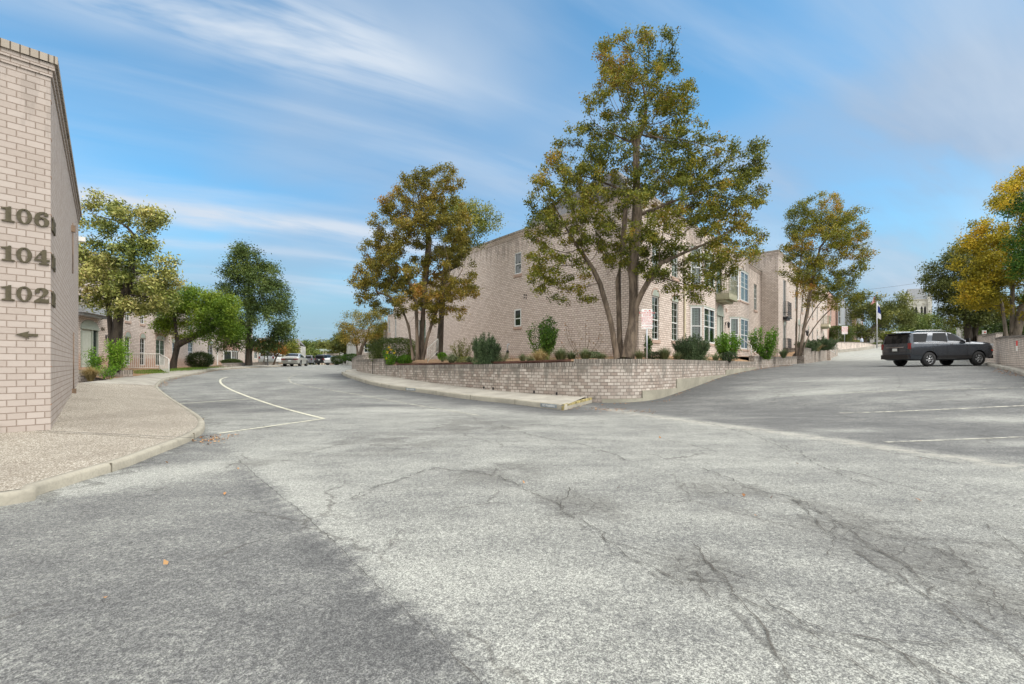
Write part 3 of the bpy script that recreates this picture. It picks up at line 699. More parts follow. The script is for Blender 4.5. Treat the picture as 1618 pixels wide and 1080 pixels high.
# weep holes
mbw = MB()
for px, py in ((751, 614), (789, 616), (833, 621), (890, 627)):
    a = near_idx(W, XD(px, 16.5 if px < 800 else 14.8)); p = W[a]; d = W[a + 1] - W[a - 1]; d /= np.linalg.norm(d); z = zgf(*p) + .17 + .06
    mbw.box(p[0] + d[1] * -0 , p[1], z, .05, .06, .08, 0, math.atan2(d[1], d[0]))
mbw.build('weep_holes', M['dark'], rw)['kind'] = 'stuff'
# vertical control joint on the left end piece
a = near_idx(W, XD(593, 24.0)); p = W[a]; mb = MB(); mb.box(p[0] + .0, p[1] - .0, 1.02, .05, .03, .95, 0, math.atan2(*(W[a + 1] - W[a])[::-1])); mb.build('control_joint', M['dark'], rw)
# stencilled kerb plates
def text_mesh(name, txt, size, mat, parent, loc, rot, ext=.004, align='CENTER', sx=1.0):
    cu = bpy.data.curves.new(name, 'FONT'); cu.body = txt; cu.size = size; cu.align_x = align; cu.align_y = 'CENTER'; cu.extrude = ext; cu.space_line = .9
    o = bpy.data.objects.new(name, cu); COL.objects.link(o)
    dg = bpy.context.evaluated_depsgraph_get(); me = bpy.data.meshes.new_from_object(o.evaluated_get(dg)); bpy.data.objects.remove(o)
    Mx = Matrix.Translation(Vector(loc)) @ rot.to_4x4() @ Matrix.Diagonal((sx, 1, 1, 1)); Mx = ROOT[parent.name] @ Mx
    me.transform(Mx); me.materials.clear(); me.materials.append(mat)
    q = bpy.data.objects.new(name, me); COL.objects.link(q); q.parent = parent; ROOT[q.name] = ROOT[parent.name]; return q
def face_rot(dirx, up=(0, 0, 1)):
    x = Vector(dirx).normalized(); z = Vector(up); n = x.cross(z).normalized(); m = Matrix((x, z, n)).transposed(); return m   # local x -> dir, y -> up, z -> towards viewer
def kerb_plate(i_px, D, label, w=.62):
    g = gp(*i_px); a = near_idx(KRs, g); d = KRs[a] - KRs[a + 1]; d /= np.linalg.norm(d); n = np.array([d[1], -d[0]])
    p = KRs[a]; z = zgf(*p) + .075
    t = thing('kerb_stencil', label, 'stencil', (p[0] + n[0] * .012, p[1] + n[1] * .012, z), 0, 'no parking stencils on the kerb')
    mb = MB(); mb.frame_box(Vector((*(p + n * .001 - d * w / 2), z - .045)), Vector((*d, 0)) * w, Vector((*n, 0)) * .004, Vector((0, 0, .1))); mb.build('grey_patch', M['grey_patch'], t)
    text_mesh('lettering', 'NO PARKING', .085, M['white_paint'], t, (*(p + n * .0075), z + .002), face_rot((*d, 0)), .0015, sx=.95)
M['grey_patch'] = plain('grey_patch_paint', (.22, .25, .26), .8, var=.2)
kerb_plate((868, 645), 13, 'grey NO PARKING stencil on the kerb face beside the yellow kerb end'); kerb_plate((649, 618), 17, 'worn grey NO PARKING stencil farther along the kerb below the long brick wall')
# gravelly joint near corner of the number wall
joint(BA + np.array([.02, -.25]), np.array(gp(318, 690, .15)), .235, .16); joint(np.array(iw[7]) , inn_l[cut], .675, zt_l[cut] + .006)
o = mbj.build('pavement_joints', M['dark']); o['kind'] = 'structure'

# planted bed and yard behind the retaining walls
CB = np.array([5.43, 19.5]); dL = np.array([-.627, .779]); dR = np.array([.648, .762]); nR = np.array([.762, -.648]); nL = np.array([-.779, -.627])
E_ = CB + dL * 14.2
fac = [(-8.5, 36), tuple(E_ + (-3, 3)), tuple(E_), tuple(CB + dL * 7), tuple(CB), tuple(CB + dR * 8), tuple(CB + dR * 22.6)]
facp = np.array(fac); wi = offset(W, .15)
ztw = np.concatenate([np.full(i1, TOPA - .1), np.linspace(TOPB[0] + .03, TOPB[1] + .03, i2 - i1), np.full(len(W) - i2, TOPC - .05)])
kC = near_idx(W, (5.0, 15.1))
ribbon('garden_bed', wi[:kC + 1], facp[:5], ztw[:kC + 1], [1.6, 1.6, 1.62, 1.62, 1.6], M['soil'], 14, .03)
ribbon('garden_bed_lane', wi[kC:], facp[4:], ztw[kC:], [1.6, 1.75, 1.9], M['soil'], 10, .03)
# lane-side walls farther up
w2, pl2 = low_wall('low_brick_wall', 'short clean pinkish brick wall beside the stair gap, lower than the stained wall after it', [(13.9, 26.1), (15.4, 27.8), (17.2, 29.8)], 0, 1.78, coping=.1)
w3, pl3 = low_wall('low_brick_wall', 'stained brick wall under the second street tree on the lane', [(17.3, 29.9), (20.1, 33.2), (22.6, 36.1)], 0, [1.80, 1.92], coping=.1)
pk = MB()
bk, plb = low_wall('brick_planter', 'raised brick planter block with black drain opening beside the lane', [(22.3, 37.6), (23.4, 36.2), (27.4, 41.2)], 0, [2.62, 2.62, 2.75], curved=False, coping=.12)
w4, pl4 = low_wall('stepped_brick_wall', 'brick wall climbing the lane past the stair pillar', [(27.6, 41.4), (31.5, 46.2), (36.2, 52.0), (40.5, 57.5), (44.0, 61.5)], 0, [2.7, 2.95, 3.25, 3.7, 4.0], coping=.12)
t = thing('wall_pillar', 'slim pale brick pillar standing up out of the wall along the lane', 'pillar', (*XD(1308, 50.5), 1.6)); x_, y_ = XD(1308, 50.5)
mb = MB(); mb.box(x_, y_, 2.6, .55, .55, 2.2, 0, .86); mb.build('shaft', M['brick'], t); mb = MB(); mb.box(x_, y_, 3.75, .66, .66, .1, 0, .86); mb.build('cap', M['concrete_pale'], t)
F2 = CB + dR * 22.6 + nR * 1.24
allw = np.concatenate([offset(pl2, .15), offset(pl3, .15), offset(plb, .15)[3:], offset(pl4, .15)])
fz2 = np.interp(s_of(allw), [0, 6, 12, 14, 60], [1.7, 1.75, 1.85, 2.5, 3.9])
facs = np.array([CB + dR * 12.5, CB + dR * 22.6, F2 + dR * 2, F2 + dR * 32])
ribbon('garden_bed_upper', allw, facs, fz2, [1.75, 1.9, 2.2, 3.6], M['soil'], 8, .03)

# right-hand boundary wall
rdir = np.array([.673, .74]); RB = np.array([21.8, 19.0])
pts = [tuple(RB + rdir * s) for s in (-9, -5, 0, 4, 8, 10.8)]
w5, pl5 = low_wall('boundary_wall', 'long whitewashed brick boundary wall at the right edge, beside the parked dark SUV', pts[::1], 0, [2.05, 2.25, 2.47, 2.62, 2.78, 2.86], mat='brick_far', coping=.1, n=4)
pts = [tuple(RB + rdir * s + np.array([.2, .1])) for s in (11.2, 15, 20)]
w6, pl6 = low_wall('boundary_wall', 'next higher step of the boundary wall directly behind the nose of the dark SUV', pts, 0, [3.2, 3.3, 3.4], mat='brick_far', coping=.1, n=3)
pts = [tuple(RB + rdir * s + np.array([.4, .1])) for s in (20.5, 30, 42, 60)]
w7, pl7 = low_wall('boundary_wall', 'distant upper stretch of the boundary wall seen over the hood of the dark SUV', pts, 0, [3.6, 4.0, 4.6, 5.6], mat='brick_far', coping=.1, n=3)
q_ = RB + rdir * -9
w10, _ = low_wall('boundary_wall', 'return of the boundary wall running off to the right past the frame edge', [tuple(q_ + np.array([.1, -.1])), tuple(q_ + np.array([15, -11.2])), tuple(q_ + np.array([30, -22.4]))], 0, [2.05, 2.5, 2.9], mat='brick_far', coping=.1, n=4)
ribbon('side_yard', np.array([RB + rdir * s + np.array([.25, -.2]) for s in (-9, 0, 11, 20, 42, 60)]), np.array([RB + rdir * s + np.array([30, -22]) for s in (-9, 0, 11, 20, 42, 60)]), [1.8, 2.2, 2.7, 3.1, 4.2, 5.2], [2.5, 3, 3.5, 4, 5.5, 6.5], M['ground'], 8, .05)
kr_ = np.array([RB + rdir * s + nR * -.55 * 1.0 for s in (-9, -2, 2, 6, 9, 12)])
kr_ = np.array([RB + rdir * s + np.array([-.74, .673]) * .75 for s in (-9, -2, 2, 6, 9, 12)])
kk, _, _ = kerb('kerb_boundary', kr_[::-1] , .13, .3, mat=M['concrete_pale'])
# wall under the clipped hedge at the top of the lane
hx = [XD(1304, 66), XD(1318, 68), XD(1340, 69.5), XD(1360, 71), XD(1378, 74), XD(1392, 79)]
w8, pl8 = low_wall('hedge_wall', 'curved brick wall carrying the clipped hedge at the top of the lane', hx, 0, [4.55, 4.72, 4.78, 4.75, 4.6, 4.5], coping=.1, mat='brick_far')
curved_wall(w8, 'concrete_footing', offset(pl8, -.05), zg(pl8[:, 0], pl8[:, 1]) - .1, zg(pl8[:, 0], pl8[:, 1]) + .45, M['concrete_pale'], .1)
ribbon('hedge_bank', offset(pl8, .15), offset(pl8, 9), np.full(len(pl8), 4.6), np.full(len(pl8), 5.0), M['ground'], 4, .02)
M['olive_pale'] = plain('olive_pale', (.30, .29, .20), .6, var=.12)
# ------------------------------------------------------------------ building helpers
def V3(p2, z): return Vector((float(p2[0]), float(p2[1]), float(z)))
def facade(parent, o, d, n, L, z0, z1, ops, mat, name='wall', rev=.14, uoff=0.0, soffit=True):
    o, d, n = np.array(o, float), np.array(d, float), np.array(n, float)
    us = sorted({0.0, L, *[v for q in ops for v in q[:2]]}); vs = sorted({z0, z1, *[v for q in ops for v in q[2:4]]})
    mb = MB()
    for i in range(len(us) - 1):
        for j in range(len(vs) - 1):
            u, v = (us[i] + us[i + 1]) / 2, (vs[j] + vs[j + 1]) / 2
            if any(q[0] < u < q[1] and q[2] < v < q[3] for q in ops): continue
            pts = [V3(o + d * us[i], vs[j]), V3(o + d * us[i + 1], vs[j]), V3(o + d * us[i + 1], vs[j + 1]), V3(o + d * us[i], vs[j + 1])]
            uv = [(us[i] + uoff, vs[j]), (us[i + 1] + uoff, vs[j]), (us[i + 1] + uoff, vs[j + 1]), (us[i] + uoff, vs[j + 1])]
            mb.face(pts, 0, uv, [(a, z1 - b) for a, b in uv])
    for q in ops:
        a, b = o + d * q[0], o + d * q[1]; ia, ib = a - n * rev, b - n * rev
        for p, uv in (([V3(a, q[2]), V3(a, q[3]), V3(ia, q[3]), V3(ia, q[2])], [(0, q[2]), (0, q[3]), (rev, q[3]), (rev, q[2])]),
                      ([V3(b, q[2]), V3(ib, q[2]), V3(ib, q[3]), V3(b, q[3])], [(0, q[2]), (rev, q[2]), (rev, q[3]), (0, q[3])]),
                      ([V3(a, q[3]), V3(b, q[3]), V3(ib, q[3]), V3(ia, q[3])], [(0, 0), (1, 0), (1, .1), (0, .1)]),
                      ([V3(a, q[2]), V3(ia, q[2]), V3(ib, q[2]), V3(b, q[2])], [(0, 0), (0, .1), (1, .1), (1, 0)])):
            mb.face(p, 0, uv, [(0, 3)] * 4)
    return mb.build(name, mat, parent)
def window(parent, o, d, n, u0, u1, v0, v1, cols=2, mull=False, rows=(3, 3), arch=0.0, sill=True, shutters=True, fw=.05, deep=True, frame='white', arch_mat='sage', setb=.05, lower_dark=False, curtain=False, doors=False):
    o, d, n = np.array(o, float), np.array(d, float), np.array(n, float)
    dv, nv = Vector((*d, 0)), Vector((*n, 0)); up = Vector((0, 0, 1))
    def at(u, v, w): return V3(o + d * u - n * w, v)
    mb = MB(); th = .05
    def bar(ua, ub, va, vb, w0=setb, t=th): mb.frame_box(at(ua, va, w0 + t), dv * (ub - ua), nv * t, up * (vb - va))
    bar(u0, u0 + fw, v0, v1); bar(u1 - fw, u1, v0, v1); bar(u0 + fw, u1 - fw, v1 - fw, v1); bar(u0 + fw, u1 - fw, v0, v0 + fw)
    W_ = u1 - u0; vm = v0 + (v1 - v0) * .46
    if not doors: bar(u0 + fw, u1 - fw, vm - .025, vm + .025)
    mw = .009
    for c in range(1, cols):
        u = u0 + W_ * c / cols; t_ = (mw if not doors else .035) if not mull else .04
        bar(u - t_, u + t_, v0 + fw, vm - .025 if not doors else v1 - fw, setb + .012, .025)
        if not doors: bar(u - t_, u + t_, vm + .025, v1 - fw, setb + .012, .025)
    if rows:
        for (a, b, r) in ((v0 + fw, vm, rows[0]), (vm, v1 - fw, rows[1])):
            for k in range(1, r):
                v = a + (b - a) * k / r; bar(u0 + fw, u1 - fw, v - mw * .8, v + mw * .8, setb + .014, .02)
    w = mb.build('window', M[frame], parent)
    g = MB(); g.face([at(u0 + fw, v0 + fw, setb + .03), at(u1 - fw, v0 + fw, setb + .03), at(u1 - fw, v1 - fw, setb + .03), at(u0 + fw, v1 - fw, setb + .03)])
    g.build('pane', M['clear' if deep else 'glass'], w)
    if deep:
        g = MB(); g.face([at(u0, v0, .55), at(u1, v0, .55), at(u1, v1, .55), at(u0, v1, .55)])
        g.face([at(u0, v0, .12), at(u0, v0, .55), at(u0, v1, .55), at(u0, v1, .12)]); g.face([at(u1, v0, .12), at(u1, v0, .55), at(u1, v1, .55), at(u1, v1, .12)])
        g.face([at(u0, v1, .12), at(u0, v1, .55), at(u1, v1, .55), at(u1, v1, .12)]); g.build('interior', M['interior'], w)
        if shutters:
            s = MB(); a, b = v0 + fw + .02, v1 - fw - .01; k = int((b - a) / .085)
            for i in range(k):
                z = a + (i + .5) * (b - a) / k
                s.frame_box(at(u0 + fw, z - .02, .20), dv * (W_ - 2 * fw), nv * .035 + up * .045, up * .008)
            for u in (u0 + fw, u0 + W_ / 2 - .02, u1 - fw - .04): s.frame_box(at(u, a, .215), dv * .04, nv * .02, up * (b - a))
            s.build('shutter', M['shutter'], w)
        if curtain:
            s = MB(); k = 14; ys_ = [(.16 + .02 * math.sin(i * 2.1)) for i in range(k + 1)]
            for i in range(k):
                ua, ub = u0 + fw + (W_ - 2 * fw) * i / k, u0 + fw + (W_ - 2 * fw) * (i + 1) / k
                s.face([at(ua, v0, ys_[i]), at(ub, v0, ys_[i + 1]), at(ub, v1 - fw, ys_[i + 1]), at(ua, v1 - fw, ys_[i])])
            s.build('curtain', M['curtain'], w)
    if sill:
        s = MB(); s.frame_box(at(u0 - .06, v0 - .16, .05), dv * (W_ + .12), nv * .10, up * .155); s.build('sill', M['sill'], w)
    if arch:
        s = MB(); k = 12; pts = [(u0 + W_ / 2 - W_ / 2 * math.cos(math.pi * i / k), v1 + .01 + arch * math.sin(math.pi * i / k)) for i in range(k + 1)]
        s.prism(pts, at(0, 0, -.004) - up * 0, dv, up, nv * .012); s.build('arch_panel', M[arch_mat], w)
        s = MB(); ro = .075
        for i in range(k):
            a0, a1 = math.pi * i / k, math.pi * (i + 1) / k
            q = []
            for a, e in ((a0, .004), (a1, .004), (a1, ro), (a0, ro)): q.append((u0 + W_ / 2 - (W_ / 2 + e) * math.cos(a), v1 + .01 + (arch + e) * math.sin(a)))
            s.prism(q, at(0, 0, 0), dv, up, nv * .022)
        s.build('arch_trim', M['sill'], w)
    return w
def door(parent, o, d, n, u0, u1, v0, v1, arch=.4, sidelight=True, col='sage', leaf='sage_light'):
    o, d, n = np.array(o, float), np.array(d, float), np.array(n, float); dv, nv = Vector((*d, 0)), Vector((*n, 0)); up = Vector((0, 0, 1))
    def at(u, v, w): return V3(o + d * u - n * w, v)
    W_ = u1 - u0; mb = MB(); ud = u0 + W_ * (.66 if sidelight else 1)
    for ua, ub in ((u0, u0 + .08), (ud - .05, ud + .05), (u1 - .08, u1)): mb.frame_box(at(ua, v0, .10), dv * (ub - ua), nv * .12, up * (v1 - v0))
    mb.frame_box(at(u0 - .05, v1, .1), dv * (W_ + .1), nv * .16, up * .10)
    dr = mb.build('door', M[col], parent)
    l = MB(); l.frame_box(at(u0 + .08, v0 + .02, .09), dv * (ud - .05 - u0 - .08), nv * .04, up * (v1 - v0 - .02))
    for (a, b, c, e) in ((.16, .84, .08, .42), (.16, .84, .5, .93)):
        wl = ud - .13 - u0
        for q in ((a, a + .04, c, e), (b - .04, b, c, e), (a, b, c, c + .02), (a, b, e - .02, e)):
            l.frame_box(at(u0 + .08 + wl * q[0], v0 + (v1 - v0) * q[2], .05), dv * wl * (q[1] - q[0]), nv * .012, up * (v1 - v0) * (q[3] - q[2]))
    l.build('door_leaf', M[leaf], dr)
    if sidelight:
        g = MB(); g.face([at(ud + .05, v0 + .3, .05), at(u1 - .08, v0 + .3, .05), at(u1 - .08, v1, .05), at(ud + .05, v1, .05)]); g.build('sidelight', M['glass'], dr)
        g = MB(); g.frame_box(at(ud + .05, v0, .08), dv * (u1 - .13 - ud), nv * .05, up * .3); g.build('kick_panel', M[col], dr)
    h = MB(); h.lathe(at(ud - .12, v0 + (v1 - v0) * .47, .02), [(0, -.03), (.025, -.03), (.03, .0), (.02, .03), (0, .035)], 8, axis='y'); h.build('door_handle', M['bronze'], dr)
    if arch:
        s = MB(); k = 14; pts = [(u0 - .03 + (W_ + .06) / 2 - (W_ + .06) / 2 * math.cos(math.pi * i / k), v1 + .102 + arch * math.sin(math.pi * i / k)) for i in range(k + 1)]
        s.prism(pts, at(0, 0, 0), dv, up, nv * .03); s.build('arch_panel', M['sage'], dr)
    return dr
M['sage_light'] = plain('pale_sage_door', (.44, .47, .41), .5, var=.06)
def parapet(parent, o, d, n, L, z1, mat='coping', steps=((.03, .10), (.065, .10), (.10, .12)), thick=.35, ext=(0, 0)):
    o, d, n = np.array(o, float), np.array(d, float), np.array(n, float); mb = MB(); z = z1
    for i, (pr, h) in enumerate(steps):
        mb.frame_box(V3(o - d * (ext[0] * pr) + n * pr, z), Vector((*d, 0)) * (L + (ext[0] + ext[1]) * pr), Vector((*-n, 0)) * (thick + pr), Vector((0, 0, h)), i); z += h
    # box uvs: keep rowlock look
    return mb.build('parapet', [M['brick'], M['brick'], M[mat]], parent)
def lantern(parent, o, d, n, u, z, s=1.0):
    o, d, n = np.array(o, float), np.array(d, float), np.array(n, float)
    p = o + d * u; mb = MB()
    mb.box(*(p + n * .02), z, .09 * s, .03, .16 * s, 0, math.atan2(d[1], d[0])); mb.tube([V3(p + n * .03, z), V3(p + n * .12, z + .12 * s), V3(p + n * .2, z + .08 * s)], .012 * s, 6)
    mb.lathe(V3(p + n * .2, z), [(0, .10 * s), (.10 * s, .02 * s), (.085 * s, 0), (.06 * s, -.22 * s), (.02 * s, -.28 * s), (0, -.29 * s)], 6, sm=False)
    return mb.build('wall_lantern', M['black'], parent)
def balcony(parent, o, d, n, u0, u1, z, proj=.7, h=.95, box=True, cols='cream', lace=True, slabm='olive'):
    o, d, n = np.array(o, float), np.array(d, float), np.array(n, float); dv, nv = Vector((*d, 0)), Vector((*n, 0)); up = Vector((0, 0, 1))
    def at(u, v, w): return V3(o + d * u + n * w, v)
    mb = MB(); mb.frame_box(at(u0, z - .10, 0.003), dv * (u1 - u0), nv * (proj + .04), up * .10); mb.frame_box(at(u0 + .12, z - .24, .003), dv * (u1 - u0 - .24), nv * (proj * .75), up * .14)
    b = mb.build('balcony', M[slabm], parent)
    if box:
        mb = MB(); mb.frame_box(at(u0, z + .003, proj - .02), dv * (u1 - u0), nv * .04, up * .26)
        for u in (u0, u1 - .04): mb.frame_box(at(u, z + .003, .01), dv * .04, nv * (proj - .035), up * .26)
        mb.build('fascia', M[cols], b)
    rl = MB()
    def panel(pa, pb):
        L = (pb - pa).length; k = max(2, int(L / .11)); dd = (pb - pa) / L
        for zz in (.28, .32, h - .12, h): rl.frame_box(pa + up * zz, pb - pa, Vector((dd.y, -dd.x, 0)) * .015, up * .022)
        for i in range(k + 1):
            q = pa + (pb - pa) * i / k; rl.tube([q + up * .02, q + up * h], .008, 4, cap=False)
        if lace:
            kk = int(L / .17)
            for i in range(kk):
                for rr in range(3):
                    c = pa + (pb - pa) * (i + .5) / kk + up * (.42 + rr * .17 * (h - .5) / .45)
                    rl.tube([c + dd * (.07 * math.cos(t)) + up * (.07 * math.sin(t)) for t in np.linspace(0, 2 * math.pi, 9)], .007, 3, cap=False)
    panel(at(u0, z, proj), at(u1, z, proj)); panel(at(u0, z, .03), at(u0, z, proj)); panel(at(u1, z, .03), at(u1, z, proj))
    rl.build('railing', M['black'] if cols == 'black' else M['olive'], b)
    return b
def downspout(parent, p, n, z0, z1, mat='cream', w=.1):
    mb = MB(); c = np.array(p) + np.array(n) * .06; r = math.atan2(n[1], n[0]) + math.pi / 2
    mb.box(c[0], c[1], (z0 + z1) / 2, w, .075, z1 - z0, 0, r)
    for z in np.arange(z0 + .6, z1, 1.9): mb.box(c[0], c[1], z, w + .03, .09, .035, 0, r)
    mb.box(c[0] + n[0] * .0, c[1], z1 + .08, w * 2, .14, .2, 0, r)
    return mb.build('downspout', M[mat], parent)
def closed_roof(parent, pts, z, mat='roof', name='roof'):
    mb = MB(); mb.face([(p[0], p[1], z) for p in pts]); return mb.build(name, M[mat], parent)
def m_in(pts, w):
    pts = np.array(pts, float); a, b = offset(pts, w), offset(pts, -w); return a if np.linalg.norm(a, axis=1).sum() > np.linalg.norm(b, axis=1).sum() else b
def mansard(parent, pts, z0, h, inset, mat='roof'):
    """pts: outer polyline; slopes inward (left side)"""
    pts = np.array(pts, float); inn = m_in(pts, inset); mb = MB()
    for i in range(len(pts) - 1):
        mb.face([(*pts[i], z0), (*pts[i + 1], z0), (*inn[i + 1], z0 + h), (*inn[i], z0 + h)])
    return mb.build('roof', M[mat], parent)
def bay(parent, o, d, n, u0, face1, front, z0, zt, lo, hi=None, lo_cols=2, proj=None):
    """canted bay on the facade; lo/hi = (v0,v1) window heights; brick bands between"""
    o, d, n = np.array(o, float), np.array(d, float), np.array(n, float); c = face1 / math.sqrt(2)
    p0 = o + d * u0; p1 = p0 + (d + n) * c; p2 = p1 + d * front; p3 = p2 + (d - n) * c
    b = MB(); faces = []
    root = None
    segs = ((p0, p1), (p1, p2), (p2, p3))
    for k, (a, q) in enumerate(segs):
        L = np.linalg.norm(q - a); dd = (q - a) / L; nn = np.array([dd[1], -dd[0]])
        if nn @ n < 0: nn = -nn
        ops = [(.09, L - .09, *lo)] + ([(.09, L - .09, *hi)] if hi else [])
        f = facade(parent, a, dd, nn, L, z0, zt, ops, M['brick'], 'bay_wall', rev=.10, uoff=k * 1.3)
        cc = 2 if k == 1 else 1
        window(f, a, dd, nn, .09, L - .09, *lo, cols=2 if k == 1 else 1, mull=True, rows=(1, 3) if k == 1 else None, sill=False, fw=.075, setb=-.004, shutters=True)
        if hi: window(f, a, dd, nn, .09, L - .09, *hi, cols=2, mull=k == 1, rows=(1, 3), sill=False, fw=.075, setb=-.004, shutters=False, curtain=True)
        for (v0, v1) in ([lo] + ([hi] if hi else [])):
            s = MB(); s.frame_box(V3(a - nn * .02, v0 - .12), Vector((*dd, 0)) * L, Vector((*nn, 0)) * .06, Vector((0, 0, .117))); s.build('sill', M['sill'], f)
            s = MB(); s.frame_box(V3(a - nn * .02, v1 + .003), Vector((*dd, 0)) * L, Vector((*nn, 0)) * .035, Vector((0, 0, .06))); s.build('lintel_trim', M['sage'], f)
    mb = MB(); mb.face([(*q, zt) for q in (p0, p1, p2, p3)]); mb.build('bay_roof', M['roof'], parent)
    return p3
# ------------------------------------------------------------------ corner townhouse (centre of the picture)
Z0, ZT = 1.1, 8.5
hc = thing('corner_townhouse', 'pinkish brick townhouse on the street corner with blank side wall and white bay windows', 'house', (*CB, Z0))
ob = [(7.83, 8.43, 3.42, 4.41), (7.83, 8.43, 6.40, 7.63)]
facade(hc, CB, dL, nL, 14.2, Z0, ZT, ob, M['brick'], rev=.10, uoff=50)
window(hc, CB, dL, nL, 7.83, 8.43, 3.42, 4.41, cols=1, rows=None, sill=True, shutters=False, fw=.07, setb=-.01, deep=False)
window(hc, CB, dL, nL, 7.83, 8.43, 6.40, 7.63, cols=1, rows=None, sill=True, shutters=False, fw=.06, setb=.02, deep=False)
for a in (0, 1):
    for b in (0, 1): 
        mb = MB(); p = CB + dL * (7.4 + .17 * a) + nL * .004; mb.box(p[0], p[1], 4.95 + .16 * b + .04 * a, .08, .02, .09, 0, math.atan2(dL[1], dL[0])); mb.build('wall_vent', M['dark'], hc)
parapet(hc, CB, dL, nL, 14.2, ZT, ext=(1, 0))
RO = [(1.39, 2.18, 2.40, 4.39), (3.73, 4.59, 2.45, 4.38), (11.0, 12.3, 1.95, 4.28), (20.3, 21.3, 2.24, 3.85), (20.3, 21.3, 5.5, 7.5), (1.39, 2.18, 5.6, 7.2), (3.73, 4.59, 5.6, 7.2), (10.9, 12.1, 5.35, 7.4)]
facade(hc, CB, dR, nR, 22.6, Z0, ZT, RO, M['brick'], uoff=0)
parapet(hc, CB, dR, nR, 22.6, ZT, ext=(1, 0))
for i, (a, b, c, e) in enumerate(RO):
    if i == 2: continue
    if i == 7: window(hc, CB, dR, nR, a, b, c, e, cols=2, rows=None, sill=False, shutters=False, doors=True, frame='black', curtain=True); continue
    window(hc, CB, dR, nR, a, b, c, e, cols=2, rows=(3, 3), arch=.30 if i < 2 or i == 3 else 0, shutters=i in (0, 1), curtain=i > 2)
door(hc, CB, dR, nR, 11.0, 12.3, 1.95, 4.28, .62)
bay(hc, CB, dR, nR, 6.1, .8, 2.03, Z0, ZT, (2.43, 4.35), (5.5, 7.5))
bay(hc, CB, dR, nR, 13.5, .8, 2.2, Z0, ZT, (2.3, 4.34), (5.5, 7.5))
balcony(hc, CB, dR, nR, 10.7, 12.5, 5.30, .75, 1.15, cols='olive_pale')
lantern(hc, CB, dR, nR, 12.75, 3.9, 1.1)
downspout(hc, CB + dR * 5.35, nR, 1.6, 7.2)
mb = MB(); p = CB + dR * 12.9 + nR * .03; mb.box(p[0], p[1], 4.75, .18, .05, .22, 0, math.atan2(dR[1], dR[0])); mb.build('wall_vent', M['sill'], hc)
E2 = np.array([-6.2, 36.0]); de = (E2 - E_) / np.linalg.norm(E2 - E_); ne = np.array([-de[1], de[0]]); ne = ne if ne @ np.array([-1, -1]) > 0 else -ne
facade(hc, E_, de, ne, np.linalg.norm(E2 - E_), Z0, 7.9, [], M['brick'], uoff=20)
G0 = CB + dR * 22.6; back = [tuple(E2 + (4, 6)), tuple(G0 + (-12, 12))]
closed_roof(hc, [tuple(CB), tuple(G0), back[1], back[0], tuple(E2), tuple(E_)], ZT - .15)
bw = MB(); bw.face([(*back[0], Z0), (*back[1], Z0), (*back[1], ZT), (*back[0], ZT)]); bw.face([(*back[1], Z0), (*G0, Z0), (*G0, ZT), (*back[1], ZT)]); bw.face([(*back[0], Z0), (*E2, Z0), (*E2, ZT - .2), (*back[0], ZT - .2)]); bw.build('back_wall', M['brick'], hc)
q0 = CB + dL * 8.2 - nL * .4; q1 = CB - nL * .4 - nR * .4; q2 = G0 - nR * .4
mansard(hc, [tuple(q2), tuple(q1), tuple(q0)][::1], ZT + .1, 1.75, 1.5 if False else 1.3)
mb = MB(); inn = m_in([q2, q1, q0], 1.3)
mb.face([(*q0, ZT + .1), (*inn[2], ZT + 1.85), (*(inn[2] + dL * .01), ZT + .1)]); mb.build('roof_end', M['roof'], hc)
closed_roof(hc, [tuple(inn[0]), tuple(inn[1]), tuple(inn[2]), tuple(inn[2] + dR * 8), tuple(inn[0] - nR * 6)], ZT + 1.84, name='roof_top')
# ventilation / gas pipe at foot of the blank wall
t = thing('vent_pipe', 'short grey riser pipe standing at the foot of the blank brick wall', 'pipe', (*XD(802, 24.6), 1.5)); x_, y_ = XD(802, 24.8)
mb = MB(); mb.tube([(x_, y_, 1.5), (x_, y_, 2.32), (x_ + .05, y_, 2.4), (x_ + .12, y_, 2.34)], .04, 8); mb.build('riser', M['steel'], t)
mb = MB(); mb.lathe((x_, y_, 1.95), [(0, -.09), (.07, -.08), (.075, .06), (.03, .1), (0, .1)], 10); mb.build('valve', M['black'], t)

# ------------------------------------------------------------------ left wing behind the crape myrtle
hw = thing('rear_townhouse', 'pinkish brick townhouse wing with stepped bays behind the left crape myrtle and clipped hedge', 'house', (-9, 37, 1))
def wing(p, q, zt, ops, wk=dict(cols=2, rows=(2, 2), sill=True, shutters=False, curtain=True), depth=6, z0=.9):
    p, q = np.array(p, float), np.array(q, float); L = np.linalg.norm(q - p); d = (q - p) / L; n = np.array([d[1], -d[0]]); n = n if n[1] < 0 else -n
    facade(hw, p, d, n, L, z0, zt, ops, M['brick'], uoff=p[0])
    for o_ in ops: window(hw, p, d, n, *o_, **wk)
    mb = MB()
    for a in (p, q): mb.face([(*a, z0), (*(a - n * depth), z0), (*(a - n * depth), zt), (*a, zt)], 0, [(0, z0), (depth, z0), (depth, zt), (0, zt)], [(0, zt - z0), (0, zt - z0), (0, 0), (0, 0)])
    mb.face([(*p, zt), (*q, zt), (*(q - n * depth), zt), (*(p - n * depth), zt)]); mb.build('side_wall', M['brick'], hw)
    return d, n
wing(XD(650, 37.2), XD(686, 36.2), 7.9, [(.7, 1.45, 2.3, 4.9), (.7, 1.45, 5.6, 7.4)])
wing(XD(632, 38.2), XD(651, 37.2), 6.9, [])
wing(XD(622, 40.2), XD(634, 39.2), 6.8, [(.18, .50, 3.5, 5.9)])
wing(XD(612.5, 42.5), XD(623, 41.2), 5.9, [(.2, .6, 4.2, 5.4)])
wing(XD(606, 45.5), XD(613, 44.5), 5.4, [])
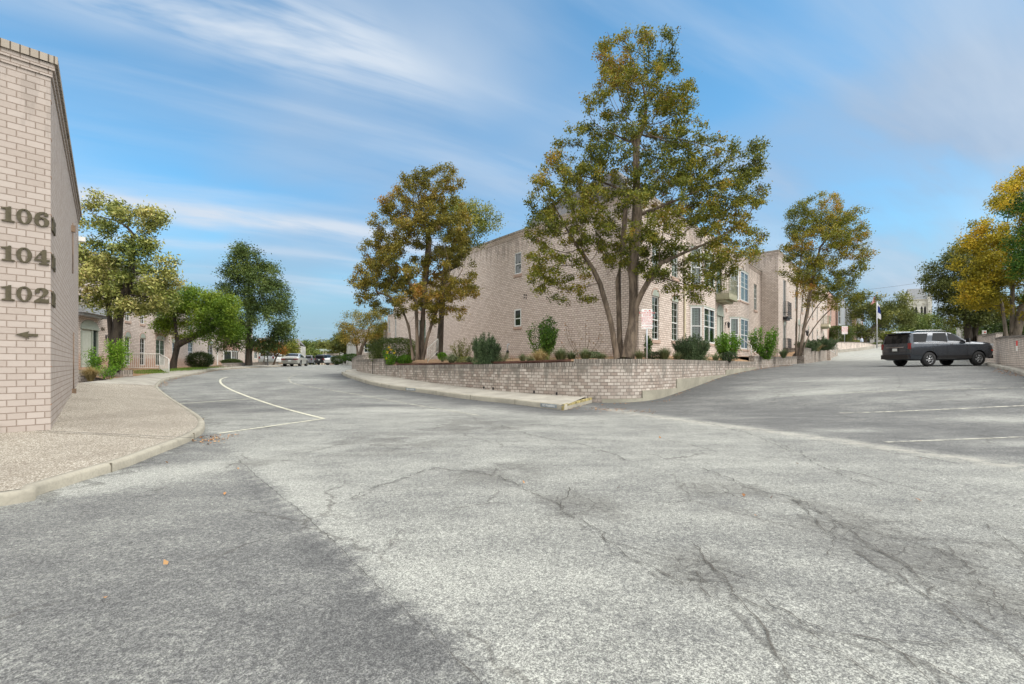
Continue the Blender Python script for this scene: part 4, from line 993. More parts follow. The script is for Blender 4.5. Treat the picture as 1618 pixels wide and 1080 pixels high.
# ------------------------------------------------------------------ next block up the lane
Z2 = 10.0
h2 = thing('lane_townhouse', 'tall brick townhouse with grimy parapet projecting just beyond the corner house', 'house', (*F2, 1.2))
G0 = CB + dR * 22.6
facade(h2, G0 - nR * .6, nR, -dR, 1.84, 1.0, Z2, [], M['brick'], uoff=3)
ops2 = [(2.0, 3.3, 2.4, 4.6), (2.0, 3.3, 5.3, 8.3)]
for i, s in enumerate((7.6, 11.3, 15.2, 18.2, 22.0, 27.5)):
    ops2.append((s, s + .9, 3.0 + .06 * i, 4.9 + .06 * i)); ops2.append((s, s + .9, 6.4, 8.1))
facade(h2, F2, dR, nR, 32, 1.0, Z2, ops2, M['brick'], uoff=9)
for i, o_ in enumerate(ops2):
    window(h2, F2, dR, nR, *o_, cols=2, rows=(2, 2) if i > 1 else None, arch=.32 if i % 2 == 0 else 0, sill=i > 1, shutters=False, curtain=i % 3 == 0, doors=i < 2, deep=i < 6)
balcony(h2, F2, dR, nR, 1.8, 3.5, 5.2, .35, 1.2, box=False, cols='black', slabm='black'); balcony(h2, F2, dR, nR, 1.8, 3.5, 2.3, .35, 1.1, box=False, cols='black', slabm='black')
balcony(h2, F2, dR, nR, 25.5, 27.3, 5.9, .8, 1.3); lantern(h2, F2, dR, nR, 13.3, 4.6, 1.6)
door(h2, F2, dR, nR, 9.2, 10.4, 2.6, 5.0, .5)
parapet(h2, F2, dR, nR, 32, Z2, ext=(1, 0)); parapet(h2, G0 - nR * .6, nR, -dR, 1.84, Z2 + .0, steps=((.028, .10), (.062, .10), (.097, .115)))
closed_roof(h2, [tuple(F2), tuple(F2 + dR * 32), tuple(F2 + dR * 32 - nR * 14), tuple(F2 - nR * 14)], Z2 - .1)
mb = MB(); a, b = F2 - nR * 1.2, F2 - nR * 14; mb.face([(*a, 1), (*b, 1), (*b, Z2), (*a, Z2)], 0, [(0, 1), (13, 1), (13, Z2), (0, Z2)], [(0, 9), (0, 9), (0, 0), (0, 0)]); mb.build('side_wall', M['brick'], h2); mb = MB()
a, b = F2 + dR * 32, F2 + dR * 32 - nR * 14; mb.face([(*a, 1), (*b, 1), (*b, Z2), (*a, Z2)], 0, [(0, 1), (13, 1), (13, Z2), (0, Z2)], [(0, 9), (0, 9), (0, 0), (0, 0)]); mb.build('side_wall', M['brick'], h2)
mansard(h2, [tuple(F2 + dR * 31 - nR * .5), tuple(F2 - nR * .5 + dR * 6)], Z2 + .1, 1.5, 1.4)
# ------------------------------------------------------------------ number wall building (far left)
ZA = 5.86
ha = thing('number_wall_building', 'tall pale brick end building at the left edge carrying the numbers 106, 104 and 102', 'building', (*BA, .1))
nF = np.array([.72, -.693]); nS = np.array([.7455, .666])
dFb = -BAf * -1
facade(ha, BA, BAf, nF, 9, .0, ZA, [], M['brick_end'], uoff=.035)
facade(ha, BA, BAd, nS, 10.1, .0, ZA, [], M['brick_end'], uoff=.10)
def pal(o, d, n, L, e0, e1):
    mb = MB()
    z = ZA
    for i, (pr, h) in enumerate(((.022, .1), (.05, .1), (.085, .12))):
        mb.frame_box(V3(np.array(o) - np.array(d) * (e0 * pr) + np.array(n) * pr, z), Vector((*d, 0)) * (L + (e0 + e1) * pr), Vector((*(-np.array(n)), 0)) * (.3 + pr), Vector((0, 0, h)), i); z += h
    mb.build('parapet', [M['brick_end'], M['brick_end'], M['coping2']], ha)
M['coping2'] = brick_mat('dark_coping', (.36, .32, .27), (.27, .235, .195), (.08, .065, .05), bw=.1016, rh=.5, grime=.7, shift=0.0)
pal(BA, BAf, nF, 9, .0, 0); pal(BA, BAd, nS, 10.1, 1, 0)
p3 = BA + BAd * 10.1; p4 = p3 - nS * 7; p5 = BA + BAf * 9
closed_roof(ha, [tuple(BA), tuple(p3), tuple(p4), tuple(p5)], ZA - .1)
mb = MB(); mb.face([(*p3, 0), (*p4, 0), (*p4, ZA + .3), (*p3, ZA + .3)], 0, [(0, 0), (7, 0), (7, 6), (0, 6)], [(0, 3)] * 4); mb.face([(*p4, 0), (*p5, 0), (*p5, ZA), (*p4, ZA)], 0, [(0, 0), (9, 0), (9, 6), (0, 6)], [(0, 3)] * 4); mb.build('back_wall', M['brick_end'], ha)
# raised corner courses (every sixth course stands back a little)
mb = MB()
for z in np.arange(.61, 5.7, .6096):
    mb.frame_box(V3(BA + BAf * .001, z - .004), Vector((*BAd, 0)) * .14, Vector((*nS, 0)) * .006, Vector((0, 0, .012)))
mb.build('course_joint', plain('rust_mortar', (.34, .17, .08), .9, var=.2), ha)
def numeral_mesh(ch, s):
    """bold slab-serif figure, unit height -> list of splines groups (even-odd inside a group)"""
    def el(cx, cy, rx, ry, n=28, a0=0, a1=2 * math.pi): return [(cx + rx * math.cos(t), cy + ry * math.sin(t)) for t in np.linspace(a0, a1, n, endpoint=(a1 - a0) < 6.2)]
    if ch == '0': return [[el(.36, .5, .36, .5), el(.36, .5, .145, .42)]]
    if ch == '1': return [[[(.05, .0), (.62, .0), (.62, .085), (.47, .11), (.47, 1.0), (.36, 1.0), (.30, .93), (.02, .86), (.02, .79), (.215, .80), (.215, .11), (.05, .085)]]]
    if ch == '4': return [[[(.40, 1.0), (.58, 1.0), (.58, .36), (.74, .36), (.74, .23), (.58, .23), (.58, .11), (.70, .085), (.70, 0), (.22, 0), (.22, .085), (.34, .11), (.34, .23), (0, .23), (0, .34)], [(.34, .36), (.34, .74), (.10, .36)]]]
    if ch == '2':
        up = [(.03, .70), (.05, .83), (.15, .95), (.33, 1.0), (.53, .97), (.66, .86), (.68, .70), (.60, .54), (.42, .38), (.27, .255), (.45, .255), (.66, .24), (.70, .40), (.70, .0), (.0, .0), (.0, .10), (.17, .26), (.33, .44), (.42, .60), (.42, .76), (.36, .88), (.27, .90), (.26, .88)]
        return [[up], [el(.15, .74, .125, .125)]]
    if ch == '6':
        tail = [(.0, .42), (.02, .62), (.10, .82), (.25, .96), (.43, 1.0), (.58, .97), (.66, .88), (.66, .80), (.60, .87), (.48, .91), (.36, .86), (.28, .74), (.255, .56), (.25, .40)]
        return [[el(.36, .32, .36, .32), el(.355, .31, .135, .25)], [tail], [el(.565, .81, .11, .10)]]
def figures(parent, txt, o, dirx, n, h, z, mat, u0):
    """o: 2d base point; figures run along dirx"""
    u = u0
    for ch in txt:
        mb = MB(); me = None
        for gi, grp in enumerate(numeral_mesh(ch, h)):
            cu = bpy.data.curves.new('c', 'CURVE'); cu.dimensions = '2D'; cu.fill_mode = 'BOTH'; cu.extrude = .010
            for pl in grp:
                sp = cu.splines.new('POLY'); sp.points.add(len(pl) - 1); sp.use_cyclic_u = True
                for q, (a, b) in zip(sp.points, pl): q.co = (a * h, b * h, 0, 1)
            ob_ = bpy.data.objects.new('c', cu); COL.objects.link(ob_); dg = bpy.context.evaluated_depsgraph_get(); m_ = bpy.data.meshes.new_from_object(ob_.evaluated_get(dg)); bpy.data.objects.remove(ob_)
            vs = [Vector(v.co) + Vector((0, 0, gi * .0015)) for v in m_.vertices]; b0 = len(mb.v)
            R = face_rot((*dirx, 0)); base = V3(np.array(o) + np.array(dirx) * u + np.array(n) * .016, z)
            mb.v += [tuple(base + R @ v) for v in vs]
            for p in m_.polygons: mb.f.append(tuple(b0 + i for i in p.vertices)); mb.m.append(0); mb.sm.append(False); mb.uv += [(0, 0)] * len(p.vertices); mb.uv2 += [(0, 9)] * len(p.vertices)
        mb.build('numeral', mat, parent)
        u += h * (.64 if ch == '1' else .76) + h * .05
    return u
mx, my = BA
right = -BAf        # reading direction on the front face, towards the corner
for (txt, z, nm) in (('106', 3.44, 'topmost'), ('104', 2.84, 'middle'), ('102', 2.235, 'lowest')):
    t = thing('house_number', {'106': 'bronze slab serif number 106, topmost on the left brick corner', '104': 'bronze slab serif number 104 between 106 and 102', '102': 'bronze slab serif number 102 above the small arrow'}[txt], 'number', (*(BA - right * .28), z), 0, 'bronze numbers on the corner wall')
    figures(t, txt, BA, right, nF, .235, z, M['bronze'], -.535)
    t = thing('house_number', {'106': 'topmost edge-on number on the receding side wall', '104': 'middle edge-on number on the receding side wall', '102': 'lowest edge-on number on the receding side wall'}[txt], 'number', (*(BA + BAd * .2), z), 0, 'bronze numbers on the receding side wall')
    figures(t, txt, BA, BAd, nS, .235, z - .02, M['bronze'], .05)
t = thing('direction_arrow', 'small bronze arrow pointing left below the number 102', 'arrow', (*(BA - right * .28), 1.72)); s = MB()
s.prism([(-.38, .0), (-.235, .055), (-.25, .016), (-.14, .016), (-.14, -.022), (-.25, -.022), (-.235, -.06)], V3(BA + nF * .006, 1.72), Vector((*right, 0)), Vector((0, 0, 1)), Vector((*nF, 0)) * .02); s.build('arrow_plate', M['bronze'], t)
t = thing('splash_block', 'small pale downspout outlet block at the foot of the number wall', 'block', (*(BA - right * .60 + nF * .1), .22)); s = MB(); s.frame_box(V3(BA - right * .95 + nF * .01, .285), Vector((*right, 0)) * .40, Vector((*nF, 0)) * .10 , Vector((0, 0, .085)) ); s.build('outlet', M['white_paint'], t)
s = MB(); p = BA + BAd * 6.3; s.tube([V3(p + nS * .03, .6), V3(p + nS * .03, 2.1)], .011, 6); s.box(*(p + nS * .04), .55, .1, .08, .14, 0, 2.3); s.build('conduit', plain('rusty_conduit', (.19, .13, .085), .8, var=.3), ha); s = MB(); s.tube([V3(BA + BAd * 5.9 + nS * .03, 3.6), V3(BA + BAd * 5.9 + nS * .03, 4.9)], .011, 6); s.box(*(BA + BAd * 5.9 + nS * .04), 4.75, .1, .08, .16, 0, 2.3); s.build('conduit', plain('rusty_conduit', (.19, .13, .085), .8, var=.3), ha)
s = MB(); p = BA + BAd * 9.6; s.box(*(p + nS * .10), 5.25, .16, .16, .14, 0, .7); s.build('floodlight', M['white_paint'], ha)
M['grey_b'] = plain('grey_bay_cladding', (.26, .28, .30), .7, var=.1)
M['white_board'] = plain('white_boarding', (.62, .62, .58), .7, var=.08)
M['slate'] = plain('grey_slate', (.17, .18, .19), .8, var=.2)
# ------------------------------------------------------------------ left street row behind the magnolia
SB = np.array([-23.1, 24.3]); dB = np.array([-.33, .944]); nB = np.array([.944, .33])
def uB(px):
    k = (px - 809) / PX; return (SB[0] - k * SB[1]) / (k * dB[1] - dB[0])
hb = thing('street_townhouses', 'row of pinkish townhouses with sage arched panels behind the magnolia', 'house', (*SB, .8))
opB = [(.12, 1.9, 1.12, 3.2), (5.15, 5.95, 1.22, 3.05), (7.35, 8.2, 1.22, 3.1), (10.0, 11.8, 1.2, 3.15), (5.2, 5.9, 4.1, 5.3), (7.4, 8.1, 4.1, 5.3), (10.1, 11.7, 3.9, 6.0)]
facade(hb, SB - dB * 7, dB, nB, 20.2, .4, 6.9, [(a + 7, b + 7, c, e) for a, b, c, e in opB], M['brick'], uoff=0)
door(hb, SB, dB, nB, .12, 1.9, 1.12, 3.2, .42)
for i, o_ in enumerate(opB[1:]): window(hb, SB, dB, nB, *o_, cols=2, rows=(2, 3) if i != 5 else None, arch=.32 if i < 3 else 0, sill=i in (3, 4), shutters=False, curtain=i in (0, 2, 3), doors=i == 2)
balcony(hb, SB, dB, nB, 9.7, 12.1, 3.85, .7, 1.1, box=False); balcony(hb, SB, dB, nB, -.8, 2.0, 4.1, .6, .6, box=True, lace=False, cols='grey_trim', slabm='grey_trim')
lantern(hb, SB, dB, nB, 2.75, 2.9, 1.3); downspout(hb, SB + dB * 4.5, nB, 1.0, 6.7)
mb = MB(); text_mesh('address_numeral', '104', .3, M['bronze'], hb, (*(SB + dB * 2.35 + nB * .02), 3.32), face_rot((*dB, 0)), .006)
parapet(hb, SB - dB * 7, dB, nB, 20.2, 6.9)
mansard(hb, [tuple(SB + dB * 13.2 - nB * .3), tuple(SB - dB * 7 - nB * .3)], 7.1, 1.1, 1.0)
closed_roof(hb, [tuple(SB - dB * 7 - nB * 1.3), tuple(SB + dB * 13.2 - nB * 1.3), tuple(SB + dB * 13.2 - nB * 9), tuple(SB - dB * 7 - nB * 9)], 8.18)
q = SB + dB * 13.2
facade(hb, q, -nB, dB, 5, .4, 7, [], M['brick_pink'], name='party_wall')
hb2 = thing('street_townhouses', 'farther pinkish townhouses on the left street between the bright green tree and the dark oak', 'house', (*(SB + dB * 20), .9))
o2 = SB + dB * 13.2 - nB * .9
def oB(a, b, c, e): return (a - 13.2, b - 13.2, c, e)
op2 = [oB(15.8, 16.9, 1.7, 3.2), oB(20.1, 21.6, 1.7, 3.4), oB(26.2, 28.2, 1.2, 3.6), oB(33, 35, 1.7, 3.0), oB(44, 45.5, 1.2, 3.4), oB(15.8, 16.9, 4.6, 6.1), oB(20.1, 21.6, 4.6, 6.1), oB(33, 35, 4.6, 6.1)]
facade(hb2, o2, dB, nB, 36, .4, 7.2, op2, M['brick'], uoff=2)
for i, o_ in enumerate(op2): window(hb2, o2, dB, nB, *o_, cols=2, rows=(2, 2), arch=.3 if i < 5 else 0, sill=i not in (2, 4), shutters=False, deep=False, doors=i == 2, frame='grey_trim' if i == 2 else 'white')
parapet(hb2, o2, dB, nB, 36, 7.2); closed_roof(hb2, [tuple(o2), tuple(o2 + dB * 36), tuple(o2 + dB * 36 - nB * 9), tuple(o2 - nB * 9)], 7.1)
for u in (16.5, 25.5): downspout(hb2, o2 + dB * u, nB, 1.0, 7.0, 'white_paint')
lantern(hb2, o2, dB, nB, 16.0, 3.1, 1.6)
# projecting porch + bay of that row
def prism_house(parent, pts, z0, z1, mat, name, roof='roof'):
    mb = MB(); n = len(pts); s = 0
    for i in range(n):
        a, b = pts[i], pts[(i + 1) % n]; L = math.hypot(b[0] - a[0], b[1] - a[1])
        mb.face([(*a, z0), (*b, z0), (*b, z1), (*a, z1)], 0, [(s, z0), (s + L, z0), (s + L, z1), (s, z1)], [(s, z1 - z0), (s + L, z1 - z0), (s + L, 0), (s, 0)]); s += L
    w = mb.build(name, M[mat], parent); mb = MB(); mb.face([(*p, z1 - .02) for p in pts]); mb.build('roof', M[roof], parent); return w
a = o2 + dB * 19.0; prism_house(hb2, [tuple(a), tuple(a + nB * 1.0), tuple(a + nB * 1.0 + dB * 3.4), tuple(a + dB * 3.4)], 3.0, 5.3, 'brick_pink', 'bay_band')
w = MB(); w.frame_box(V3(a + nB * .02 + dB * .05, 1.6), Vector((*dB, 0)) * 3.3, Vector((*nB, 0)) * .9, Vector((0, 0, 1.4))); bw_ = w.build('bay_window', M['white'], hb2)
g = MB()
for k in range(3): p = a + nB * .93 + dB * (.2 + 1.07 * k); g.face([V3(p, 1.75), V3(p + dB * .9, 1.75), V3(p + dB * .9, 2.85), V3(p, 2.85)])
p = a + dB * .04; g.face([V3(p + nB * .15, 1.75), V3(p + nB * .85, 1.75), V3(p + nB * .85, 2.85), V3(p + nB * .15, 2.85)]); g.build('pane', M['glass'], bw_)
# terrace rail, planter wall, lawn
def rail(name, label, pts, h=.9, gap=.13, mat='railing', group=None, cat='handrail', r=.022):
    """pts: list of (x,y,z) foot points"""
    t = thing(name, label, cat, pts[0], 0, group); mb = MB(); up = Vector((0, 0, h)); ps = [Vector(p) for p in pts]
    for a, b in zip(ps[:-1], ps[1:]): mb.tube([a + up, b + up], r, 6); mb.tube([a + Vector((0, 0, .09)), b + Vector((0, 0, .09))], r * .8, 6)
    mb.build('top_rail', M[mat], t)
    mb = MB()
    for p in ps: mb.tube([p - Vector((0, 0, .1)), p + up], r, 6)
    mb.build('posts', M[mat], t)
    mb = MB()
    for a, b in zip(ps[:-1], ps[1:]):
        k = max(1, int((b - a).length / gap))
        for i in range(1, k): q = a + (b - a) * i / k; mb.tube([q + Vector((0, 0, .09)), q + up], r * .5, 4, cap=False)
    o = mb.build('balusters', M[mat], t); return t
rail('terrace_railing', 'pale metal railing along the terrace of the left row, dropping down its steps', [(*XD(196, 26.6), .98), (*XD(252, 26.2), .98), (*XD(267, 24.8), .66)])
t = thing('brick_planter', 'low whitewashed brick planter under the bright green shrub on the left', 'planter', (*XD(175, 21), .6))
pp = [XD(100, 20.2), XD(210, 21.4), XD(209, 24.0), XD(100, 23.0)]
def box_wall(parent, pts, z0, z1, mat, capm):
    mb = MB(); s = 0; n = len(pts)
    for i in range(n):
        a, b = pts[i], pts[(i + 1) % n]; L = math.hypot(b[0] - a[0], b[1] - a[1])
        mb.face([(*a, z0), (*b, z0), (*b, z1 - .2), (*a, z1 - .2)], 0, [(s, z0), (s + L, z0), (s + L, z1 - .2), (s, z1 - .2)]); 
        mb.face([(*a, z1 - .2), (*b, z1 - .2), (*b, z1), (*a, z1)], 1, [(s, 0.02), (s + L, .02), (s + L, .19), (s, .19)]); s += L
    mb.face([(*p, z1 - .03) for p in pts], 2); mb.build('brickwork', [M[mat], M[capm], M['soil']], parent)
box_wall(t, pp, .3, 1.0, 'brick_wall', 'coping')
fac_l = np.array([SB - dB * 2, SB + dB * 6, SB + dB * 13, SB + dB * 22])
kk = near_idx(fi, XD(385, 40)); k0_ = near_idx(fi, gp(262, 606))
lw = fi[3:kk]
ribbon('lawn_left', lw, fac_l, zg(lw[:, 0], lw[:, 1]) * 0 + np.interp(lw[:, 1], [16, 22, 30, 45], [.62, .68, .95, 1.18]), [.95, .98, 1.05, 1.15], M['soil'], 10, .01)
lwb = fi[kk - 1:]
ribbon('left_bank', lwb, np.array([SB + dB * 20, SB + dB * 33, SB + dB * 60]), np.interp(lwb[:, 1], [16, 22, 30, 45, 80], [.62, .68, .95, 1.18, 1.35]), [1.1, 1.3, 1.5], M['ground'], 6, .01)
w9, pl9 = low_wall('low_brick_wall', 'low stained brick wall beside the left pavement under the dark oak', [XD(357, 36.5), XD(385, 42.5), XD(412, 48.5), XD(440, 56)], 0, [1.38, 1.45, 1.55, 1.62], coping=.1)
# ------------------------------------------------------------------ buildings down the left street
hd = thing('gable_house', 'low pale brick house with a white double window beyond the brick wall on the bend', 'house', (*XD(575, 52), 1.2))
def wsimple(parent, p, q, z0, zt, ops, mat, frame='white', **kw):
    p, q = np.array(p, float), np.array(q, float); L = np.linalg.norm(q - p); d = (q - p) / L; n = np.array([d[1], -d[0]]); n = n if n @ (-p) > 0 else -n
    facade(parent, p, d, n, L, z0, zt, ops, M[mat])
    for o_ in ops: window(parent, p, d, n, *o_, cols=kw.get('cols', 2), rows=kw.get('rows', (1, 1)), shutters=False, deep=False, sill=False, frame=frame, fw=.09)
    return d, n
wsimple(hd, XD(563, 51), XD(608, 50), 1.0, 5.2, [(.95, 1.85, 2.6, 3.65)], 'brick', cols=2)
wsimple(hd, XD(537, 80), XD(563, 51), 1.0, 5.2, [(8, 9, 2, 4), (16, 17, 2, 4), (23, 24, 2, 4)], 'limestone')
closed_roof(hd, [XD(563, 51), XD(608, 50), XD(608, 70), XD(537, 80)], 5.2)
wa, _ = low_wall('low_brick_wall', 'low pinkish brick wall across the bend in front of the gable house', [XD(556, 38), XD(566, 34.5), XD(575, 33.5)], 0, [1.75, 1.9, 2.0], coping=.1)
hq = thing('brick_house', 'far pinkish brick house beyond the parked silver SUV on the left', 'house', (*XD(415, 84), 1.2))
wsimple(hq, XD(380, 88), XD(428, 84), .9, 5.4, [(1.5, 2.6, 2.4, 4.2), (4, 5, 2.4, 4.2)], 'brick'); wsimple(hq, XD(428, 84), XD(446, 100), .9, 5.4, [], 'brick'); closed_roof(hq, [XD(380, 88), XD(428, 84), XD(446, 100), XD(400, 104)], 5.4)
he = thing('end_wall_house', 'far house whose blank white end wall stands beside the silver sedan', 'house', (*XD(476, 74), 1.2))
wsimple(he, XD(483, 74), XD(474, 70), 1.0, 4.15, [], 'limestone'); wsimple(he, XD(474, 70), XD(440, 73), 1.0, 4.6, [(1.5, 2.6, 2.2, 3.6)], 'brick')
mb = MB(); a, b, c, e = XD(440, 73), XD(474, 70), XD(483, 74), XD(478, 84); rz = 5.6; r0, r1 = XD(447, 78), XD(472, 76)
mb.face([(*a, 4.6), (*b, 4.6), (*r1, rz), (*r0, rz)]); mb.face([(*b, 4.6), (*c, 4.15), (*r1, rz)]); mb.face([(*c, 4.15), (*e, 4.2), (*r0, rz), (*r1, rz)]); mb.build('roof', M['roof'], he)
hf = thing('canopy_building', 'far low building with a flat pale green canopy at the end of the left street', 'building', (*XD(510, 97), 1.2))
wsimple(hf, XD(500, 98), XD(536, 96), .9, 3.7, [(1, 2, 1.6, 3.2), (3.4, 4.4, 1.6, 3.2)], 'brick'); closed_roof(hf, [XD(500, 98), XD(536, 96), XD(536, 110), XD(500, 110)], 3.7)
mb = MB(); mb.frame_box((*XD(499, 93), 4.05), (2.7, .1, 0), (0, 4, 0), (0, 0, .42)); mb.build('canopy', plain('green_grey_fascia', (.30, .36, .33), .7), hf)
for i, px in enumerate((502, 506.5, 511, 515)):
    mb = MB(); x_, y_ = XD(px, 93.6); mb.box(x_, y_, 2.5, .16, .16, 3.1); mb.build('post', M['cream'], hf)
# ------------------------------------------------------------------ buildings at the top of the lane
hg = thing('quoined_house', 'tall brick building with pale block corner and grey bays behind the clipped hedge', 'house', (*XD(1300, 72), 3))
g0 = np.array(XD(1283, 70)); 
wsimple(hg, XD(1283, 72), XD(1294, 69), 2, 13.0, [], 'brick_pink'); 
wsimple(hg, XD(1294, 69), XD(1307, 69.6), 2, 13.5, [], 'brick_tan'); wsimple(hg, XD(1307, 69.6), XD(1325, 82), 2, 12.6, [(4, 5.4, 4.6, 7), (4, 5.4, 8.2, 10.4)], 'brick_pink', rows=(1, 1))
for (a_, b_, zt_) in ((1324.5, 1335, 12.7), (1335, 1342, 11.9), ):
    wsimple(hg, XD(a_, 78 if a_ < 1330 else 82), XD(b_, 79 if a_ < 1330 else 83), 2, zt_, [(.15, .9, 8.2, 11.2)], 'grey_b', rows=(1, 2))
M_ = None
closed_roof(hg, [XD(1283, 72), XD(1294, 69), XD(1307, 69.6), XD(1325, 82), XD(1325, 95), XD(1283, 95)], 12.9)
hh = thing('bay_window_house', 'pinkish house with tall grey bay windows and dark hipped roof behind the clipped hedge', 'house', (*XD(1345, 86), 3))
wsimple(hh, XD(1341, 86), XD(1346, 85), 2, 11.2, [(.08, .55, 4.5, 7.4), (.08, .55, 8, 10.6)], 'grey_b', rows=(1, 2)); wsimple(hh, XD(1346, 85), XD(1353, 86), 2, 10.6, [], 'brick_pink')
wsimple(hh, XD(1353, 87), XD(1361.5, 88.5), 2, 10.2, [(.2, .9, 4.5, 7), (.2, .9, 7.6, 9.8)], 'grey_b', rows=(1, 2)); wsimple(hh, XD(1361.5, 88.5), XD(1364, 100), 2, 10.2, [], 'brick_pink')
mb = MB()
ev = [XD(1338, 83.5), XD(1355, 83.5), XD(1364.5, 87), XD(1366, 100), XD(1336, 100)]; ap = [XD(1341, 92), XD(1356, 93)]
ez = 11.0
for a, b, r in ((0, 1, (ap[0], ap[1])), (1, 2, (ap[1],)), (2, 3, (ap[1],)), (3, 4, (ap[1], ap[0])), (4, 0, (ap[0],))):
    mb.face([(*ev[a], ez), (*ev[b], ez)] + [(*q, ez + 1.6) for q in (r if len(r) == 1 else (r[1], r[0]))])
mb.face([(*q, ez - .25) for q in ev[::-1]])
for a, b in zip(ev, ev[1:] + ev[:1]): mb.face([(*a, ez - .25), (*b, ez - .25), (*b, ez), (*a, ez)])
mb.build('roof', M['roof'], hh)
hk = thing('white_clubhouse', 'low white building seen under the leaning oak at the top of the lane', 'building', (*XD(1385, 98), 4.5))
wsimple(hk, XD(1366, 99), XD(1396, 97), 3.5, 8.4, [(.4, 1.0, 5.2, 7.0), (1.6, 2.2, 5.2, 7.0), (3, 3.5, 5.2, 7)], 'white_board', rows=(1, 1)); wsimple(hk, XD(1396, 97), XD(1399, 108), 3.5, 8.4, [], 'white_board')
closed_roof(hk, [XD(1364, 98), XD(1397, 96), XD(1400, 109), XD(1364, 110)], 8.5)
# church tower
tw = thing('church_tower', 'pale stone church tower with paired pointed windows and steep grey roof above the trees', 'tower', (*XD(1446, 150), 0))
TD = 150.0; tx, ty = XD(1445.5, TD); hwid = 2.65; zt1 = 22.0
ar = math.radians(-20)
def trot(x, y): return (tx + x * math.cos(ar) - y * math.sin(ar), ty + x * math.sin(ar) + y * math.cos(ar))
c4 = [trot(-hwid, -hwid), trot(hwid, -hwid), trot(hwid, hwid), trot(-hwid, hwid)]
prism_house(tw, c4, 0, zt1 + .4, 'limestone', 'tower_shaft')
mb = MB()
for (x, y) in ((-1, -1), (1, -1), (1, 1), (-1, 1)):
    a = trot(x * hwid, y * hwid); mb.box(a[0], a[1], 11.5, 1.1, 1.1, 24.0, 0, ar); mb.lathe((a[0], a[1], 23.5), [(.62, 0), (.0, 1.5)], 4, sm=False)
mb.build('corner_buttress', M['limestone'], tw)
mb = MB()
for sx in (-1.15, 1.15):
    for dx in (-.42, .42):
        for (ax, fn) in (('f', lambda u: trot(u, -hwid - .03)), ('s', lambda u: trot(-hwid - .03, u))):
            u = sx + dx; w_ = .3; zb_ = 16.6; zt_ = 19.6
            pa, pb, pm = fn(u - w_), fn(u + w_), fn(u); mb.face([(*pa, zb_), (*pb, zb_), (*pb, zt_), (*pm, zt_ + .7), (*pa, zt_)])
mb.build('belfry_opening', M['dark'], tw)
mb = MB()
for sx in (-1.15, 1.15):
    for q in (trot(sx, -hwid - .08),): mb.box(q[0], q[1], 20.9, .5, .1, .5, 0, ar)
q = trot(0, -hwid - .05); mb.box(q[0], q[1], 15.9, 5, .25, .3, 0, ar); mb.box(q[0], q[1], 22.3, 6, .3, .3, 0, ar); mb.build('string_course', M['concrete_pale'], tw)
mb = MB(); r0, r1 = trot(-2.0, 0), trot(2.0, 0); ez = zt1 + .45; rz = 26.3
mb.face([(*c4[0], ez), (*c4[1], ez), (*r1, rz), (*r0, rz)]); mb.face([(*c4[2], ez), (*c4[3], ez), (*r0, rz), (*r1, rz)]); mb.face([(*c4[1], ez), (*c4[2], ez), (*r1, rz)]); mb.face([(*c4[3], ez), (*c4[0], ez), (*r0, rz)]); mb.build('roof', M['slate'], tw)
# ------------------------------------------------------------------ foliage
def leaf_mat(name, stops, transl=.25, rough=.6):
    m, nt, b = new_mat(name); T = NT(nt); a = T.attr('tone')
    c = T.ramp(a, stops); T.set(b.inputs['Base Color'], c); b.inputs['Roughness'].default_value = rough; b.inputs['Specular IOR Level'].default_value = .3
    tr = T.N.new('ShaderNodeBsdfTranslucent'); T.L.new(c, tr.inputs[0]); mx = T.N.new('ShaderNodeMixShader'); mx.inputs[0].default_value = transl
    T.L.new(b.outputs[0], mx.inputs[1]); T.L.new(tr.outputs[0], mx.inputs[2]); T.L.new(mx.outputs[0], nt.nodes['Material Output'].inputs[0]); return m
L = {}
L['myrtle'] = leaf_mat('myrtle_leaf', [(0, (.058, .076, .010)), (.35, (.155, .175, .018)), (.62, (.27, .245, .030)), (.85, (.37, .26, .035)), (1, (.44, .20, .04))])
L['myrtle2'] = leaf_mat('myrtle_leaf_brown', [(0, (.08, .085, .014)), (.35, (.185, .17, .025)), (.65, (.31, .235, .038)), (1, (.42, .21, .045))])
L['magnolia'] = leaf_mat('magnolia_leaf', [(0, (.065, .10, .018)), (.4, (.21, .24, .05)), (.75, (.42, .40, .12)), (1, (.54, .43, .17))], .12, .4)
L['bright'] = leaf_mat('bright_leaf', [(0, (.045, .10, .008)), (.45, (.13, .21, .014)), (1, (.29, .33, .035))])
L['oak'] = leaf_mat('oak_leaf', [(0, (.022, .042, .010)), (.5, (.08, .125, .026)), (1, (.20, .24, .055))], .2)
L['oliveoak'] = leaf_mat('olive_oak_leaf', [(0, (.035, .05, .012)), (.5, (.115, .135, .028)), (1, (.24, .24, .055))], .15)
L['yellow'] = leaf_mat('yellow_leaf', [(0, (.10, .10, .010)), (.4, (.29, .25, .02)), (.8, (.55, .42, .03)), (1, (.58, .36, .03))])
L['yellowgreen'] = leaf_mat('yellowgreen_leaf', [(0, (.06, .09, .012)), (.5, (.18, .21, .03)), (1, (.36, .33, .06))])
L['orange'] = leaf_mat('orange_leaf', [(0, (.10, .07, .015)), (.5, (.26, .13, .025)), (1, (.42, .16, .03))])
L['nandina'] = leaf_mat('shrub_leaf', [(0, (.04, .10, .006)), (.5, (.12, .27, .015)), (1, (.27, .42, .04))], .3)
L['shrub'] = leaf_mat('green_shrub_leaf', [(0, (.02, .055, .006)), (.5, (.065, .15, .015)), (1, (.17, .27, .04))])
L['rosemary'] = leaf_mat('rosemary_leaf', [(0, (.012, .026, .010)), (.5, (.055, .095, .035)), (1, (.15, .20, .09))], .1)
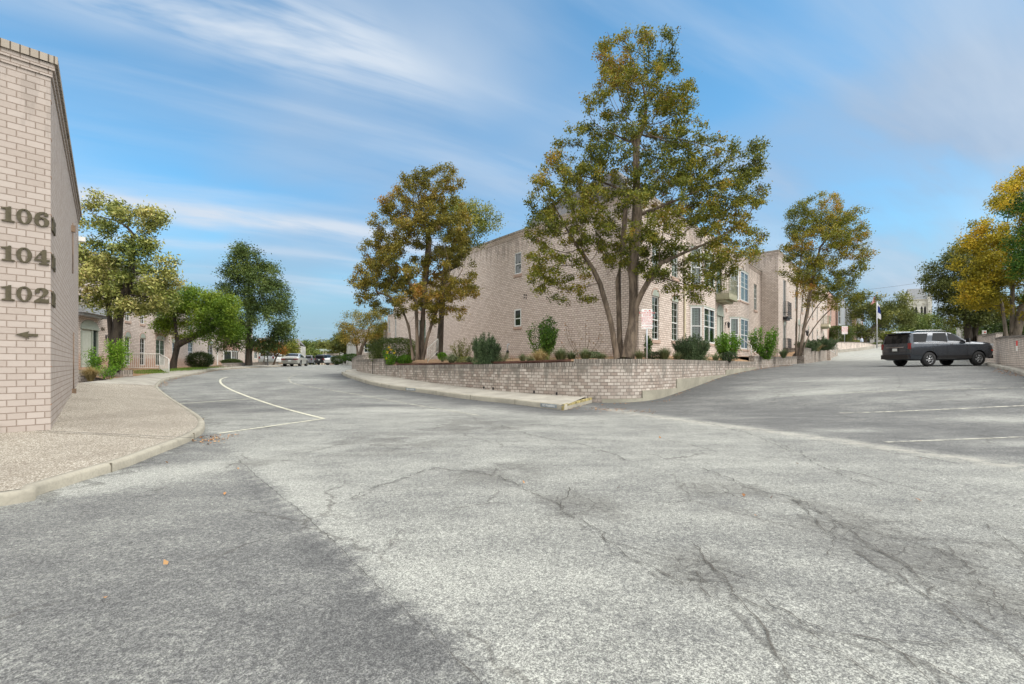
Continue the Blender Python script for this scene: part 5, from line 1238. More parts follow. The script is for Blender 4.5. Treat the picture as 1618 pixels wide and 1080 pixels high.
L['boxwood'] = leaf_mat('hedge_leaf', [(0, (.022, .040, .008)), (.5, (.075, .11, .018)), (1, (.19, .22, .04))], .15)
L['straw'] = leaf_mat('straw_blade', [(0, (.16, .12, .04)), (.5, (.36, .27, .11)), (1, (.55, .44, .22))])
L['yucca'] = leaf_mat('yucca_blade', [(0, (.05, .075, .03)), (.5, (.12, .16, .07)), (1, (.24, .26, .13))])
L['turf'] = leaf_mat('turf_blade', [(0, (.05, .10, .01)), (1, (.16, .26, .03))])
L['litter'] = leaf_mat('fallen_leaf', [(0, (.16, .07, .025)), (.5, (.34, .15, .05)), (1, (.48, .30, .14))], .05)
def bark(name, a, b_, sc=8):
    m, nt, b = new_mat(name); T = NT(nt); p = T.tc('Object'); n = T.noise(T.map(p, (1, 1, .22)), sc, 6, .7, .3)
    T.set(b.inputs['Base Color'], T.mix(T.rng(n, .35, .65), a, b_)); b.inputs['Roughness'].default_value = .9; T.set(b.inputs['Normal'], T.bump(n, .8, .03)); return m
B_myr = bark('myrtle_bark', (.215, .165, .12), (.065, .048, .034), 5)
B_dark = bark('dark_bark', (.030, .024, .018), (.075, .060, .045))
B_mag = bark('magnolia_bark', (.09, .07, .05), (.028, .022, .017))

def leaf_quads(C, size, aspect=.5, up=.3, droop=0.0):
    """rhombus leaves at centres C"""
    n = len(C); a = RNG.normal(0, 1, (n, 3)); a[:, 2] -= droop; a /= np.linalg.norm(a, axis=1)[:, None]
    nrm = RNG.normal(0, 1, (n, 3)); nrm[:, 2] += up * 2; b = np.cross(nrm, a); b /= np.linalg.norm(b, axis=1)[:, None] + 1e-9
    s = (size * RNG.uniform(.65, 1.3, n))[:, None]
    cc = np.cross(a, b) * s * .12
    V = np.stack([C - a * s * .5, C + b * s * aspect * .5 + cc, C + a * s * .5, C - b * s * aspect * .5 + cc], 1).reshape(-1, 3)
    F = np.arange(4 * n).reshape(n, 4); return V, F
def foliage(name, C, size, mat, parent, tone, aspect=.5, up=.3, droop=0.0):
    V, F = leaf_quads(C, size, aspect, up, droop)
    return mesh_np(name, V, F, mat, parent, attrs={'tone': ('FACE', np.clip(tone, 0, 1))})
def tone_of(C, f=.55, amp=.5, base=.45, jit=.16, seed=0):
    """clumpy tone"""
    k = np.array([[1.3, .4, .9], [-.7, 1.5, .5], [.6, -.9, 1.6], [2.3, 1.1, -1.9]]) / f + 0.0
    ph = np.array([seed, seed * 2.1 + 1, seed * .7 + 2, seed + 4]); s = np.sin(C @ k.T * .55 + ph).sum(1) / 4
    return base + amp * s + RNG.normal(0, jit, len(C))
def grow(trunks, A, step=.3, kill=.45, infl=4.0, maxit=140, grav=.0, up=.06):
    N = []; Pn = []
    for tr in trunks:
        tr = resample(np.asarray(tr, float), step); 
        base = len(N)
        for i, p in enumerate(tr): N.append(p); Pn.append(base + i - 1 if i else -1)
    N = np.array(N); Pn = list(Pn); A = A.copy()
    d = np.linalg.norm(A[:, None] - N[None], axis=2); near = d.argmin(1); nd = d.min(1); tipstart = 0
    for it in range(maxit):
        if not len(A): break
        ok = nd < infl if it else nd < 1e9
        if not ok.any(): break
        idx = near[ok]; dirv = A[ok] - N[idx]; dirv /= np.linalg.norm(dirv, axis=1)[:, None] + 1e-9
        uq, inv = np.unique(idx, return_inverse=True); S = np.zeros((len(uq), 3)); np.add.at(S, inv, dirv)
        S += RNG.normal(0, .25, S.shape); S[:, 2] += up * np.linalg.norm(S, axis=1); S /= np.linalg.norm(S, axis=1)[:, None] + 1e-9
        new = N[uq] + S * step; b = len(N); N = np.concatenate([N, new]); Pn += list(uq)
        dn = np.linalg.norm(A[:, None] - new[None], axis=2); m = dn.argmin(1); md = dn[np.arange(len(A)), m]; u = md < nd
        near = np.where(u, b + m, near); nd = np.where(u, md, nd); keep = nd > kill; A = A[keep]; near = near[keep]; nd = nd[keep]
        if len(N) > 9000: break
    return N, np.array(Pn)
def radii(N, Pn, tip=.006, ex=2.35, base=None):
    n = len(N); r = np.zeros(n); ch = [[] for _ in range(n)]
    for i, p in enumerate(Pn):
        if p >= 0: ch[p].append(i)
    for i in range(n - 1, -1, -1):
        r[i] = tip if not ch[i] else max(tip, sum(r[c] ** ex for c in ch[i]) ** (1 / ex))
    return r, ch
def branch_mesh(name, N, Pn, r, ch, mat, parent, rmin=.0, flare=1.25):
    V, F = [], []; ringof = {}
    def ring(p, d, rad, ns):
        up = np.array([0, 0, 1.]) if abs(d[2]) < .9 else np.array([1., 0, 0]); x = np.cross(d, up); x /= np.linalg.norm(x) + 1e-9; y = np.cross(x, d)
        b = len(V); 
        for k in range(ns):
            t = 2 * math.pi * k / ns; V.append(p + (x * math.cos(t) + y * math.sin(t)) * rad)
        return b
    roots = [i for i, p in enumerate(Pn) if p < 0]; st = []
    for ro in roots: 
        c0 = ch[ro][0] if ch[ro] else None
        if c0 is None: continue
        st.append((ro, None, None, 8))
    while st:
        i, b, d0, ns = st.pop()
        if b is None:
            c = max(ch[i], key=lambda q: r[q]); d = N[c] - N[i]; d /= np.linalg.norm(d) + 1e-9; ns = 10 if r[i] > .06 else 5; b = ring(N[i], d, r[i] * flare, ns); d0 = d
        cs = sorted(ch[i], key=lambda q: -r[q])
        for k, c in enumerate(cs):
            if r[c] < rmin: continue
            d = N[c] - N[i]; d /= np.linalg.norm(d) + 1e-9
            if k == 0: bb, n2 = b, ns
            else: n2 = 8 if r[c] > .05 else (5 if r[c] > .02 else 3); bb = ring(N[i], d, r[c], n2)
            # orientation: keep the frame similar by projecting
            nb = ring(N[c], d if not ch[c] else (d + (N[max(ch[c], key=lambda q: r[q])] - N[c]) / .3) / 2 / (np.linalg.norm((d + (N[max(ch[c], key=lambda q: r[q])] - N[c]) / .3) / 2) + 1e-9), r[c], n2)
            # match nearest start vertex to avoid twist
            P0 = V[bb]; off = min(range(n2), key=lambda q: np.linalg.norm(V[nb + q] - P0))
            for q in range(n2):
                q2 = (q + 1) % n2; F.append((bb + q, bb + q2, nb + (off + q2) % n2, nb + (off + q) % n2))
            st.append((c, nb if off == 0 else None if False else nb, d, n2))
    return mesh_np(name, np.array(V), np.array(F), mat, parent, smooth=True)
def attract(blobs, D, n, depth=1.0, ysh=0.0):
    """blobs: (px,py,rx,ry[,w]) ellipses seen in the picture at depth D -> 3D points"""
    w = np.array([b[2] * b[3] * (b[4] if len(b) > 4 else 1) for b in blobs], float); w /= w.sum(); k = RNG.choice(len(blobs), n, p=w); out = np.zeros((n, 3))
    v = RNG.normal(0, 1, (n, 3)); v /= np.linalg.norm(v, axis=1)[:, None]; v *= (RNG.uniform(.15, 1, n) ** (1 / 2.4))[:, None]
    B = np.array([b[:4] for b in blobs], float)[k]
    dd = D + v[:, 1] * np.sqrt(B[:, 2] * B[:, 3]) / PX * D * depth * .95
    out[:, 0] = (B[:, 0] - 809 + v[:, 0] * B[:, 2]) / PX * D; out[:, 1] = dd; out[:, 2] = EYE - (B[:, 1] - 576 + v[:, 2] * B[:, 3]) / PX * D
    return out
def tree(name, label, D, trunks, blobs, leaf, bk, n_att=900, leaves=12000, lsize=.1, spread=.22, step=.3, kill=.42, base_r=.16, group=None, depth=1.0, tone=dict(), aspect=.5, cat='tree', bare=0.0, seeds=0, tipr=.006, up=.06, thr=.022, cp=None, droop=0.0, ex=2.35, low=.22, clus=.5, gap=.33):
    """trunks: lists of (px,py[,dD]) picture points, foot first"""
    T3 = []
    for t in trunks:
        pts = []
        for q in t:
            d = D + (q[2] if len(q) > 2 else 0); pts.append(P(q[0], q[1], d))
        T3.append(crom([tuple(p) for p in pts], 4))
    root = thing(name, label, cat, tuple(T3[0][0]), 0, group)
    A = attract(blobs, D, int(n_att * 1.35), depth)
    if gap is not None:
        sz = .42 * D / 20; q = tone_of(A, sz, .5, .5, .05, len(label)); A = A[q > gap]
    A = A[:n_att]
    N, Pn = grow(T3, A, step, kill, up=up)
    r, ch = radii(N, Pn, tipr, ex)
    rb = max(r[i] for i in range(len(N)) if Pn[i] < 0); s = base_r / rb
    dpt = np.clip((r - tipr) / (rb - tipr + 1e-9), 0, 1); r = r * (1 + (s - 1) * dpt ** 1.5)
    branch_mesh('trunk', N, Pn, r, ch, bk, root)
    tips = np.where(r < thr)[0]; tips = tips[N[tips, 2] > T3[0][0][2] + (T3[0][-1][2] - T3[0][0][2]) * low]
    if bare:
        f = tone_of(N[tips], .34 + D * .006, .5, .5, .05, 5); tips = tips[f > bare]
    sub_ = RNG.choice(tips, min(len(tips), max(40, int(len(tips) * clus))), replace=False); k = RNG.choice(sub_, leaves); C = N[k] + RNG.normal(0, spread, (leaves, 3)) * np.array([1, 1, .8])
    cj = RNG.normal(0, .11, len(N)); tn = tone_of(C, **{**dict(f=.6, amp=.3, base=.46, jit=.13), **tone}) + cj[k]
    foliage('crown', C, lsize, leaf, root, tn, aspect, droop=droop)
    if seeds:
        k = RNG.choice(tips, seeds); S = N[k] + RNG.normal(0, .1, (seeds, 3)); S = np.repeat(S, 26, 0) + RNG.normal(0, .055, (seeds * 26, 3))
        foliage('seed_heads', S, .05, L['seed'], root, RNG.uniform(0, 1, len(S)), .5)['kind'] = 'stuff'
    return root
L['seed'] = leaf_mat('seed_head', [(0, (.06, .04, .025)), (1, (.19, .12, .075))], .05)

# the big crape myrtle at the corner
tree('crape_myrtle', 'largest crape myrtle, multi stemmed, standing in the corner bed before the blank brick wall', 16.9,
     [[(985, 566, .1), (990, 540, .05), (1003, 490), (1018, 455, -.2), (1045, 415, -.4)], [(975, 566), (970, 530), (960, 490, .1), (945, 440, .3), (920, 400, .4)], [(980, 566, .3), (978, 510, .4), (976, 450, .5), (985, 380, .6), (990, 310, .4)], [(992, 566, -.1), (1000, 520), (1002, 470, .3), (1000, 400, .2), (1010, 300, 0), (1005, 220, 0)]],
     [(985, 95, 50, 45), (1040, 85, 38, 42), (960, 135, 34, 50), (1000, 160, 82, 62), (1070, 165, 30, 55, .7), (1005, 240, 90, 70), (915, 262, 50, 62), (1075, 262, 85, 70), (895, 345, 62, 75), (1000, 340, 110, 90), (1110, 320, 75, 70), (1160, 290, 50, 75), (1180, 370, 34, 45), (875, 415, 52, 42), (1075, 420, 72, 52), (1145, 395, 52, 48), (925, 435, 55, 34, .6), (860, 300, 30, 40, .9), (880, 280, 30, 40, .8), (1190, 250, 22, 40, .5), (1100, 460, 44, 18, .6), (855, 452, 30, 18, .8), (905, 470, 34, 12, .6), (840, 370, 18, 34, .7), (1205, 300, 16, 40, .5)],
     L['myrtle'], B_myr, 4800, 106000, .090, .105, .24, .29, .20, clus=.6, tone=dict(base=.36, amp=.34, jit=.17), bare=.27, seeds=230, cat='tree', thr=.013, up=.04, group='crape myrtles', ex=2.6)
# crape myrtle left of centre
tree('crape_myrtle', 'rusty brown crape myrtle with a cluster of stems near the corner house', 22.0,
     [[(660, 568), (658, 540), (662, 505), (655, 470), (640, 430, .2)], [(668, 568, .1), (676, 530), (690, 490), (705, 450, -.2)], [(653, 568, -.1), (648, 530), (640, 495), (618, 470, -.3), (598, 462, -.4)], [(664, 568, .3), (668, 510, .4), (672, 440, .5), (678, 380, .3)]],
     [(690, 295, 46, 36), (660, 325, 62, 48), (640, 370, 58, 55), (700, 370, 56, 66), (615, 410, 44, 46), (670, 430, 76, 50), (720, 440, 36, 42), (590, 440, 32, 42), (650, 475, 66, 32), (710, 480, 34, 32), (585, 470, 28, 22), (735, 455, 24, 16, .8), (600, 400, 30, 30), (575, 445, 22, 16), (625, 330, 30, 26)],
     L['myrtle2'], B_myr, 3000, 72000, .098, .12, .27, .33, .16, clus=.62, tone=dict(base=.44, amp=.3), bare=.28, seeds=60, group='crape myrtles', thr=.013, ex=2.6)
tree('slim_tree', 'dark trunked tree with pale yellow green crown leaning over the corner house parapet', 25.5,
     [[(694, 562), (693, 520), (696, 480), (702, 430), (720, 380)]], [(735, 350, 50, 40), (765, 355, 30, 36), (715, 385, 34, 30), (745, 325, 26, 18), (770, 380, 20, 18, .6)], L['yellowgreen'], B_dark, 500, 9500, .11, .2, .35, .5, .17, tone=dict(base=.5, amp=.35), bare=.2)
# street tree on the lane
tree('crape_myrtle', 'crape myrtle rising from the lane wall in front of the iron balconies', 30.5,
     [[(1262, 562), (1264, 545), (1273, 515), (1290, 485), (1312, 462, -.2)], [(1258, 562, .1), (1256, 530), (1256, 490), (1262, 430), (1268, 390)], [(1264, 562, .2), (1268, 530), (1276, 490), (1284, 440), (1296, 390)], [(1260, 562, .15), (1262, 530), (1266, 490), (1270, 450)], [(1266, 562, -.1), (1278, 530), (1300, 500), (1335, 468)]],
     [(1300, 335, 42, 30), (1268, 350, 28, 34), (1335, 365, 32, 40), (1290, 385, 50, 40), (1340, 410, 34, 36), (1270, 425, 34, 30), (1310, 440, 46, 34), (1345, 455, 24, 24), (1275, 465, 26, 20), (1372, 470, 26, 10, .8), (1320, 480, 30, 12)],
     L['myrtle'], B_myr, 2600, 46000, .11, .14, .3, .36, .10, clus=.75, tone=dict(base=.5, amp=.4), bare=.28, group='crape myrtles', thr=.015, ex=2.6)
# magnolia
tree('magnolia', 'magnolia with big olive yellow leaves and dark trunk beside the number wall building', 20.3,
     [[(180, 585), (178, 545), (176, 500), (172, 470), (160, 440)], [(181, 585, .1), (184, 540), (188, 495), (200, 455), (214, 410), (210, 370)]],
     [(160, 330, 34, 26), (215, 340, 44, 22), (250, 345, 24, 14), (145, 365, 24, 26), (185, 375, 32, 22), (235, 400, 34, 26), (190, 430, 78, 42), (150, 440, 34, 48), (240, 445, 42, 38), (215, 480, 60, 20), (150, 478, 26, 16), (262, 430, 18, 24)],
     L['magnolia'], B_mag, 1300, 24000, .145, .18, .32, .42, .19, tone=dict(base=.52, amp=.38), aspect=.42, thr=.016)
tree('leaning_tree', 'bright green spreading tree with forked leaning trunk by the left street', 29.5,
     [[(272, 585), (274, 560), (281, 545), (300, 535), (322, 523), (345, 512)], [(273, 585, .1), (276, 558), (280, 540), (283, 520), (276, 505)]],
     [(300, 480, 42, 30), (345, 495, 38, 34), (285, 505, 32, 24), (330, 520, 44, 20), (362, 515, 24, 24), (268, 515, 18, 14), (310, 460, 26, 14)], L['bright'], B_dark, 1300, 34000, .12, .24, .35, .45, .2, tone=dict(base=.5, amp=.4), thr=.018)
tree('dark_oak', 'tall dark green oak beyond the bright tree on the left street', 42.0,
     [[(393, 577), (393, 550), (395, 520), (396, 470), (394, 430)]],
     [(390, 408, 22, 24), (385, 440, 38, 26), (415, 430, 28, 24), (375, 470, 34, 28), (420, 470, 38, 30), (365, 440, 16, 14), (400, 510, 56, 28), (440, 500, 28, 26), (435, 530, 34, 16), (372, 500, 22, 18), (385, 545, 20, 12), (355, 522, 20, 16), (350, 545, 12, 10), (440, 545, 20, 10), (415, 545, 20, 14)], L['oak'], B_dark, 1800, 44000, .17, .34, .45, .6, .25, low=.08, tone=dict(base=.45, amp=.4), thr=.02)
tree('small_tree', 'small orange leaved tree in front of the parked cars on the left', 50.0, [[(416, 577), (417, 560), (420, 550)], [(432, 577), (436, 564), (442, 556)]],
     [(415, 548, 13, 13), (432, 548, 15, 11), (445, 555, 10, 8)], L['orange'], B_myr, 260, 4500, .16, .22, .4, .5, .1, cat='tree', group=None)
tree('small_tree', 'pale yellow green young tree next to the blank white end wall', 56.0, [[(458, 577), (459, 565), (461, 558)]], [(461, 550, 12, 12), (453, 556, 9, 8)], L['yellowgreen'], B_myr, 180, 3200, .18, .25, .4, .5, .09, tone=dict(base=.6))
tree('crape_myrtle', 'brown crape myrtle before the gable house on the bend', 44.0, [[(566, 566), (566, 552), (563, 540)], [(567, 566), (571, 550), (578, 538)]],
     [(570, 510, 28, 24), (552, 528, 20, 20), (585, 520, 22, 26), (600, 500, 14, 18), (565, 535, 26, 12)], L['myrtle2'], B_myr, 700, 12000, .13, .25, .4, .5, .16, bare=.2, group='crape myrtles', thr=.016)
tree('small_tree', 'round olive tree between the canopy building and the brown crape myrtle', 66.0, [[(546, 574), (546, 560), (545, 550)]], [(540, 543, 16, 17), (528, 548, 10, 10), (552, 540, 10, 12)], L['oliveoak'], B_dark, 350, 6500, .22, .35, .5, .7, .16, tone=dict(base=.45))
tree('bushy_tree', 'dense green tree beside the canopy building at the street end', 84.0, [[(494, 575), (494, 566), (495, 560)]], [(494, 562, 13, 11), (486, 558, 6, 6)], L['oak'], B_dark, 250, 5000, .3, .4, .5, .8, .16, tone=dict(base=.62))
tree('shrubby_tree', 'yellowish green tree behind the brown crape myrtle left of the brick wing', 48.0, [[(600, 572), (600, 556), (598, 545)]], [(600, 535, 14, 20), (592, 548, 10, 12)], L['yellowgreen'], B_dark, 250, 4200, .17, .3, .45, .6, .14, tone=dict(base=.4))
# distant wood at the end of the left street
wd = []
for i, px in enumerate(np.arange(462, 566, 9.5)):
    D_ = 120 + (i * 37 % 23); top = 533 + (i * 13 % 7) - (2 if px < 500 else 0)
    wd.append((px, D_, top))
for i, (px, D_, top) in enumerate(wd):
    side_ = ['leftmost, partly behind the oak', 'second from the left', 'third from the left', 'fourth from the left', 'fifth from the left', 'sixth from the left', 'seventh from the left', 'eighth from the left', 'ninth from the left', 'tenth from the left', 'rightmost of the row'][i]
    tree('distant_tree', 'dull green distant tree closing the left street, ' + side_, D_, [[(px, 577), (px, 565), (px + 1, 556)]], [(px, (top + 566) / 2 + 3, 9, (566 - top) / 2 - 1), (px + 3, top + 9, 6, 7)], L['oliveoak'] if i % 2 else L['oak'], B_dark, 130, 2600, .5, .6, .8, 1.3, .25, tone=dict(base=.62, jit=.12), group='distant trees closing the left street')
# trees at the top of the lane
tree('leaning_oak', 'live oak with black leaning trunk beside the flagpoles at the top of the lane', 80.0, [[(1362, 550), (1366, 536), (1374, 524), (1386, 514), (1400, 510)], [(1363, 550), (1368, 532), (1385, 526), (1396, 520)]],
     [(1385, 492, 30, 22), (1360, 485, 22, 22), (1410, 505, 32, 26), (1350, 505, 12, 22, .6), (1420, 480, 22, 16)], L['oliveoak'], B_dark, 700, 13000, .3, .5, .6, .9, .42, tone=dict(base=.5), depth=.7)
tree('shade_tree', 'broad olive green tree between the flagpoles and the church tower', 100.0, [[(1425, 552), (1425, 535), (1425, 520)]], [(1408, 500, 26, 20), (1440, 513, 26, 16), (1425, 525, 36, 16), (1398, 520, 16, 14)], L['oliveoak'], B_dark, 600, 11000, .38, .6, .8, 1.1, .4, tone=dict(base=.42))
tree('shade_tree', 'dense dark green tree directly below the church tower', 92.0, [[(1462, 552), (1462, 535), (1462, 520)]], [(1462, 518, 32, 20), (1440, 525, 16, 14), (1488, 528, 18, 14), (1500, 540, 12, 10)], L['oak'], B_dark, 600, 11000, .34, .55, .8, 1.0, .4, tone=dict(base=.6))
tree('small_tree', 'light yellow green bushy tree behind the low hedge at the lane top', 88.0, [[(1402, 548), (1402, 538), (1403, 532)]], [(1404, 532, 14, 11), (1416, 536, 9, 7)], L['yellowgreen'], B_dark, 220, 3800, .26, .4, .6, .8, .16, tone=dict(base=.55))
tree('street_oak', 'grey green oak with wispy left edge behind the dark SUV', 40.0, [[(1532, 550), (1531, 525), (1530, 505), (1525, 480)], [(1536, 550, .4), (1540, 520), (1550, 490)]],
     [(1500, 425, 34, 26), (1530, 405, 34, 24), (1488, 452, 26, 20), (1530, 445, 48, 36), (1512, 480, 38, 22), (1555, 480, 40, 32), (1530, 505, 44, 14), (1468, 430, 10, 9, .6)], L['oliveoak'], B_dark, 1700, 34000, .17, .3, .42, .55, .24, tone=dict(base=.40), bare=.1)
tree('yellow_tree', 'golden yellow autumn tree rising over the boundary wall at the right edge', 31.0, [[(1592, 545), (1590, 520), (1585, 490), (1575, 450)], [(1602, 545, .2), (1608, 515), (1618, 480), (1635, 440)], [(1597, 545, .5), (1600, 500), (1600, 440)]],
     [(1600, 330, 40, 44), (1635, 300, 40, 50), (1570, 370, 36, 40), (1545, 395, 26, 30), (1525, 425, 26, 26), (1535, 460, 26, 22), (1620, 390, 50, 44), (1555, 420, 36, 36), (1600, 440, 52, 40), (1560, 470, 34, 24), (1620, 480, 40, 24), (1660, 380, 44, 70), (1665, 460, 40, 40)], L['yellow'], bark('grey_bark', (.20, .165, .13), (.09, .075, .06)), 2400, 56000, .15, .22, .38, .5, .24, tone=dict(base=.48, amp=.4), thr=.018)
tree('green_street_tree', 'deep green tree cut by the right picture edge in front of the golden tree', 26.5, [[(1668, 560), (1665, 520), (1655, 460)]], [(1618, 345, 22, 24), (1645, 380, 36, 50), (1625, 420, 22, 24), (1660, 430, 36, 50), (1612, 322, 14, 16), (1650, 320, 24, 24), (1632, 470, 20, 14)], L['shrub'], B_dark, 800, 13000, .14, .22, .35, .5, .22, tone=dict(base=.3, amp=.3))
for i, (px, D_, top, lf, lb) in enumerate([(1570, 50, 498, 'oak', 'dark green understorey tree behind the golden tree'), (1618, 42, 500, 'oak', 'dark shaded tree beyond the boundary wall at the right edge'), (1660, 38, 495, 'oak', 'dark tree beyond the wall just cut by the frame')]):
    tree('understorey_tree', lb, D_, [[(px, 548), (px, 535), (px, 522)]], [(px, 515, 32, 20), (px - 20, 525, 22, 14), (px + 22, 528, 22, 14)], L[lf], B_dark, 350, 7500, .24, .38, .5, .7, .2, tone=dict(base=.3))

# ------------------------------------------------------------------ shrubs, hedges, grasses
def shell_points(n, c, rx, ry, rz, inner=.55, flat=.0, sq=2.0):
    v = RNG.normal(0, 1, (n, 3)); v /= (np.abs(v) ** sq).sum(1)[:, None] ** (1 / sq); v *= RNG.uniform(inner, 1, n)[:, None] ** .6
    return np.asarray(c) + v * np.array([rx, ry, rz])
def bush(name, label, px, D, zb, w, h, leaf, n=5000, ls=.05, dep=None, tone=dict(), sq=2.0, cat='shrub', group=None, aspect=.5, lump=.12, up=.5):
    x, y = XD(px, D); t = thing(name, label, cat, (x, y, zb), 0, group); dep = dep or w
    C = shell_points(n, (0, 0, 0), 1, 1, 1, .45, sq=sq); ang = np.arctan2(C[:, 1], C[:, 0])
    C *= (1 + lump * np.sin(ang * 3 + px) * np.cos(C[:, 2] * 4 + px) + RNG.normal(0, .03, n))[:, None]
    C = C * np.array([w / 2, dep / 2, h / 2]) + np.array([x, y, zb + h / 2]); C[:, 2] = np.maximum(C[:, 2], zb + .02)
    foliage('leaves', C, ls, leaf, t, tone_of(C, **{**dict(f=.35, amp=.4, base=.45, jit=.16), **tone}), aspect, up=up)
    mb = MB()
    for k in range(7):
        a = RNG.uniform(0, 6.28); mb.tube([(x + .04 * math.cos(a), y + .04 * math.sin(a), zb - .05), (x + w * .2 * math.cos(a), y + dep * .2 * math.sin(a), zb + h * .45), (x + w * .34 * math.cos(a), y + dep * .34 * math.sin(a), zb + h * .8)], .018, 4, r2=.006)
    mb.build('stems', B_dark, t); return t
def sprays(name, label, px, D, zb, w, h, leaf, nst=26, npl=90, ls=.05, aspect=.3, cat='shrub', tone=dict(), lean=.5, stem=B_dark, leafpart='leaves', start=.12, spread=.05, group=None, thick=.008, fill=0):
    vert = -1.5 if leaf is L['rosemary'] else 0.0; ls = ls * 1.5 if vert else ls
    """upright stems with leaves along them"""
    w *= 1.2; h *= 1.1; npl = int(npl * 1.5); ls *= 1.2; x, y = XD(px, D); t = thing(name, label, cat, (x, y, zb), 0, group); mb = MB(); Cs = []
    for k in range(nst):
        a = RNG.uniform(0, 6.28); rr = math.sqrt(RNG.uniform(0, 1)); hh = h * RNG.uniform(.6, 1.0) * (1 - .35 * rr); e = np.array([x + w / 2 * rr * math.cos(a), y + w / 2 * rr * math.sin(a), zb + hh])
        b = np.array([x + w * .06 * math.cos(a), y + w * .06 * math.sin(a), zb - .03]); m = (b + e) / 2 + np.array([math.cos(a), math.sin(a), 0]) * w * .12 * rr * lean
        pl = crom([b, m, e], 5); mb.tube(pl, thick, 3, r2=thick * .4, cap=False)
        tt = RNG.uniform(start, 1.0, npl) * (len(pl) - 1); i = np.minimum(tt.astype(int), len(pl) - 2); fr = (tt - i)[:, None]
        Cs.append(pl[i] * (1 - fr) + pl[i + 1] * fr + RNG.normal(0, spread, (npl, 3)))
    if fill:
        q = shell_points(fill, (0, 0, 0), 1, 1, 1, .2); q[:, 2] = np.abs(q[:, 2]) ; Cs.append(q * np.array([w * .46, w * .42, h * .68]) * (1 + .15 * np.sin(np.arctan2(q[:, 1], q[:, 0]) * 5 + px))[:, None] + np.array([x, y, zb]))
    C = np.concatenate(Cs); mb.build('stems', stem, t)
    foliage(leafpart, C, ls, leaf, t, tone_of(C, **{**dict(f=.4, amp=.3, base=.5, jit=.2), **tone}), aspect, droop=vert)
    return t
def blades(C0, n, h, spread, width, curve=.5, up0=.75):
    """grass blades: returns V,F,tone"""
    a = RNG.uniform(0, 6.28, n); lean = RNG.uniform(0, 1, n) ** .8 * spread; hh = h * RNG.uniform(.6, 1.05, n)
    d = np.stack([np.cos(a), np.sin(a), 0 * a], 1); s = np.stack([-np.sin(a), np.cos(a), 0 * a], 1) * width
    b = C0 + d * (RNG.uniform(0, .12, n) * h)[:, None]; m = b + d * (lean * hh * .42)[:, None] + np.array([0, 0, 1]) * (hh * .62)[:, None]
    e = b + d * (lean * hh * (1 + curve * .3))[:, None] + np.array([0, 0, 1]) * (hh * (1 - curve * lean ** 1.5))[:, None]
    V = np.stack([b - s, b + s, m + s * .8, m - s * .8, e], 1).reshape(-1, 3); k = np.arange(n)[:, None] * 5
    F = [tuple(q) for q in (k + np.array([[0, 1, 2, 3]])).tolist()] + [tuple(q) for q in (k + np.array([[3, 2, 4]])).tolist()]
    return V, F
def clump(name, label, px, D, zb, h, n, leaf, spread=.8, width=.006, curve=.6, cat='grass', tone=(.2, 1), part='blades', group=None):
    x, y = XD(px, D); V, F = blades(np.array([x, y, zb - .02]), n, h, spread, width, curve)
    tn = RNG.uniform(tone[0], tone[1], n); o = mesh_np(name, V, F, leaf, attrs={'tone': ('FACE', np.r_[tn, tn])}); tag(o, label, cat, group); return o
bush('clipped_hedge', 'big clipped hedge left of the left crape myrtle stems', 622, 24.5, 1.35, 2.55, 1.35, L['boxwood'], 17000, .06, 2.0, sq=4, cat='hedge', lump=.03)
bush('round_bush', 'small vivid green round bush in front of the clipped hedge', 640, 22.4, 1.22, .75, .55, L['nandina'], 4500, .04, tone=dict(base=.35))
t = sprays('flowering_shrub', 'leggy green shrub dotted with yellow flowers before the hedge', 617, 22.6, 1.25, .9, .85, L['nandina'], 12, 60, .06, .45)
C = np.concatenate([np.array(P(px, py, 22.2)) + RNG.normal(0, .035, (26, 3)) for px, py in ((615, 548), (612, 556), (623, 557), (611, 566), (618, 552))]); foliage('flowers', C, .055, leaf_mat('yellow_petal', [(0, (.6, .42, .02)), (1, (.8, .6, .05))], .2), t, RNG.uniform(0, 1, len(C)))
bush('leafy_bush', 'small fresh green bush at the foot of the dark trunk', 699, 22.0, 1.45, .5, .42, L['nandina'], 2600, .04, tone=dict(base=.4))
sprays('wispy_shrub', 'thin olive shrub just left of the large rosemary', 728, 21.0, 1.4, 1.0, 1.15, L['oliveoak'], 22, 60, .06, .3, tone=dict(base=.75))
clump('grass_clump', 'olive grass clump below the wispy shrub on the wall edge', 714, 18.8, 1.28, .55, 900, L['yucca'], 1.1, .005, .8)
sprays('rosemary', 'large rosemary bush on the wall edge at the centre left', 768, 16.9, 1.28, .95, 1.22, L['rosemary'], 95, 130, .05, .16, fill=6500, tone=dict(base=.45), spread=.025, start=.05)
sprays('grey_shrub', 'small silvery shrub between rosemary and pipe', 791, 17.2, 1.3, .55, .5, L['yucca'], 20, 50, .035, .3, tone=dict(base=.75))
sprays('photinia', 'upright glossy bright green shrub under the small window of the blank wall', 858, 19.0, 1.45, 1.25, 2.1, L['shrub'], 34, 85, .085, .42, tone=dict(base=.55), spread=.06, lean=.7)
clump('straw_grass', 'golden straw coloured grass clump right below the glossy shrub', 853, 15.9, 1.3, .6, 1300, L['straw'], 1.0, .0035, .75)
clump('yucca', 'green spiky yucca clump immediately right of the straw grass', 886, 15.6, 1.32, .62, 520, L['yucca'], 1.0, .008, .5, cat='plant')
clump('yucca', 'spiky yucca clump at the step in the retaining wall', 925, 15.4, 1.36, .55, 420, L['yucca'], 1.05, .008, .5, cat='plant')
clump('yucca', 'thin olive blades left of the big myrtle trunks', 950, 15.6, 1.36, .42, 320, L['yucca'], 1.1, .006, .6, cat='plant')
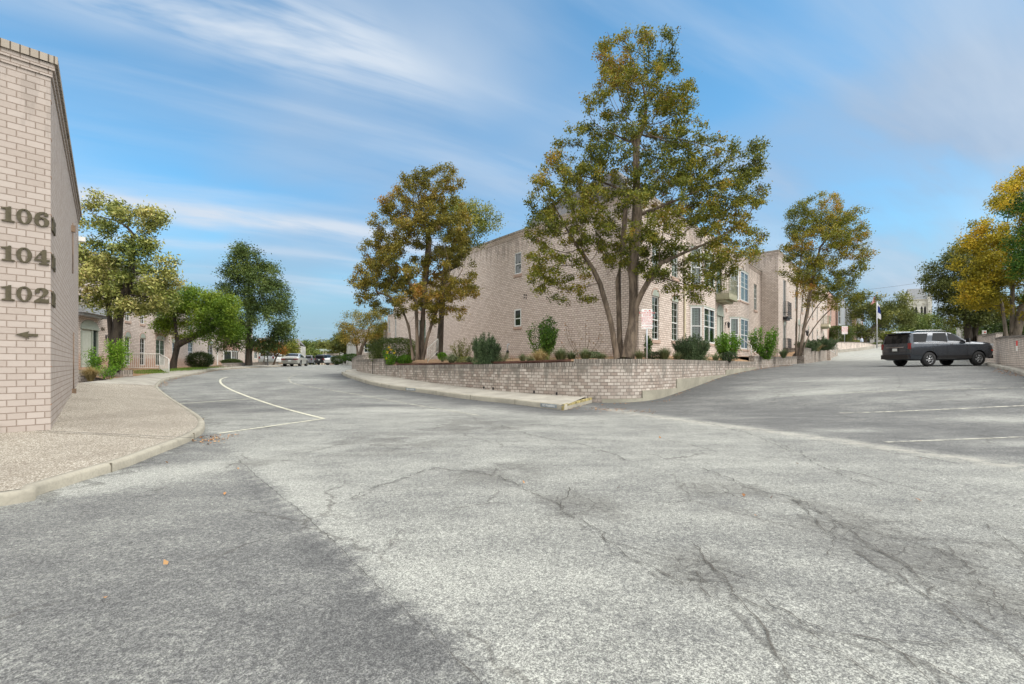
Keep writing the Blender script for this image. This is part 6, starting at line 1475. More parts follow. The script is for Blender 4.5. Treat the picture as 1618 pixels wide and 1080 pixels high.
t = sprays('bare_shrub', 'nearly leafless twiggy shrub with a few red leaves against the blank wall', 921, 18.3, 1.5, 1.9, 1.85, L['orange'], 15, 5, .06, .5, lean=1.0, stem=B_myr, thick=.009)
sprays('ivy_column', 'narrow column of dark ivy at the house corner behind the signpost', 1021, 18.9, 1.5, .34, 1.15, L['shrub'], 10, 60, .06, .6, tone=dict(base=.3), lean=.1)
clump('yucca', 'pale spiky tuft behind the signpost', 1010, 16.4, 1.4, .5, 260, L['yucca'], 1.0, .007, .5, cat='plant', tone=(.5, 1)); clump('yucca', 'spiky yucca right of the signpost', 1050, 17.2, 1.4, .62, 420, L['yucca'], 1.0, .008, .45, cat='plant')
sprays('rosemary', 'large rosemary bush below the first bay window', 1092, 18.9, 1.36, 1.25, 1.25, L['rosemary'], 120, 130, .05, .16, fill=8500, tone=dict(base=.42), spread=.025, start=.05)
clump('agave', 'pale agave like rosette right of the lane side rosemary', 1131, 19.9, 1.38, .5, 90, L['yucca'], 1.0, .022, .3, cat='plant', tone=(.6, 1))
sprays('leafy_shrub', 'bright green leafy shrub between the two bay windows', 1147, 21.8, 1.45, 1.15, 1.5, L['nandina'], 34, 75, .08, .4, tone=dict(base=.3), spread=.06)
bush('low_shrub', 'small grey green mound beside the agave', 1152, 21.2, 1.4, .8, .5, L['rosemary'], 1500, .05)
sprays('young_crape', 'leggy bright green young shrub beside the street tree on the lane', 1208, 27.5, 1.7, 1.5, 2.2, L['nandina'], 16, 80, .10, .45, tone=dict(base=.25), lean=1.2, spread=.09, start=.35)
sprays('young_crape', 'low bright green shrub at the foot of the leggy young shrub', 1212, 27.0, 1.6, 1.0, .95, L['nandina'], 24, 40, .09, .4, tone=dict(base=.35))
clump('yucca', 'dark spiky clump left of the street tree foot', 1238, 29.3, 1.7, .7, 260, L['yucca'], 1.0, .012, .4, cat='plant', tone=(.1, .6))
sprays('rosemary', 'rosemary bushes on the raised planter by the lane', 1275, 39.5, 2.45, 1.7, 1.0, L['rosemary'], 70, 90, .08, .18, fill=1800); sprays('rosemary', 'second rosemary clump behind the stair rail', 1304, 44, 2.7, 1.9, 1.3, L['rosemary'], 60, 90, .09, .18, fill=1800); clump('straw_grass', 'straw coloured clump on the raised planter by the lane', 1292, 41.5, 2.5, .9, 500, L['straw'], .9, .008, .7)
bush('clipped_hedge', 'tall square clipped hedge on the curved wall at the top of the lane', 1326.5, 71.5, 4.5, 3.6, 2.85, L['boxwood'], 16000, .13, 3.0, sq=7, cat='hedge', lump=.015, tone=dict(base=.5))
bush('clipped_hedge', 'low wide clipped hedge in front of the white clubhouse', 1396, 86, 4.2, 4.2, 1.3, L['boxwood'], 8000, .15, 1.8, sq=6, cat='hedge', lump=.02, tone=dict(base=.6))
bush('low_shrub', 'small yellow green bush at the foot of the leaning oak', 1352, 74, 4.3, 2.2, 1.0, L['yellowgreen'], 2200, .13)
clump('grass_clump', 'soft green tuft between the thin shrub and the rosemary', 742, 18.0, 1.3, .4, 500, L['yucca'], 1.1, .005, .8)
clump('yucca', 'dull green blades between the grey shrub and the glossy shrub', 826, 17.6, 1.36, .42, 260, L['yucca'], 1.1, .006, .7, cat='plant', tone=(.3, 1)); clump('grass_clump', 'olive tuft directly left of the straw grass', 838, 16.6, 1.32, .36, 420, L['yucca'], 1.2, .005, .8)
clump('yucca', 'dark green blades just right of the centre yucca', 903, 16.4, 1.36, .5, 300, L['yucca'], 1.0, .007, .5, cat='plant', tone=(0, .6)); bush('low_shrub', 'low olive ground shrub against the big myrtle trunks on the left', 938, 17.2, 1.42, .7, .34, L['rosemary'], 1500, .05, tone=dict(base=.6))
bush('low_shrub', 'low grey green mound behind the signpost tuft', 1034, 17.6, 1.42, .8, .36, L['rosemary'], 1600, .05, tone=dict(base=.65)); clump('yucca', 'pale blades left of the lane side rosemary', 1070, 18.0, 1.4, .45, 300, L['yucca'], 1.0, .007, .5, cat='plant', tone=(.4, 1))
bush('low_shrub', 'low tan green ground shrub in front of the wispy shrub', 733, 19.0, 1.3, .9, .3, L['oliveoak'], 1300, .05, tone=dict(base=.8))
# left side
sprays('nandina', 'vivid light green leggy shrub in front of the magnolia trunk', 185, 19.3, .95, .72, 1.72, L['nandina'], 22, 80, .075, .35, tone=dict(base=.6), spread=.07, lean=.9, start=.25); sprays('nandina', 'smaller vivid green shrub left of the magnolia trunk', 149, 18.8, .9, .55, 1.1, L['nandina'], 15, 55, .07, .35, tone=dict(base=.55), spread=.07)
sprays('leggy_shrub', 'low leggy green shrub on the pavement edge under the bright shrubs', 172, 18.2, .62, .7, .75, L['nandina'], 14, 28, .07, .35, tone=dict(base=.4), start=.4)
clump('straw_grass', 'golden straw coloured grass tuft at the far foot of the number wall', 143, 17.0, .66, .62, 1500, L['straw'], .9, .004, .7)
bush('round_bush', 'rounded dark green bush on the lawn behind the left kerb', 316, 31.5, .98, 1.75, 1.2, L['boxwood'], 9000, .07, 1.6, tone=dict(base=.3)); bush('low_hedge', 'low dark hedge before the grey porch of the left row', 366, 46.0, 1.25, 2.2, .6, L['oak'], 3500, .1, 1.2, cat='hedge')
bush('garden_shrub', 'mixed flowering shrubs on the wall by the gable house', 556, 46, 1.6, 2.3, .8, L['shrub'], 3000, .1, 1.5); bush('garden_shrub', 'dark low evergreen shrub left of the gable house', 534, 62, 1.3, 2.2, 1.3, L['oak'], 2500, .13, 1.6)
# ground cover
def scatter_on(name, label, polys, n, ls, mat, zf, cat='leaf litter', kind='stuff', blade=False, h=.08):
    C = []
    for (a, b, w) in polys:
        a, b = np.array(a), np.array(b); k = max(3, int(n * np.linalg.norm(b - a) * w)); t = RNG.uniform(0, 1, k)[:, None]; nn = np.array([-(b - a)[1], (b - a)[0]]) / (np.linalg.norm(b - a) + 1e-9)
        C.append(a + (b - a) * t + nn * RNG.normal(0, w / 2, k)[:, None])
    C = np.concatenate(C); z = zf(C[:, 0], C[:, 1]); C3 = np.c_[C, z + .015]
    if blade:
        V, F = blades(C3, len(C3), h, .6, .004, .4); tn = RNG.uniform(0, 1, len(C3)); o = mesh_np(name, V, F, mat, attrs={'tone': ('FACE', np.r_[tn, tn])})
    else:
        V, Fq = leaf_quads(C3, ls, .55, 3.0); V[:, 2] = np.maximum(V[:, 2], np.repeat(C3[:, 2], 4) - .008); o = mesh_np(name, V, Fq, mat, attrs={'tone': ('FACE', RNG.uniform(0, 1, len(C3)))})
    tag(o, label, cat, kind=kind); return o
lit = [(gp(325, 700), gp(350, 688), .3)] * 3 + [(gp(320, 690), gp(340, 705), .2)] + [(tuple(KL[i] + (.15, 0)), tuple(KL[i + 3] + (.15, 0)), .22) for i in range(75, min(len(KL) - 4, 130), 3)] + \
      [(gp(*a), gp(*b), w) for a, b, w in (((880, 650), (915, 645), .12), ((900, 646), (930, 637), .15), ((930, 645), (1040, 652), .5), ((950, 640), (1060, 633), .12), ((1060, 628), (1140, 597), .10), ((1140, 595), (1215, 581), .3), ((1215, 580), (1250, 577), .5), ((1580, 586), (1625, 596), .35), ((1575, 583), (1600, 586), .25))]
scatter_on('leaf_litter', 'scattered orange brown fallen leaves along kerbs and wall feet', lit, 110, .045, L['litter'], zg)
lit2 = [(gp(220, 740), gp(500, 760), 1.2), (gp(160, 940), gp(200, 940), .8), (gp(900, 700), gp(1500, 780), 2.5)]
scatter_on('stray_leaves', 'few stray tan leaves lying on the open asphalt', [(a, b, w) for a, b, w in lit2], 1.0, .05, L['litter'], zg)
lz = lambda x, y: np.interp(y, [16, 22, 30, 45], [.66, .72, .98, 1.18]) + .03
scatter_on('lawn_grass', 'bright green grass blades on the small lawn beside the planter', [(XD(213, 23.2), XD(262, 24.2), 1.0), (XD(230, 25), XD(290, 28), 1.4), (XD(290, 28), XD(335, 33), 1.0)], 900, .05, L['turf'], lz, 'grass', blade=True, h=.09)
bz = lambda x, y: 0 * x + 1.62
scatter_on('bed_weeds', 'low weeds and ground cover along the planted corner bed', [(XD(700, 22), XD(800, 19), 1.2), (XD(830, 18), XD(1000, 17.2), 1.0), (XD(1020, 17.6), XD(1120, 21), .8)], 60, .05, L['yucca'], lambda x, y: 0 * x + 1.42, 'ground cover', blade=True, h=.22)
# ------------------------------------------------------------------ cars
def car_paint(name, c, metal=.55, rough=.28):
    m, nt, b = new_mat(name); b.inputs['Base Color'].default_value = (*c, 1); b.inputs['Metallic'].default_value = metal; b.inputs['Roughness'].default_value = rough
    b.inputs['Coat Weight'].default_value = .6; b.inputs['Coat Roughness'].default_value = .05; return m
TYRE = plain('tyre_rubber', (.018, .018, .019), .85, var=.2); ALLOY = plain('alloy', (.42, .43, .44), .3, metal=.9, var=0); BLKP = plain('black_trim', (.012, .012, .013), .35, var=0)
TINT = glass_mat('tinted_car_glass', (.008, .009, .010), .06); TINT.node_tree.nodes['Principled BSDF'].inputs['Specular IOR Level'].default_value = .28; TAIL = plain('tail_lamp', (.16, .006, .008), .2, var=0, coat=.6); CHROME = plain('chrome_strip', (.55, .56, .58), .15, metal=1, var=0); PLATE = plain('licence_plate', (.55, .57, .56), .5, var=0); LAMPG = plain('head_lamp', (.55, .58, .6), .12, var=0, coat=.8); AMBER = plain('side_marker', (.60, .05, .02), .3, var=0)
def make_car(name, label, loc, rot, st, paint, wheels, wr, side_glass, wind=None, rearg=None, W_=1.0, tail=None, plate=None, trim=True, group=None, cat='car', spokes=6, extra=None, handles=(), detail=True):
    t = thing(name, label, cat, loc, rot, group)
    S_ = np.array(st, float); x0, x1 = S_[0, 0], S_[-1, 0]
    xs = np.unique(np.r_[np.linspace(x0, x1, 64), S_[:, 0]])
    C = np.stack([np.interp(xs, S_[:, 0], S_[:, i]) for i in range(S_.shape[1])], 1)
    for _ in range(2): C[1:-1, 1:] = .25 * C[:-2, 1:] + .5 * C[1:-1, 1:] + .25 * C[2:, 1:]
    def sec(c):
        x, zb, zs, zt, wl, wt = c; h = max(zt - zs, .02); g = min(1, h / .4)
        pts = [(0, zb), (wl * .80, zb), (wl * .93, zb + .05), (wl * .985, zb + .22), (wl, zb + (zs - zb) * .5), (wl * .995, zs - .12), (wl * .975, zs - .02)]
        sh = wl * .955
        pts += [(sh, zs + .01), (sh + (wt - sh) * .45, zs + h * .45), (sh + (wt - sh) * .93, zs + h * .86), (wt * .94, zt - .035 * g - .004), (wt * .80, zt), (wt * .4, zt + .012), (0, zt + .016)]
        return pts
    G = np.array([[(c[0], p[0], p[1]) for p in sec(c)] for c in C])      # half (y>0)
    m = G.shape[1]; full = np.concatenate([G, G[:, ::-1][:, 1:-1] * np.array([1, -1, 1])], 1); k = full.shape[1]; n = len(xs)
    V = full.reshape(-1, 3); F = [(i * k + j, (i + 1) * k + j, (i + 1) * k + (j + 1) % k, i * k + (j + 1) % k) for i in range(n - 1) for j in range(k)]
    F.append(tuple(range(k))); F.append(tuple((n - 1) * k + j for j in range(k - 1, -1, -1)))
    me = bpy.data.meshes.new('body'); me.from_pydata(V.tolist(), [], F); me.materials.append(paint); me.materials.append(BLKP)
    bo = bpy.data.objects.new('body', me); COL.objects.link(bo)
    cb = MB(); hw = float(S_[:, 4].max()) + .1
    for wx in wheels:
        for s in (1, -1): cb.lathe((wx, s * (hw - .19), wr), [(0, -.21), (wr + .075, -.21), (wr + .075, .21), (0, .21)], 28, axis='y', sm=True)
    cme = bpy.data.meshes.new('cut'); cme.from_pydata(cb.v, [], cb.f); bmq = bmesh.new(); bmq.from_mesh(cme); bmesh.ops.remove_doubles(bmq, verts=bmq.verts, dist=1e-5); bmesh.ops.recalc_face_normals(bmq, faces=bmq.faces); bmq.to_mesh(cme); bmq.free(); cme.materials.append(BLKP)
    bmq = bmesh.new(); bmq.from_mesh(me); bmesh.ops.recalc_face_normals(bmq, faces=bmq.faces); bmq.to_mesh(me); bmq.free()
    co = bpy.data.objects.new('cut', cme); COL.objects.link(co); md = bo.modifiers.new('b', 'BOOLEAN'); md.object = co; md.operation = 'DIFFERENCE'; md.solver = 'EXACT'; md.material_mode = 'TRANSFER'
    dg = bpy.context.evaluated_depsgraph_get(); dg.update(); nm = bpy.data.meshes.new_from_object(bo.evaluated_get(dg)); bpy.data.objects.remove(co); bo.modifiers.clear(); bo.data = nm
    nm.polygons.foreach_set('use_smooth', [True] * len(nm.polygons)); nm.set_sharp_from_angle(angle=math.radians(38))
    bo.parent = t; ROOT[bo.name] = ROOT[t.name]
    mats = [q.name for q in nm.materials if q]
    def ysurf(x, z):
        i = int(np.clip(np.searchsorted(xs, x), 1, n - 1)); f = (x - xs[i - 1]) / (xs[i] - xs[i - 1]); g = G[i - 1] * (1 - f) + G[i] * f
        zz = g[3:11, 2]; yy = g[3:11, 1]; return float(np.interp(z, zz, yy))
    def side_poly(nm_, poly, mat, off=.006, parent=None, sides=(1, -1)):
        for s in sides:
            bmx = bmesh.new(); dens = []
            for i in range(len(poly)):
                a, b = np.array(poly[i]), np.array(poly[(i + 1) % len(poly)]); kk = max(1, int(np.linalg.norm(b - a) / .12)); dens += [a + (b - a) * j / kk for j in range(kk)]
            # strips in z: triangulate by horizontal slicing for curvature
            zs_ = sorted({round(float(q[1]), 4) for q in dens}); zl = np.linspace(zs_[0], zs_[-1], 7); rows = []
            for z in zl:
                z_ = min(max(z, zs_[0] + 1e-4), zs_[-1] - 1e-4); X_ = []
                for i in range(len(poly)):
                    (xa, za), (xb, zb) = poly[i], poly[(i + 1) % len(poly)]
                    if (za - z_) * (zb - z_) < 0: X_.append(xa + (xb - xa) * (z_ - za) / (zb - za))
                X_.sort(); a, b = X_[0], X_[-1]; rows.append([(x, s * (ysurf(x, z) + off), z) for x in np.linspace(a, b, 7)])
            V_ = [q for r in rows for q in r]; F_ = [(i * 7 + j, i * 7 + j + 1, (i + 1) * 7 + j + 1, (i + 1) * 7 + j) for i in range(6) for j in range(6)]
            if s > 0: F_ = [f[::-1] for f in F_]
            mesh_np(nm_, np.array(V_), F_, mat, parent or bo, smooth=True, local=True)
    for p in side_glass: side_poly('side_window', p, TINT)
    def top_patch(nm_, xa, xb, j0, j1, mat, off=.006):
        ii = [i for i in range(n) if xa <= xs[i] <= xb]; idx = list(range(j0, j1 + 1)); V_ = []; F_ = []
        for i in ii:
            for j in idx:
                q = full[i, j % k]; a = full[min(i + 1, n - 1), j % k] - full[max(i - 1, 0), j % k]; b = full[i, (j + 1) % k] - full[i, (j - 1) % k]; nn = np.cross(a, b); nn /= np.linalg.norm(nn) + 1e-9
                if nn @ (q - np.array([q[0], 0, .8])) < 0: nn = -nn
                V_.append(q + nn * off)
        w = len(idx)
        for i in range(len(ii) - 1):
            for j in range(w - 1): F_.append((i * w + j, (i + 1) * w + j, (i + 1) * w + j + 1, i * w + j + 1))
        mesh_np(nm_, np.array(V_), F_, mat, bo, smooth=True, local=True)
    if wind: top_patch('windscreen', *wind, 10, 16, TINT)
    if rearg: top_patch('rear_window', *rearg, 10, 16, TINT)
    for wx in wheels:
        for s in (1, -1):
            y = s * (hw - .1 - .135); w = MB(); w.lathe((wx, y, wr), [(wr * .62, -.12), (wr * .94, -.12), (wr, -.08), (wr, .08), (wr * .94, .12), (wr * .62, .12)], 28, axis='y')
            wh = w.build('wheel', TYRE, t, local=True); r = MB(); ys = s * .085
            r.lathe((wx, y, wr), [(wr * .66, ys), (wr * .60, ys + s * .012), (wr * .56, ys - s * .02)], 28, axis='y')
            for q in range(spokes):
                a = 2 * math.pi * q / spokes + .3
                for da in (-.16, .16):
                    c, d = math.cos(a), math.sin(a); p0 = Vector((wx + c * wr * .10, y + ys - s * .01, wr + d * wr * .10)); c2, d2 = math.cos(a + da * 1.2), math.sin(a + da * 1.2)
                    p1 = Vector((wx + c2 * wr * .60, y + ys, wr + d2 * wr * .60)); r.tube([p0, p1], .02, 4)
            r.lathe((wx, y, wr), [(0, ys + s * .015), (wr * .15, ys + s * .01), (wr * .17, ys - s * .02)], 12, axis='y'); r.build('rim', ALLOY, wh, local=True)
            r = MB(); r.lathe((wx, y, wr), [(0, s * .03), (wr * .64, s * .03)], 20, axis='y'); r.build('brake_disc', BLKP, wh, local=True)
    def box(nm_, c, sz, mat, par=None, rz=0): b_ = MB(); b_.box(*c, *sz, 0, rz); return b_.build(nm_, mat, par or bo, local=True)
    if tail:
        for p in tail: side_poly('tail_light', p, TAIL, .008)
    if extra: extra(t, bo, box, side_poly, ysurf, top_patch)
    for (x, z) in handles:
        for s in (1, -1): box('door_handle', (x, s * (ysurf(x, z) + .012), z), (.17, .025, .03), CHROME)
    return t
SUV = [(-1.20, .62, .95, 1.02, .80, .60), (-1.17, .50, 1.20, 1.27, .96, .88), (-1.13, .44, 1.32, 1.55, .99, .88), (-1.05, .38, 1.34, 1.82, 1.005, .86), (-.94, .36, 1.34, 1.95, 1.01, .85), (-.55, .34, 1.34, 2.0, 1.02, .85), (.3, .33, 1.335, 2.02, 1.03, .85), (1.1, .33, 1.33, 2.01, 1.03, .85), (1.55, .33, 1.325, 1.965, 1.03, .84),
       (1.95, .33, 1.32, 1.75, 1.03, .86), (2.25, .33, 1.31, 1.54, 1.03, .90), (2.5, .33, 1.30, 1.40, 1.03, .95), (2.9, .34, 1.28, 1.375, 1.025, .95), (3.4, .36, 1.25, 1.35, 1.015, .94), (3.80, .40, 1.21, 1.31, .99, .92), (3.98, .43, 1.14, 1.25, .96, .88), (4.06, .48, 1.0, 1.14, .92, .82), (4.09, .55, .9, 1.02, .87, .76)]
def suv_extra(t, bo, box, side_poly, ysurf, top_patch):
    box('rear_bumper', (-1.20, 0, .56), (.14, 1.84, .26), BLKP); box('rear_window', (-1.09, 0, 1.55), (.01, .01, .01), TINT)
    b = MB(); yw = .80
    prof = [(-1.150, 1.36), (-1.10, 1.60), (-1.01, 1.86)]
    for (xa, za), (xb, zb) in zip(prof, prof[1:]):
        b.face([(xa - .035, -yw + .02, za), (xb - .035, -yw + .06, zb), (xb - .035, yw - .06, zb), (xa - .035, yw - .02, za)])
    b.build('tailgate_glass', TINT, bo, local=True)
    box('spoiler', (-1.03, 0, 1.93), (.22, 1.5, .05), BLKP); box('licence_plate', (-1.215, 0, .98), (.012, .32, .16), PLATE); box('plate_recess', (-1.20, 0, .98), (.02, .55, .24), BLKP); box('chrome_strip', (-1.205, 0, 1.12), (.02, 1.2, .03), CHROME)
    for s in (1, -1):
        b = MB(); b.frame_box((-1.185, s * .98 - (.15 if s > 0 else 0), 1.0), (.09, 0, 0), (0, .15, 0), (0, 0, .34)); b.build('tail_light', TAIL, bo, local=True)
        b = MB(); b.tube([(-.7, s * .74, 2.02), (-.5, s * .74, 2.065), (1.0, s * .74, 2.07), (1.3, s * .74, 2.01)], .018, 5); b.build('roof_rail', CHROME, bo, local=True)
        b = MB(); y = s * 1.05; b.frame_box((2.20, y - (.0 if s > 0 else .2), 1.36), (.13, .05, 0), (0, .2, 0), (0, 0, .19)); b.build('side_mirror', BLKP, bo, local=True)
        b = MB(); b.tube([(.45, s * 1.0, .43), (2.55, s * 1.0, .43)], .035, 6); b.build('running_board', CHROME if False else BLKP, bo, local=True)
        b = MB(); b.frame_box((3.90, s * .93 - (.12 if s > 0 else 0), 1.08), (.17, 0, 0), (0, .12, 0), (0, 0, .16)); b.build('head_light', LAMPG, bo, local=True)
        box('side_marker', (3.93, s * (ysurf(3.9, .82) + .004), .86), (.10, .02, .07), AMBER); box('chrome_strip', (1.0, s * (ysurf(1, 1.35)) + s * .006, 1.355), (3.3, .012, .018), CHROME)
        box('rear_reflector', (-1.1, s * .86, .62), (.16, .12, .05), TAIL)
    side_poly('sill_trim', [(.48, .44), (2.6, .44), (2.6, .60), (.48, .60)], BLKP, .012)
    for x in (.20, 1.055, 2.3): side_poly('door_seam', [(x, .62), (x + .014, .62), (x + .014, 1.37), (x, 1.37)], BLKP, .004)
    box('grille', (4.10, 0, .82), (.06, 1.3, .34), BLKP); box('front_bumper', (4.03, 0, .50), (.22, 1.7, .2), BLKP)
gx = 23.75; gy = 26.9
slope = math.atan2(zgf(gx + 3.07, gy) - zgf(gx, gy), 3.07)
suv = make_car('parked_suv', 'large dark grey SUV parked nose in against the right boundary wall', (gx, gy, zgf(gx, gy)), math.radians(1.5), SUV, car_paint('dark_grey_metallic', (.055, .064, .078), .6, .2), (0, 3.07), .405,
    [[(-.95, 1.39), (-.20, 1.39), (.03, 1.88), (-.84, 1.88)], [(.17, 1.385), (1.16, 1.38), (1.16, 1.90), (.36, 1.90)], [(1.24, 1.38), (2.30, 1.365), (1.98, 1.58), (1.66, 1.80), (1.40, 1.89), (1.24, 1.90)]], wind=(1.6, 2.48), extra=suv_extra, handles=((.50, 1.27), (1.38, 1.26)), cat='SUV')
suv.scale = (.94, 1, 1.0); suv.rotation_euler = (0, -slope, math.radians(1.5))
SED = [(-1.06, .50, .72, .78, .70, .5), (-1.02, .40, .90, .98, .84, .72), (-.92, .32, .93, 1.03, .875, .76), (-.55, .28, .94, 1.06, .885, .74), (-.32, .26, .94, 1.13, .89, .70), (.15, .24, .93, 1.34, .89, .61), (.5, .24, .92, 1.41, .89, .60), (1.2, .24, .91, 1.42, .89, .60), (1.6, .24, .90, 1.34, .89, .61), (2.1, .24, .89, 1.08, .89, .68), (2.35, .25, .88, .97, .885, .74), (3.0, .27, .82, .91, .87, .74), (3.4, .33, .74, .82, .82, .68), (3.55, .42, .62, .68, .72, .55)]
def sed_extra(t, bo, box, side_poly, ysurf, top_patch):
    for s in (1, -1): 
        b = MB(); b.frame_box((-1.085, s * .60 - .24, .72), (.14, 0, 0), (0, .48, 0), (0, 0, .12)); b.build('tail_light', TAIL, bo, local=True)
        b = MB(); b.frame_box((1.78, s * .98 - .08, .93), (.1, .02, 0), (0, .16, 0), (0, 0, .13)); b.build('side_mirror', BLKP, bo, local=True)
    box('tail_panel', (-1.06, 0, .795), (.07, .9, .10), BLKP); box('licence_plate', (-1.09, 0, .60), (.012, .32, .14), PLATE); box('bumper_seam', (-1.06, 0, .50), (.08, 1.5, .03), BLKP)
sg_ = [[(-.20, .97), (.25, .97), (.30, 1.28), (.22, 1.28)], [(.33, .96), (1.0, .95), (1.0, 1.33), (.42, 1.33)], [(1.06, .95), (1.95, .93), (1.62, 1.22), (1.06, 1.33)]]
def place_car(px, D, heading, **kw):
    x, y = XD(px, D); z = zgf(x, y); return (x, y, z), heading
pth = math.radians(90 + 4)
loc, h = place_car(462, 49.5, 0); 
make_car('sedan', 'champagne silver sedan seen from behind driving away up the left street', loc, math.radians(101), SED, car_paint('champagne_silver', (.50, .50, .47), .4, .3), (0, 2.65), .33, sg_, wind=(1.55, 2.18), rearg=(-.42, .28), extra=sed_extra)
def far_extra(t, bo, box, side_poly, ysurf, top_patch):
    for s in (1, -1): box('tail_light', (-1.05, s * .72, .82), (.1, .26, .14), TAIL)
    box('licence_plate', (-1.075, 0, .72), (.02, .32, .14), PLATE)
loc, h = place_car(525, 72, 0); make_car('white_sedan', 'white sedan parked beyond the sedan on the right of the left street', loc, math.radians(78), SED, car_paint('white_car_paint', (.72, .73, .74), .0, .3), (0, 2.65), .33, sg_, wind=(1.55, 2.18), rearg=(-.42, .28), extra=far_extra)
SUVS = [tuple([r[0] * .88, r[1] * .9, r[2] * .9, r[3] * .88, r[4] * .9, r[5] * .9]) for r in SUV]
sgs = [[(-.86, 1.20), (.0, 1.20), (.15, 1.58), (-.72, 1.62)], [(.25, 1.2), (1.05, 1.2), (1.05, 1.60), (.4, 1.60)], [(1.12, 1.19), (2.1, 1.18), (1.6, 1.54), (1.12, 1.60)]]
def suv2_extra(t, bo, box, side_poly, ysurf, top_patch):
    b = MB(); b.face([(-1.05, -.66, 1.2), (-.93, -.62, 1.6), (-.93, .62, 1.6), (-1.05, .66, 1.2)]); b.build('rear_window', TINT, bo, local=True)
    for s in (1, -1): box('tail_light', (-1.06, s * .76, 1.0), (.1, .16, .26), TAIL)
    box('licence_plate', (-1.07, 0, .85), (.02, .32, .14), PLATE)
def fsuv(label, px, D, rot, c, nm='suv', metal=.4):
    loc, _ = place_car(px, D, 0); return make_car(nm, label, loc, math.radians(rot), SUVS, car_paint(nm + '_paint', c, metal, .3), (0, 2.7), .36, sgs, wind=(1.62, 2.4), extra=suv2_extra, cat='SUV')
fsuv('black SUV parked in front of the white sedan down the left street', 510, 79, 80, (.02, .02, .024)); fsuv('grey car parked far down the left street beside the blank white end wall', 489, 83, 95, (.18, .19, .21), 'distant_car')
fsuv('silver SUV parked behind the black lamp post on the left', 421, 58, 118, (.42, .45, .48), 'silver_suv'); fsuv('white SUV parked just left of the driving sedan', 441, 66, 112, (.68, .70, .72), 'white_suv', 0)
# ------------------------------------------------------------------ signs, lamps, flags, wires
def sign(label, px, D, ztop, w, h, zfoot, lines=True, yaw=None, pole=True):
    x, y = XD(px, D); yaw = math.atan2(-x, y) * .35 if yaw is None else yaw
    dr = (math.cos(yaw), math.sin(yaw)); nn = (math.sin(yaw), -math.cos(yaw)); t = thing('tow_sign', label, 'sign', (x, y, zfoot))
    mb = MB(); o = Vector((x, y, ztop - h)) - Vector((*dr, 0)) * w / 2 + Vector((*nn, 0)) * .032
    mb.frame_box(o, Vector((*dr, 0)) * w, Vector((*nn, 0)) * -.004, Vector((0, 0, h))); pl = mb.build('sign_panel', M['white_paint'], t)
    nv = Vector((*nn, 0)) * .002; dv = Vector((*dr, 0))
    R = face_rot((*dr, 0)); c = Vector((x, y, 0)) + Vector((*nn, 0)) * .0335
    def tx(s, z, sz, wd=1.0): text_mesh('lettering', s, sz * w / .36 * 1.08, M['red'], pl, (c.x, c.y, z), R, .0008, sx=wd)
    if lines:
        zz = ztop
        m2 = MB(); f = o + Vector((0, 0, 0)) + nv
        def rect(u0, u1, v0, v1): m2.frame_box(f + dv * u0 * w + Vector((0, 0, v0 * h)), dv * (u1 - u0) * w, nv * .5, Vector((0, 0, (v1 - v0) * h)))
        rect(.22, .46, .905, .93); rect(.66, .84, .885, .925); rect(.70, .78, .925, .95); rect(.44, .66, .895, .905)
        rect(.05, .14, .065, .105); rect(.86, .95, .065, .105); rect(.05, .95, .835, .842)
        m2.build('tow_truck_symbol', M['red'], pl)
        tx('TOW AWAY', ztop - h * .20, .088, 1.0); tx('ZONE', ztop - h * .31, .088, 1.1)
        tx('UNAUTHORIZED', ztop - h * .42, .052, 1.0); tx('VEHICLES WILL', ztop - h * .50, .052); tx('BE TOWED AT', ztop - h * .58, .052); tx("OWNER'S EXPENSE", ztop - h * .66, .046, .95); tx('24 HOURS', ztop - h * .76, .062, 1.1); tx('7 DAYS', ztop - h * .90, .06, 1.1)
    if pole:
        m3 = MB(); m3.tube([(x, y, zfoot - .3), (x, y, ztop - .05)], .028, 8); m3.build('pole', M['steel'], t)
    return t
sign('white tow away sign with red lettering on a steel post behind the retaining wall', 1022, 15.4, 3.13, .36, .66, 1.35)
sign('small white tow away sign with red lettering before the clipped hedge up the lane', 1334.5, 66, 6.85, .75, 1.15, 4.6)
# side-on fire lane sign on the boundary wall and small signs beyond
x, y = XD(1611, 19.6); t = thing('narrow_sign', 'narrow red and white marker on the face of the boundary wall near the right edge', 'sign', (x, y, 1.9)); mb = MB(); mb.box(x - .12, y, 2.18, .03, .045, .22, 0, .8); mb.build('red_half', M['red'], t); mb = MB(); mb.box(x - .12, y, 1.95, .03, .045, .22, 0, .8); mb.build('white_half', M['white_paint'], t)
def small_board(label, px, D, z0, w, h, cols):
    x, y = XD(px, D); t = thing('notice_board', label, 'sign', (x, y, z0 - 1)); mb = MB(); mb.box(x, y, z0 + h / 2, w, .04, h); mb.build('board', M[cols[0]], t)
    mb = MB(); 
    for a, b in ((.2, .25), (-.15, .5), (.1, .78)): mb.box(x + a * w, y - .025, z0 + h * b, w * .4, .02, h * .13)
    mb.build('marking', M[cols[1]], t); mb = MB(); mb.tube([(x, y + .03, z0 - 1.4), (x, y + .03, z0 + h)], .035, 6); mb.build('post', M['steel'], t)
small_board('red and white notice sign beyond the boundary wall left of the golden tree trunk', 1555, 41, 3.55, .38, .80, ('white_paint', 'red')); small_board('pale cream notice sign beyond the boundary wall right of the golden tree trunk', 1603, 33, 3.05, .42, .75, ('cream', 'white_paint'))
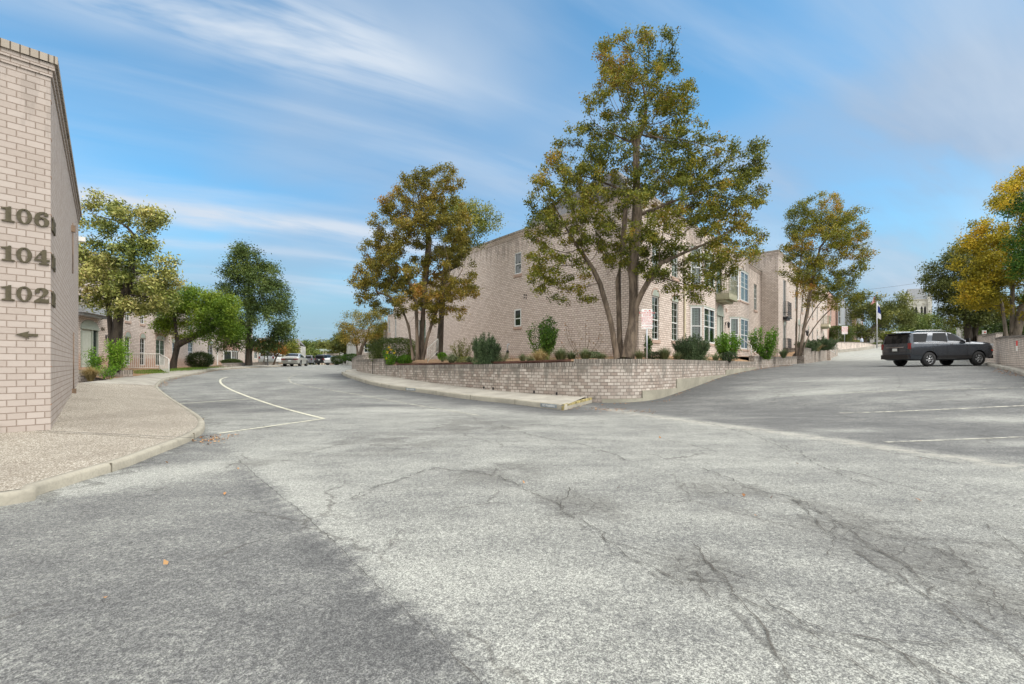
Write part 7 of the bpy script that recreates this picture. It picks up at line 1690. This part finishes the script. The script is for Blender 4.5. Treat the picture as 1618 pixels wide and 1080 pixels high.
for px, D, zt, w, lab in ((1518, 52, 5.6, .5, 'pale stone gate post beyond the nose of the dark SUV'), (1530.5, 47, 4.9, .28, 'slim wooden post right of the pale gate post')):
    x, y = XD(px, D); t = thing('gate_post', lab, 'post', (x, y, 2)); mb = MB(); mb.box(x, y, (zt + 2) / 2, w, w, zt - 2); mb.build('shaft', M['limestone'] if w > .4 else M['cream'], t); mb = MB(); mb.box(x, y, zt + .05, w * 1.25, w * 1.25, .1); mb.build('cap', M['concrete_pale'], t)
# black lamp post on the left
x, y = XD(423, 47.5); t = thing('lamp_post', 'black lamp post with pointed lantern before the silver parked SUV', 'lamp post', (x, y, 1.0)); mb = MB(); mb.lathe((x, y, 1.0), [(.10, 0), (.10, .25), (.05, .3), (.05, 1.15), (.07, 1.2), (0, 1.2)], 8); mb.build('post', M['black'], t)
mb = MB(); mb.lathe((x, y, 2.2), [(.05, 0), (.12, .04), (.19, .30), (.30, .33), (.06, .52), (.03, .6), (0, .64)], 6, sm=False); mb.build('lantern', M['black'], t); mb = MB(); mb.lathe((x, y, 2.86), [(0, 0), (.06, .05), (.06, .12), (0, .17)], 8); mb.build('finial', M['white_paint'], t)
# pale twin-headed post by the lane
x, y = XD(1303.5, 58); t = thing('twin_post_lamp', 'pale post with small twin top beside the clipped hedge on the lane', 'lamp post', (x, y, 3.3)); mb = MB(); mb.tube([(x, y, 3.2), (x, y, 4.35)], .09, 8); mb.build('post', M['steel'], t); mb = MB(); mb.frame_box((x - .35, y - .1, 4.35), (.34, 0, .06), (0, .3, 0), (0, 0, .07)); mb.frame_box((x + .02, y - .1, 4.40), (.34, 0, -.05), (0, .3, 0), (0, 0, .07)); mb.build('lamp_head', M['white_paint'], t)
# hand rails on the lane
rail('stair_handrail', 'left pale handrail of the front steps below the second bay window', [(*XD(1165, 28.3), 2.25), (*XD(1187, 27.4), 1.55)], .85, 5, r=.02); rail('stair_handrail', 'right pale handrail of the front steps before the dark side wall', [(*XD(1181, 29.2), 2.25), (*XD(1206, 28.2), 1.5)], .85, 5, r=.02)
rail('stair_handrail', 'pale handrail climbing behind the raised planter on the lane', [(*XD(1292, 45), 3.2), (*XD(1320, 48), 2.4)], .9, .5, r=.03); rail('stair_handrail', 'short pale handrail behind the left crape myrtle', [(*XD(692, 24.6), 1.9), (*XD(676, 23.4), 1.35)], .75, .2, r=.02)
# flags
FL = {}
def flag(px, D, ztop, zfoot, pole_label, flags):
    x, y = XD(px, D); t = thing('flagpole', pole_label, 'flagpole', (x, y, zfoot)); mb = MB(); mb.tube([(x, y, zfoot - .3), (x, y, ztop)], .10, 8, r2=.06); mb.build('pole', M['steel'], t); mb = MB(); mb.lathe((x, y, ztop), [(0, 0), (.12, .1), (0, .22)], 8); mb.build('finial', M['cream'], t)
    for (z1, z0, w, bands, lab, dx) in flags:
        f = thing('flag', lab, 'flag', (x, y, z0)); n = 10
        for (nm_, mat, a, b, va, vb) in bands:
            mb = MB(); V_ = []
            for i in range(n):
                for (p, q) in ((a + (b - a) * i / n, a + (b - a) * (i + 1) / n),):
                    def pt(u, v): return (x + dx * (.1 + u * w * (.55 + .45 * (1 - v))), y + .12 * math.sin(u * 16 + v * 3), z0 + (z1 - z0) * v - u * w * .55)
                    mb.face([pt(p, va), pt(q, va), pt(q, vb), pt(p, vb)])
            mb.build(nm_, mat, f)
M['navy'] = plain('flag_blue', (.03, .06, .25), .8, var=.05); M['flagwhite'] = plain('flag_white', (.75, .75, .76), .8, var=.03)
us = [('canton', M['navy'], 0, .42, .46, 1.0)] + [('stripe', M['red'] if i % 2 == 0 else M['flagwhite'], 0 if i > 5 else .42, 1, 1 - (i + 1) / 13, 1 - i / 13) for i in range(13)]
tx_ = [('blue_field', M['navy'], 0, 1, .38, .85), ('white_stripe', M['flagwhite'], 0, 1, .0, .38), ('top_fold', M['flagwhite'], 0, 1, .85, 1)]
flag(1385.5, 74, 12.9, 4.0, 'grey flagpole carrying the striped flag and the blue white flag at the lane top', [(12.5, 11.5, .9, us, 'striped red and white flag with blue corner drooping from the pole top', -1), (11.2, 8.9, .55, tx_, 'furled blue and white flag hanging lower on the same pole', 1)])
for k, (a, b) in enumerate((((1370, 478, 95), (1470, 457, 95)), ((1370, 452, 105), (1470, 436, 105)))):
    pa, pb = P(*a), P(*b); t = thing('overhead_wire', ('lower' if k == 0 else 'upper') + ' thin overhead wire crossing the sky left of the church tower', 'wire', tuple(pa)); pts = []
    dd = (pb - pa); pa = pa - dd * .9; pb = pb + dd * 2.5
    for i in range(25): f = i / 24; q = pa + (pb - pa) * f; q.z -= 1.2 * 4 * f * (1 - f); pts.append(q)
    mb = MB(); mb.tube(pts, .022, 4); mb.build('cable', M['black'], t)
# person far up the lane
def person(px, D):
    x, y = XD(px, D); z = zgf(x, y) + .35; t = thing('person', 'person in dark clothing standing beside the leaning oak at the top of the lane', 'person', (x, y, z)); t.rotation_euler = (0, 0, 0)
    me = bpy.data.meshes.new('body'); J = [(0, 0, .95), (0, 0, 1.15), (0, 0, 1.38), (0, 0, 1.5), (0, -.01, 1.60), (0, -.01, 1.72), (.17, 0, 1.40), (.22, .02, 1.13), (.22, -.05, .88), (-.17, 0, 1.40), (-.22, .02, 1.13), (-.21, -.05, .88), (.09, 0, .88), (.10, -.01, .48), (.10, 0, .08), (.10, -.14, .03), (-.09, 0, .88), (-.10, -.01, .48), (-.10, 0, .08), (-.10, -.14, .03)]
    E = [(0, 1), (1, 2), (2, 3), (3, 4), (4, 5), (2, 6), (6, 7), (7, 8), (2, 9), (9, 10), (10, 11), (0, 12), (12, 13), (13, 14), (14, 15), (0, 16), (16, 17), (17, 18), (18, 19)]
    R_ = [.15, .145, .17, .06, .095, .08, .065, .05, .035, .065, .05, .035, .095, .07, .05, .04, .095, .07, .05, .04]
    me.from_pydata(J, E, []); o = bpy.data.objects.new('body', me); COL.objects.link(o); md = o.modifiers.new('s', 'SKIN'); 
    for i, r in enumerate(R_): me.skin_vertices[0].data[i].radius = (r, r * .8)
    me.skin_vertices[0].data[0].use_root = True; o.modifiers.new('u', 'SUBSURF').levels = 1
    dg = bpy.context.evaluated_depsgraph_get(); dg.update(); nm = bpy.data.meshes.new_from_object(o.evaluated_get(dg)); o.modifiers.clear(); o.data = nm; nm.materials.clear(); nm.materials.append(plain('dark_clothes', (.02, .025, .04), .9, var=.1)); nm.materials.append(plain('pale_shirt', (.45, .5, .6), .9, var=.1)); nm.materials.append(plain('skin', (.42, .27, .2), .6, var=.05))
    nm.polygons.foreach_set('material_index', [2 if p.center.z > 1.5 else (1 if p.center.z > .98 else 0) for p in nm.polygons]); nm.polygons.foreach_set('use_smooth', [True] * len(nm.polygons)); o.parent = t
    mb = MB(); mb.lathe((0, .015, 1.70), [(.105, -.06), (.11, 0), (.09, .07), (0, .10)], 10); mb.build('hair', M['black'], t, local=True)
    return t
person(1361.5, 71.5)
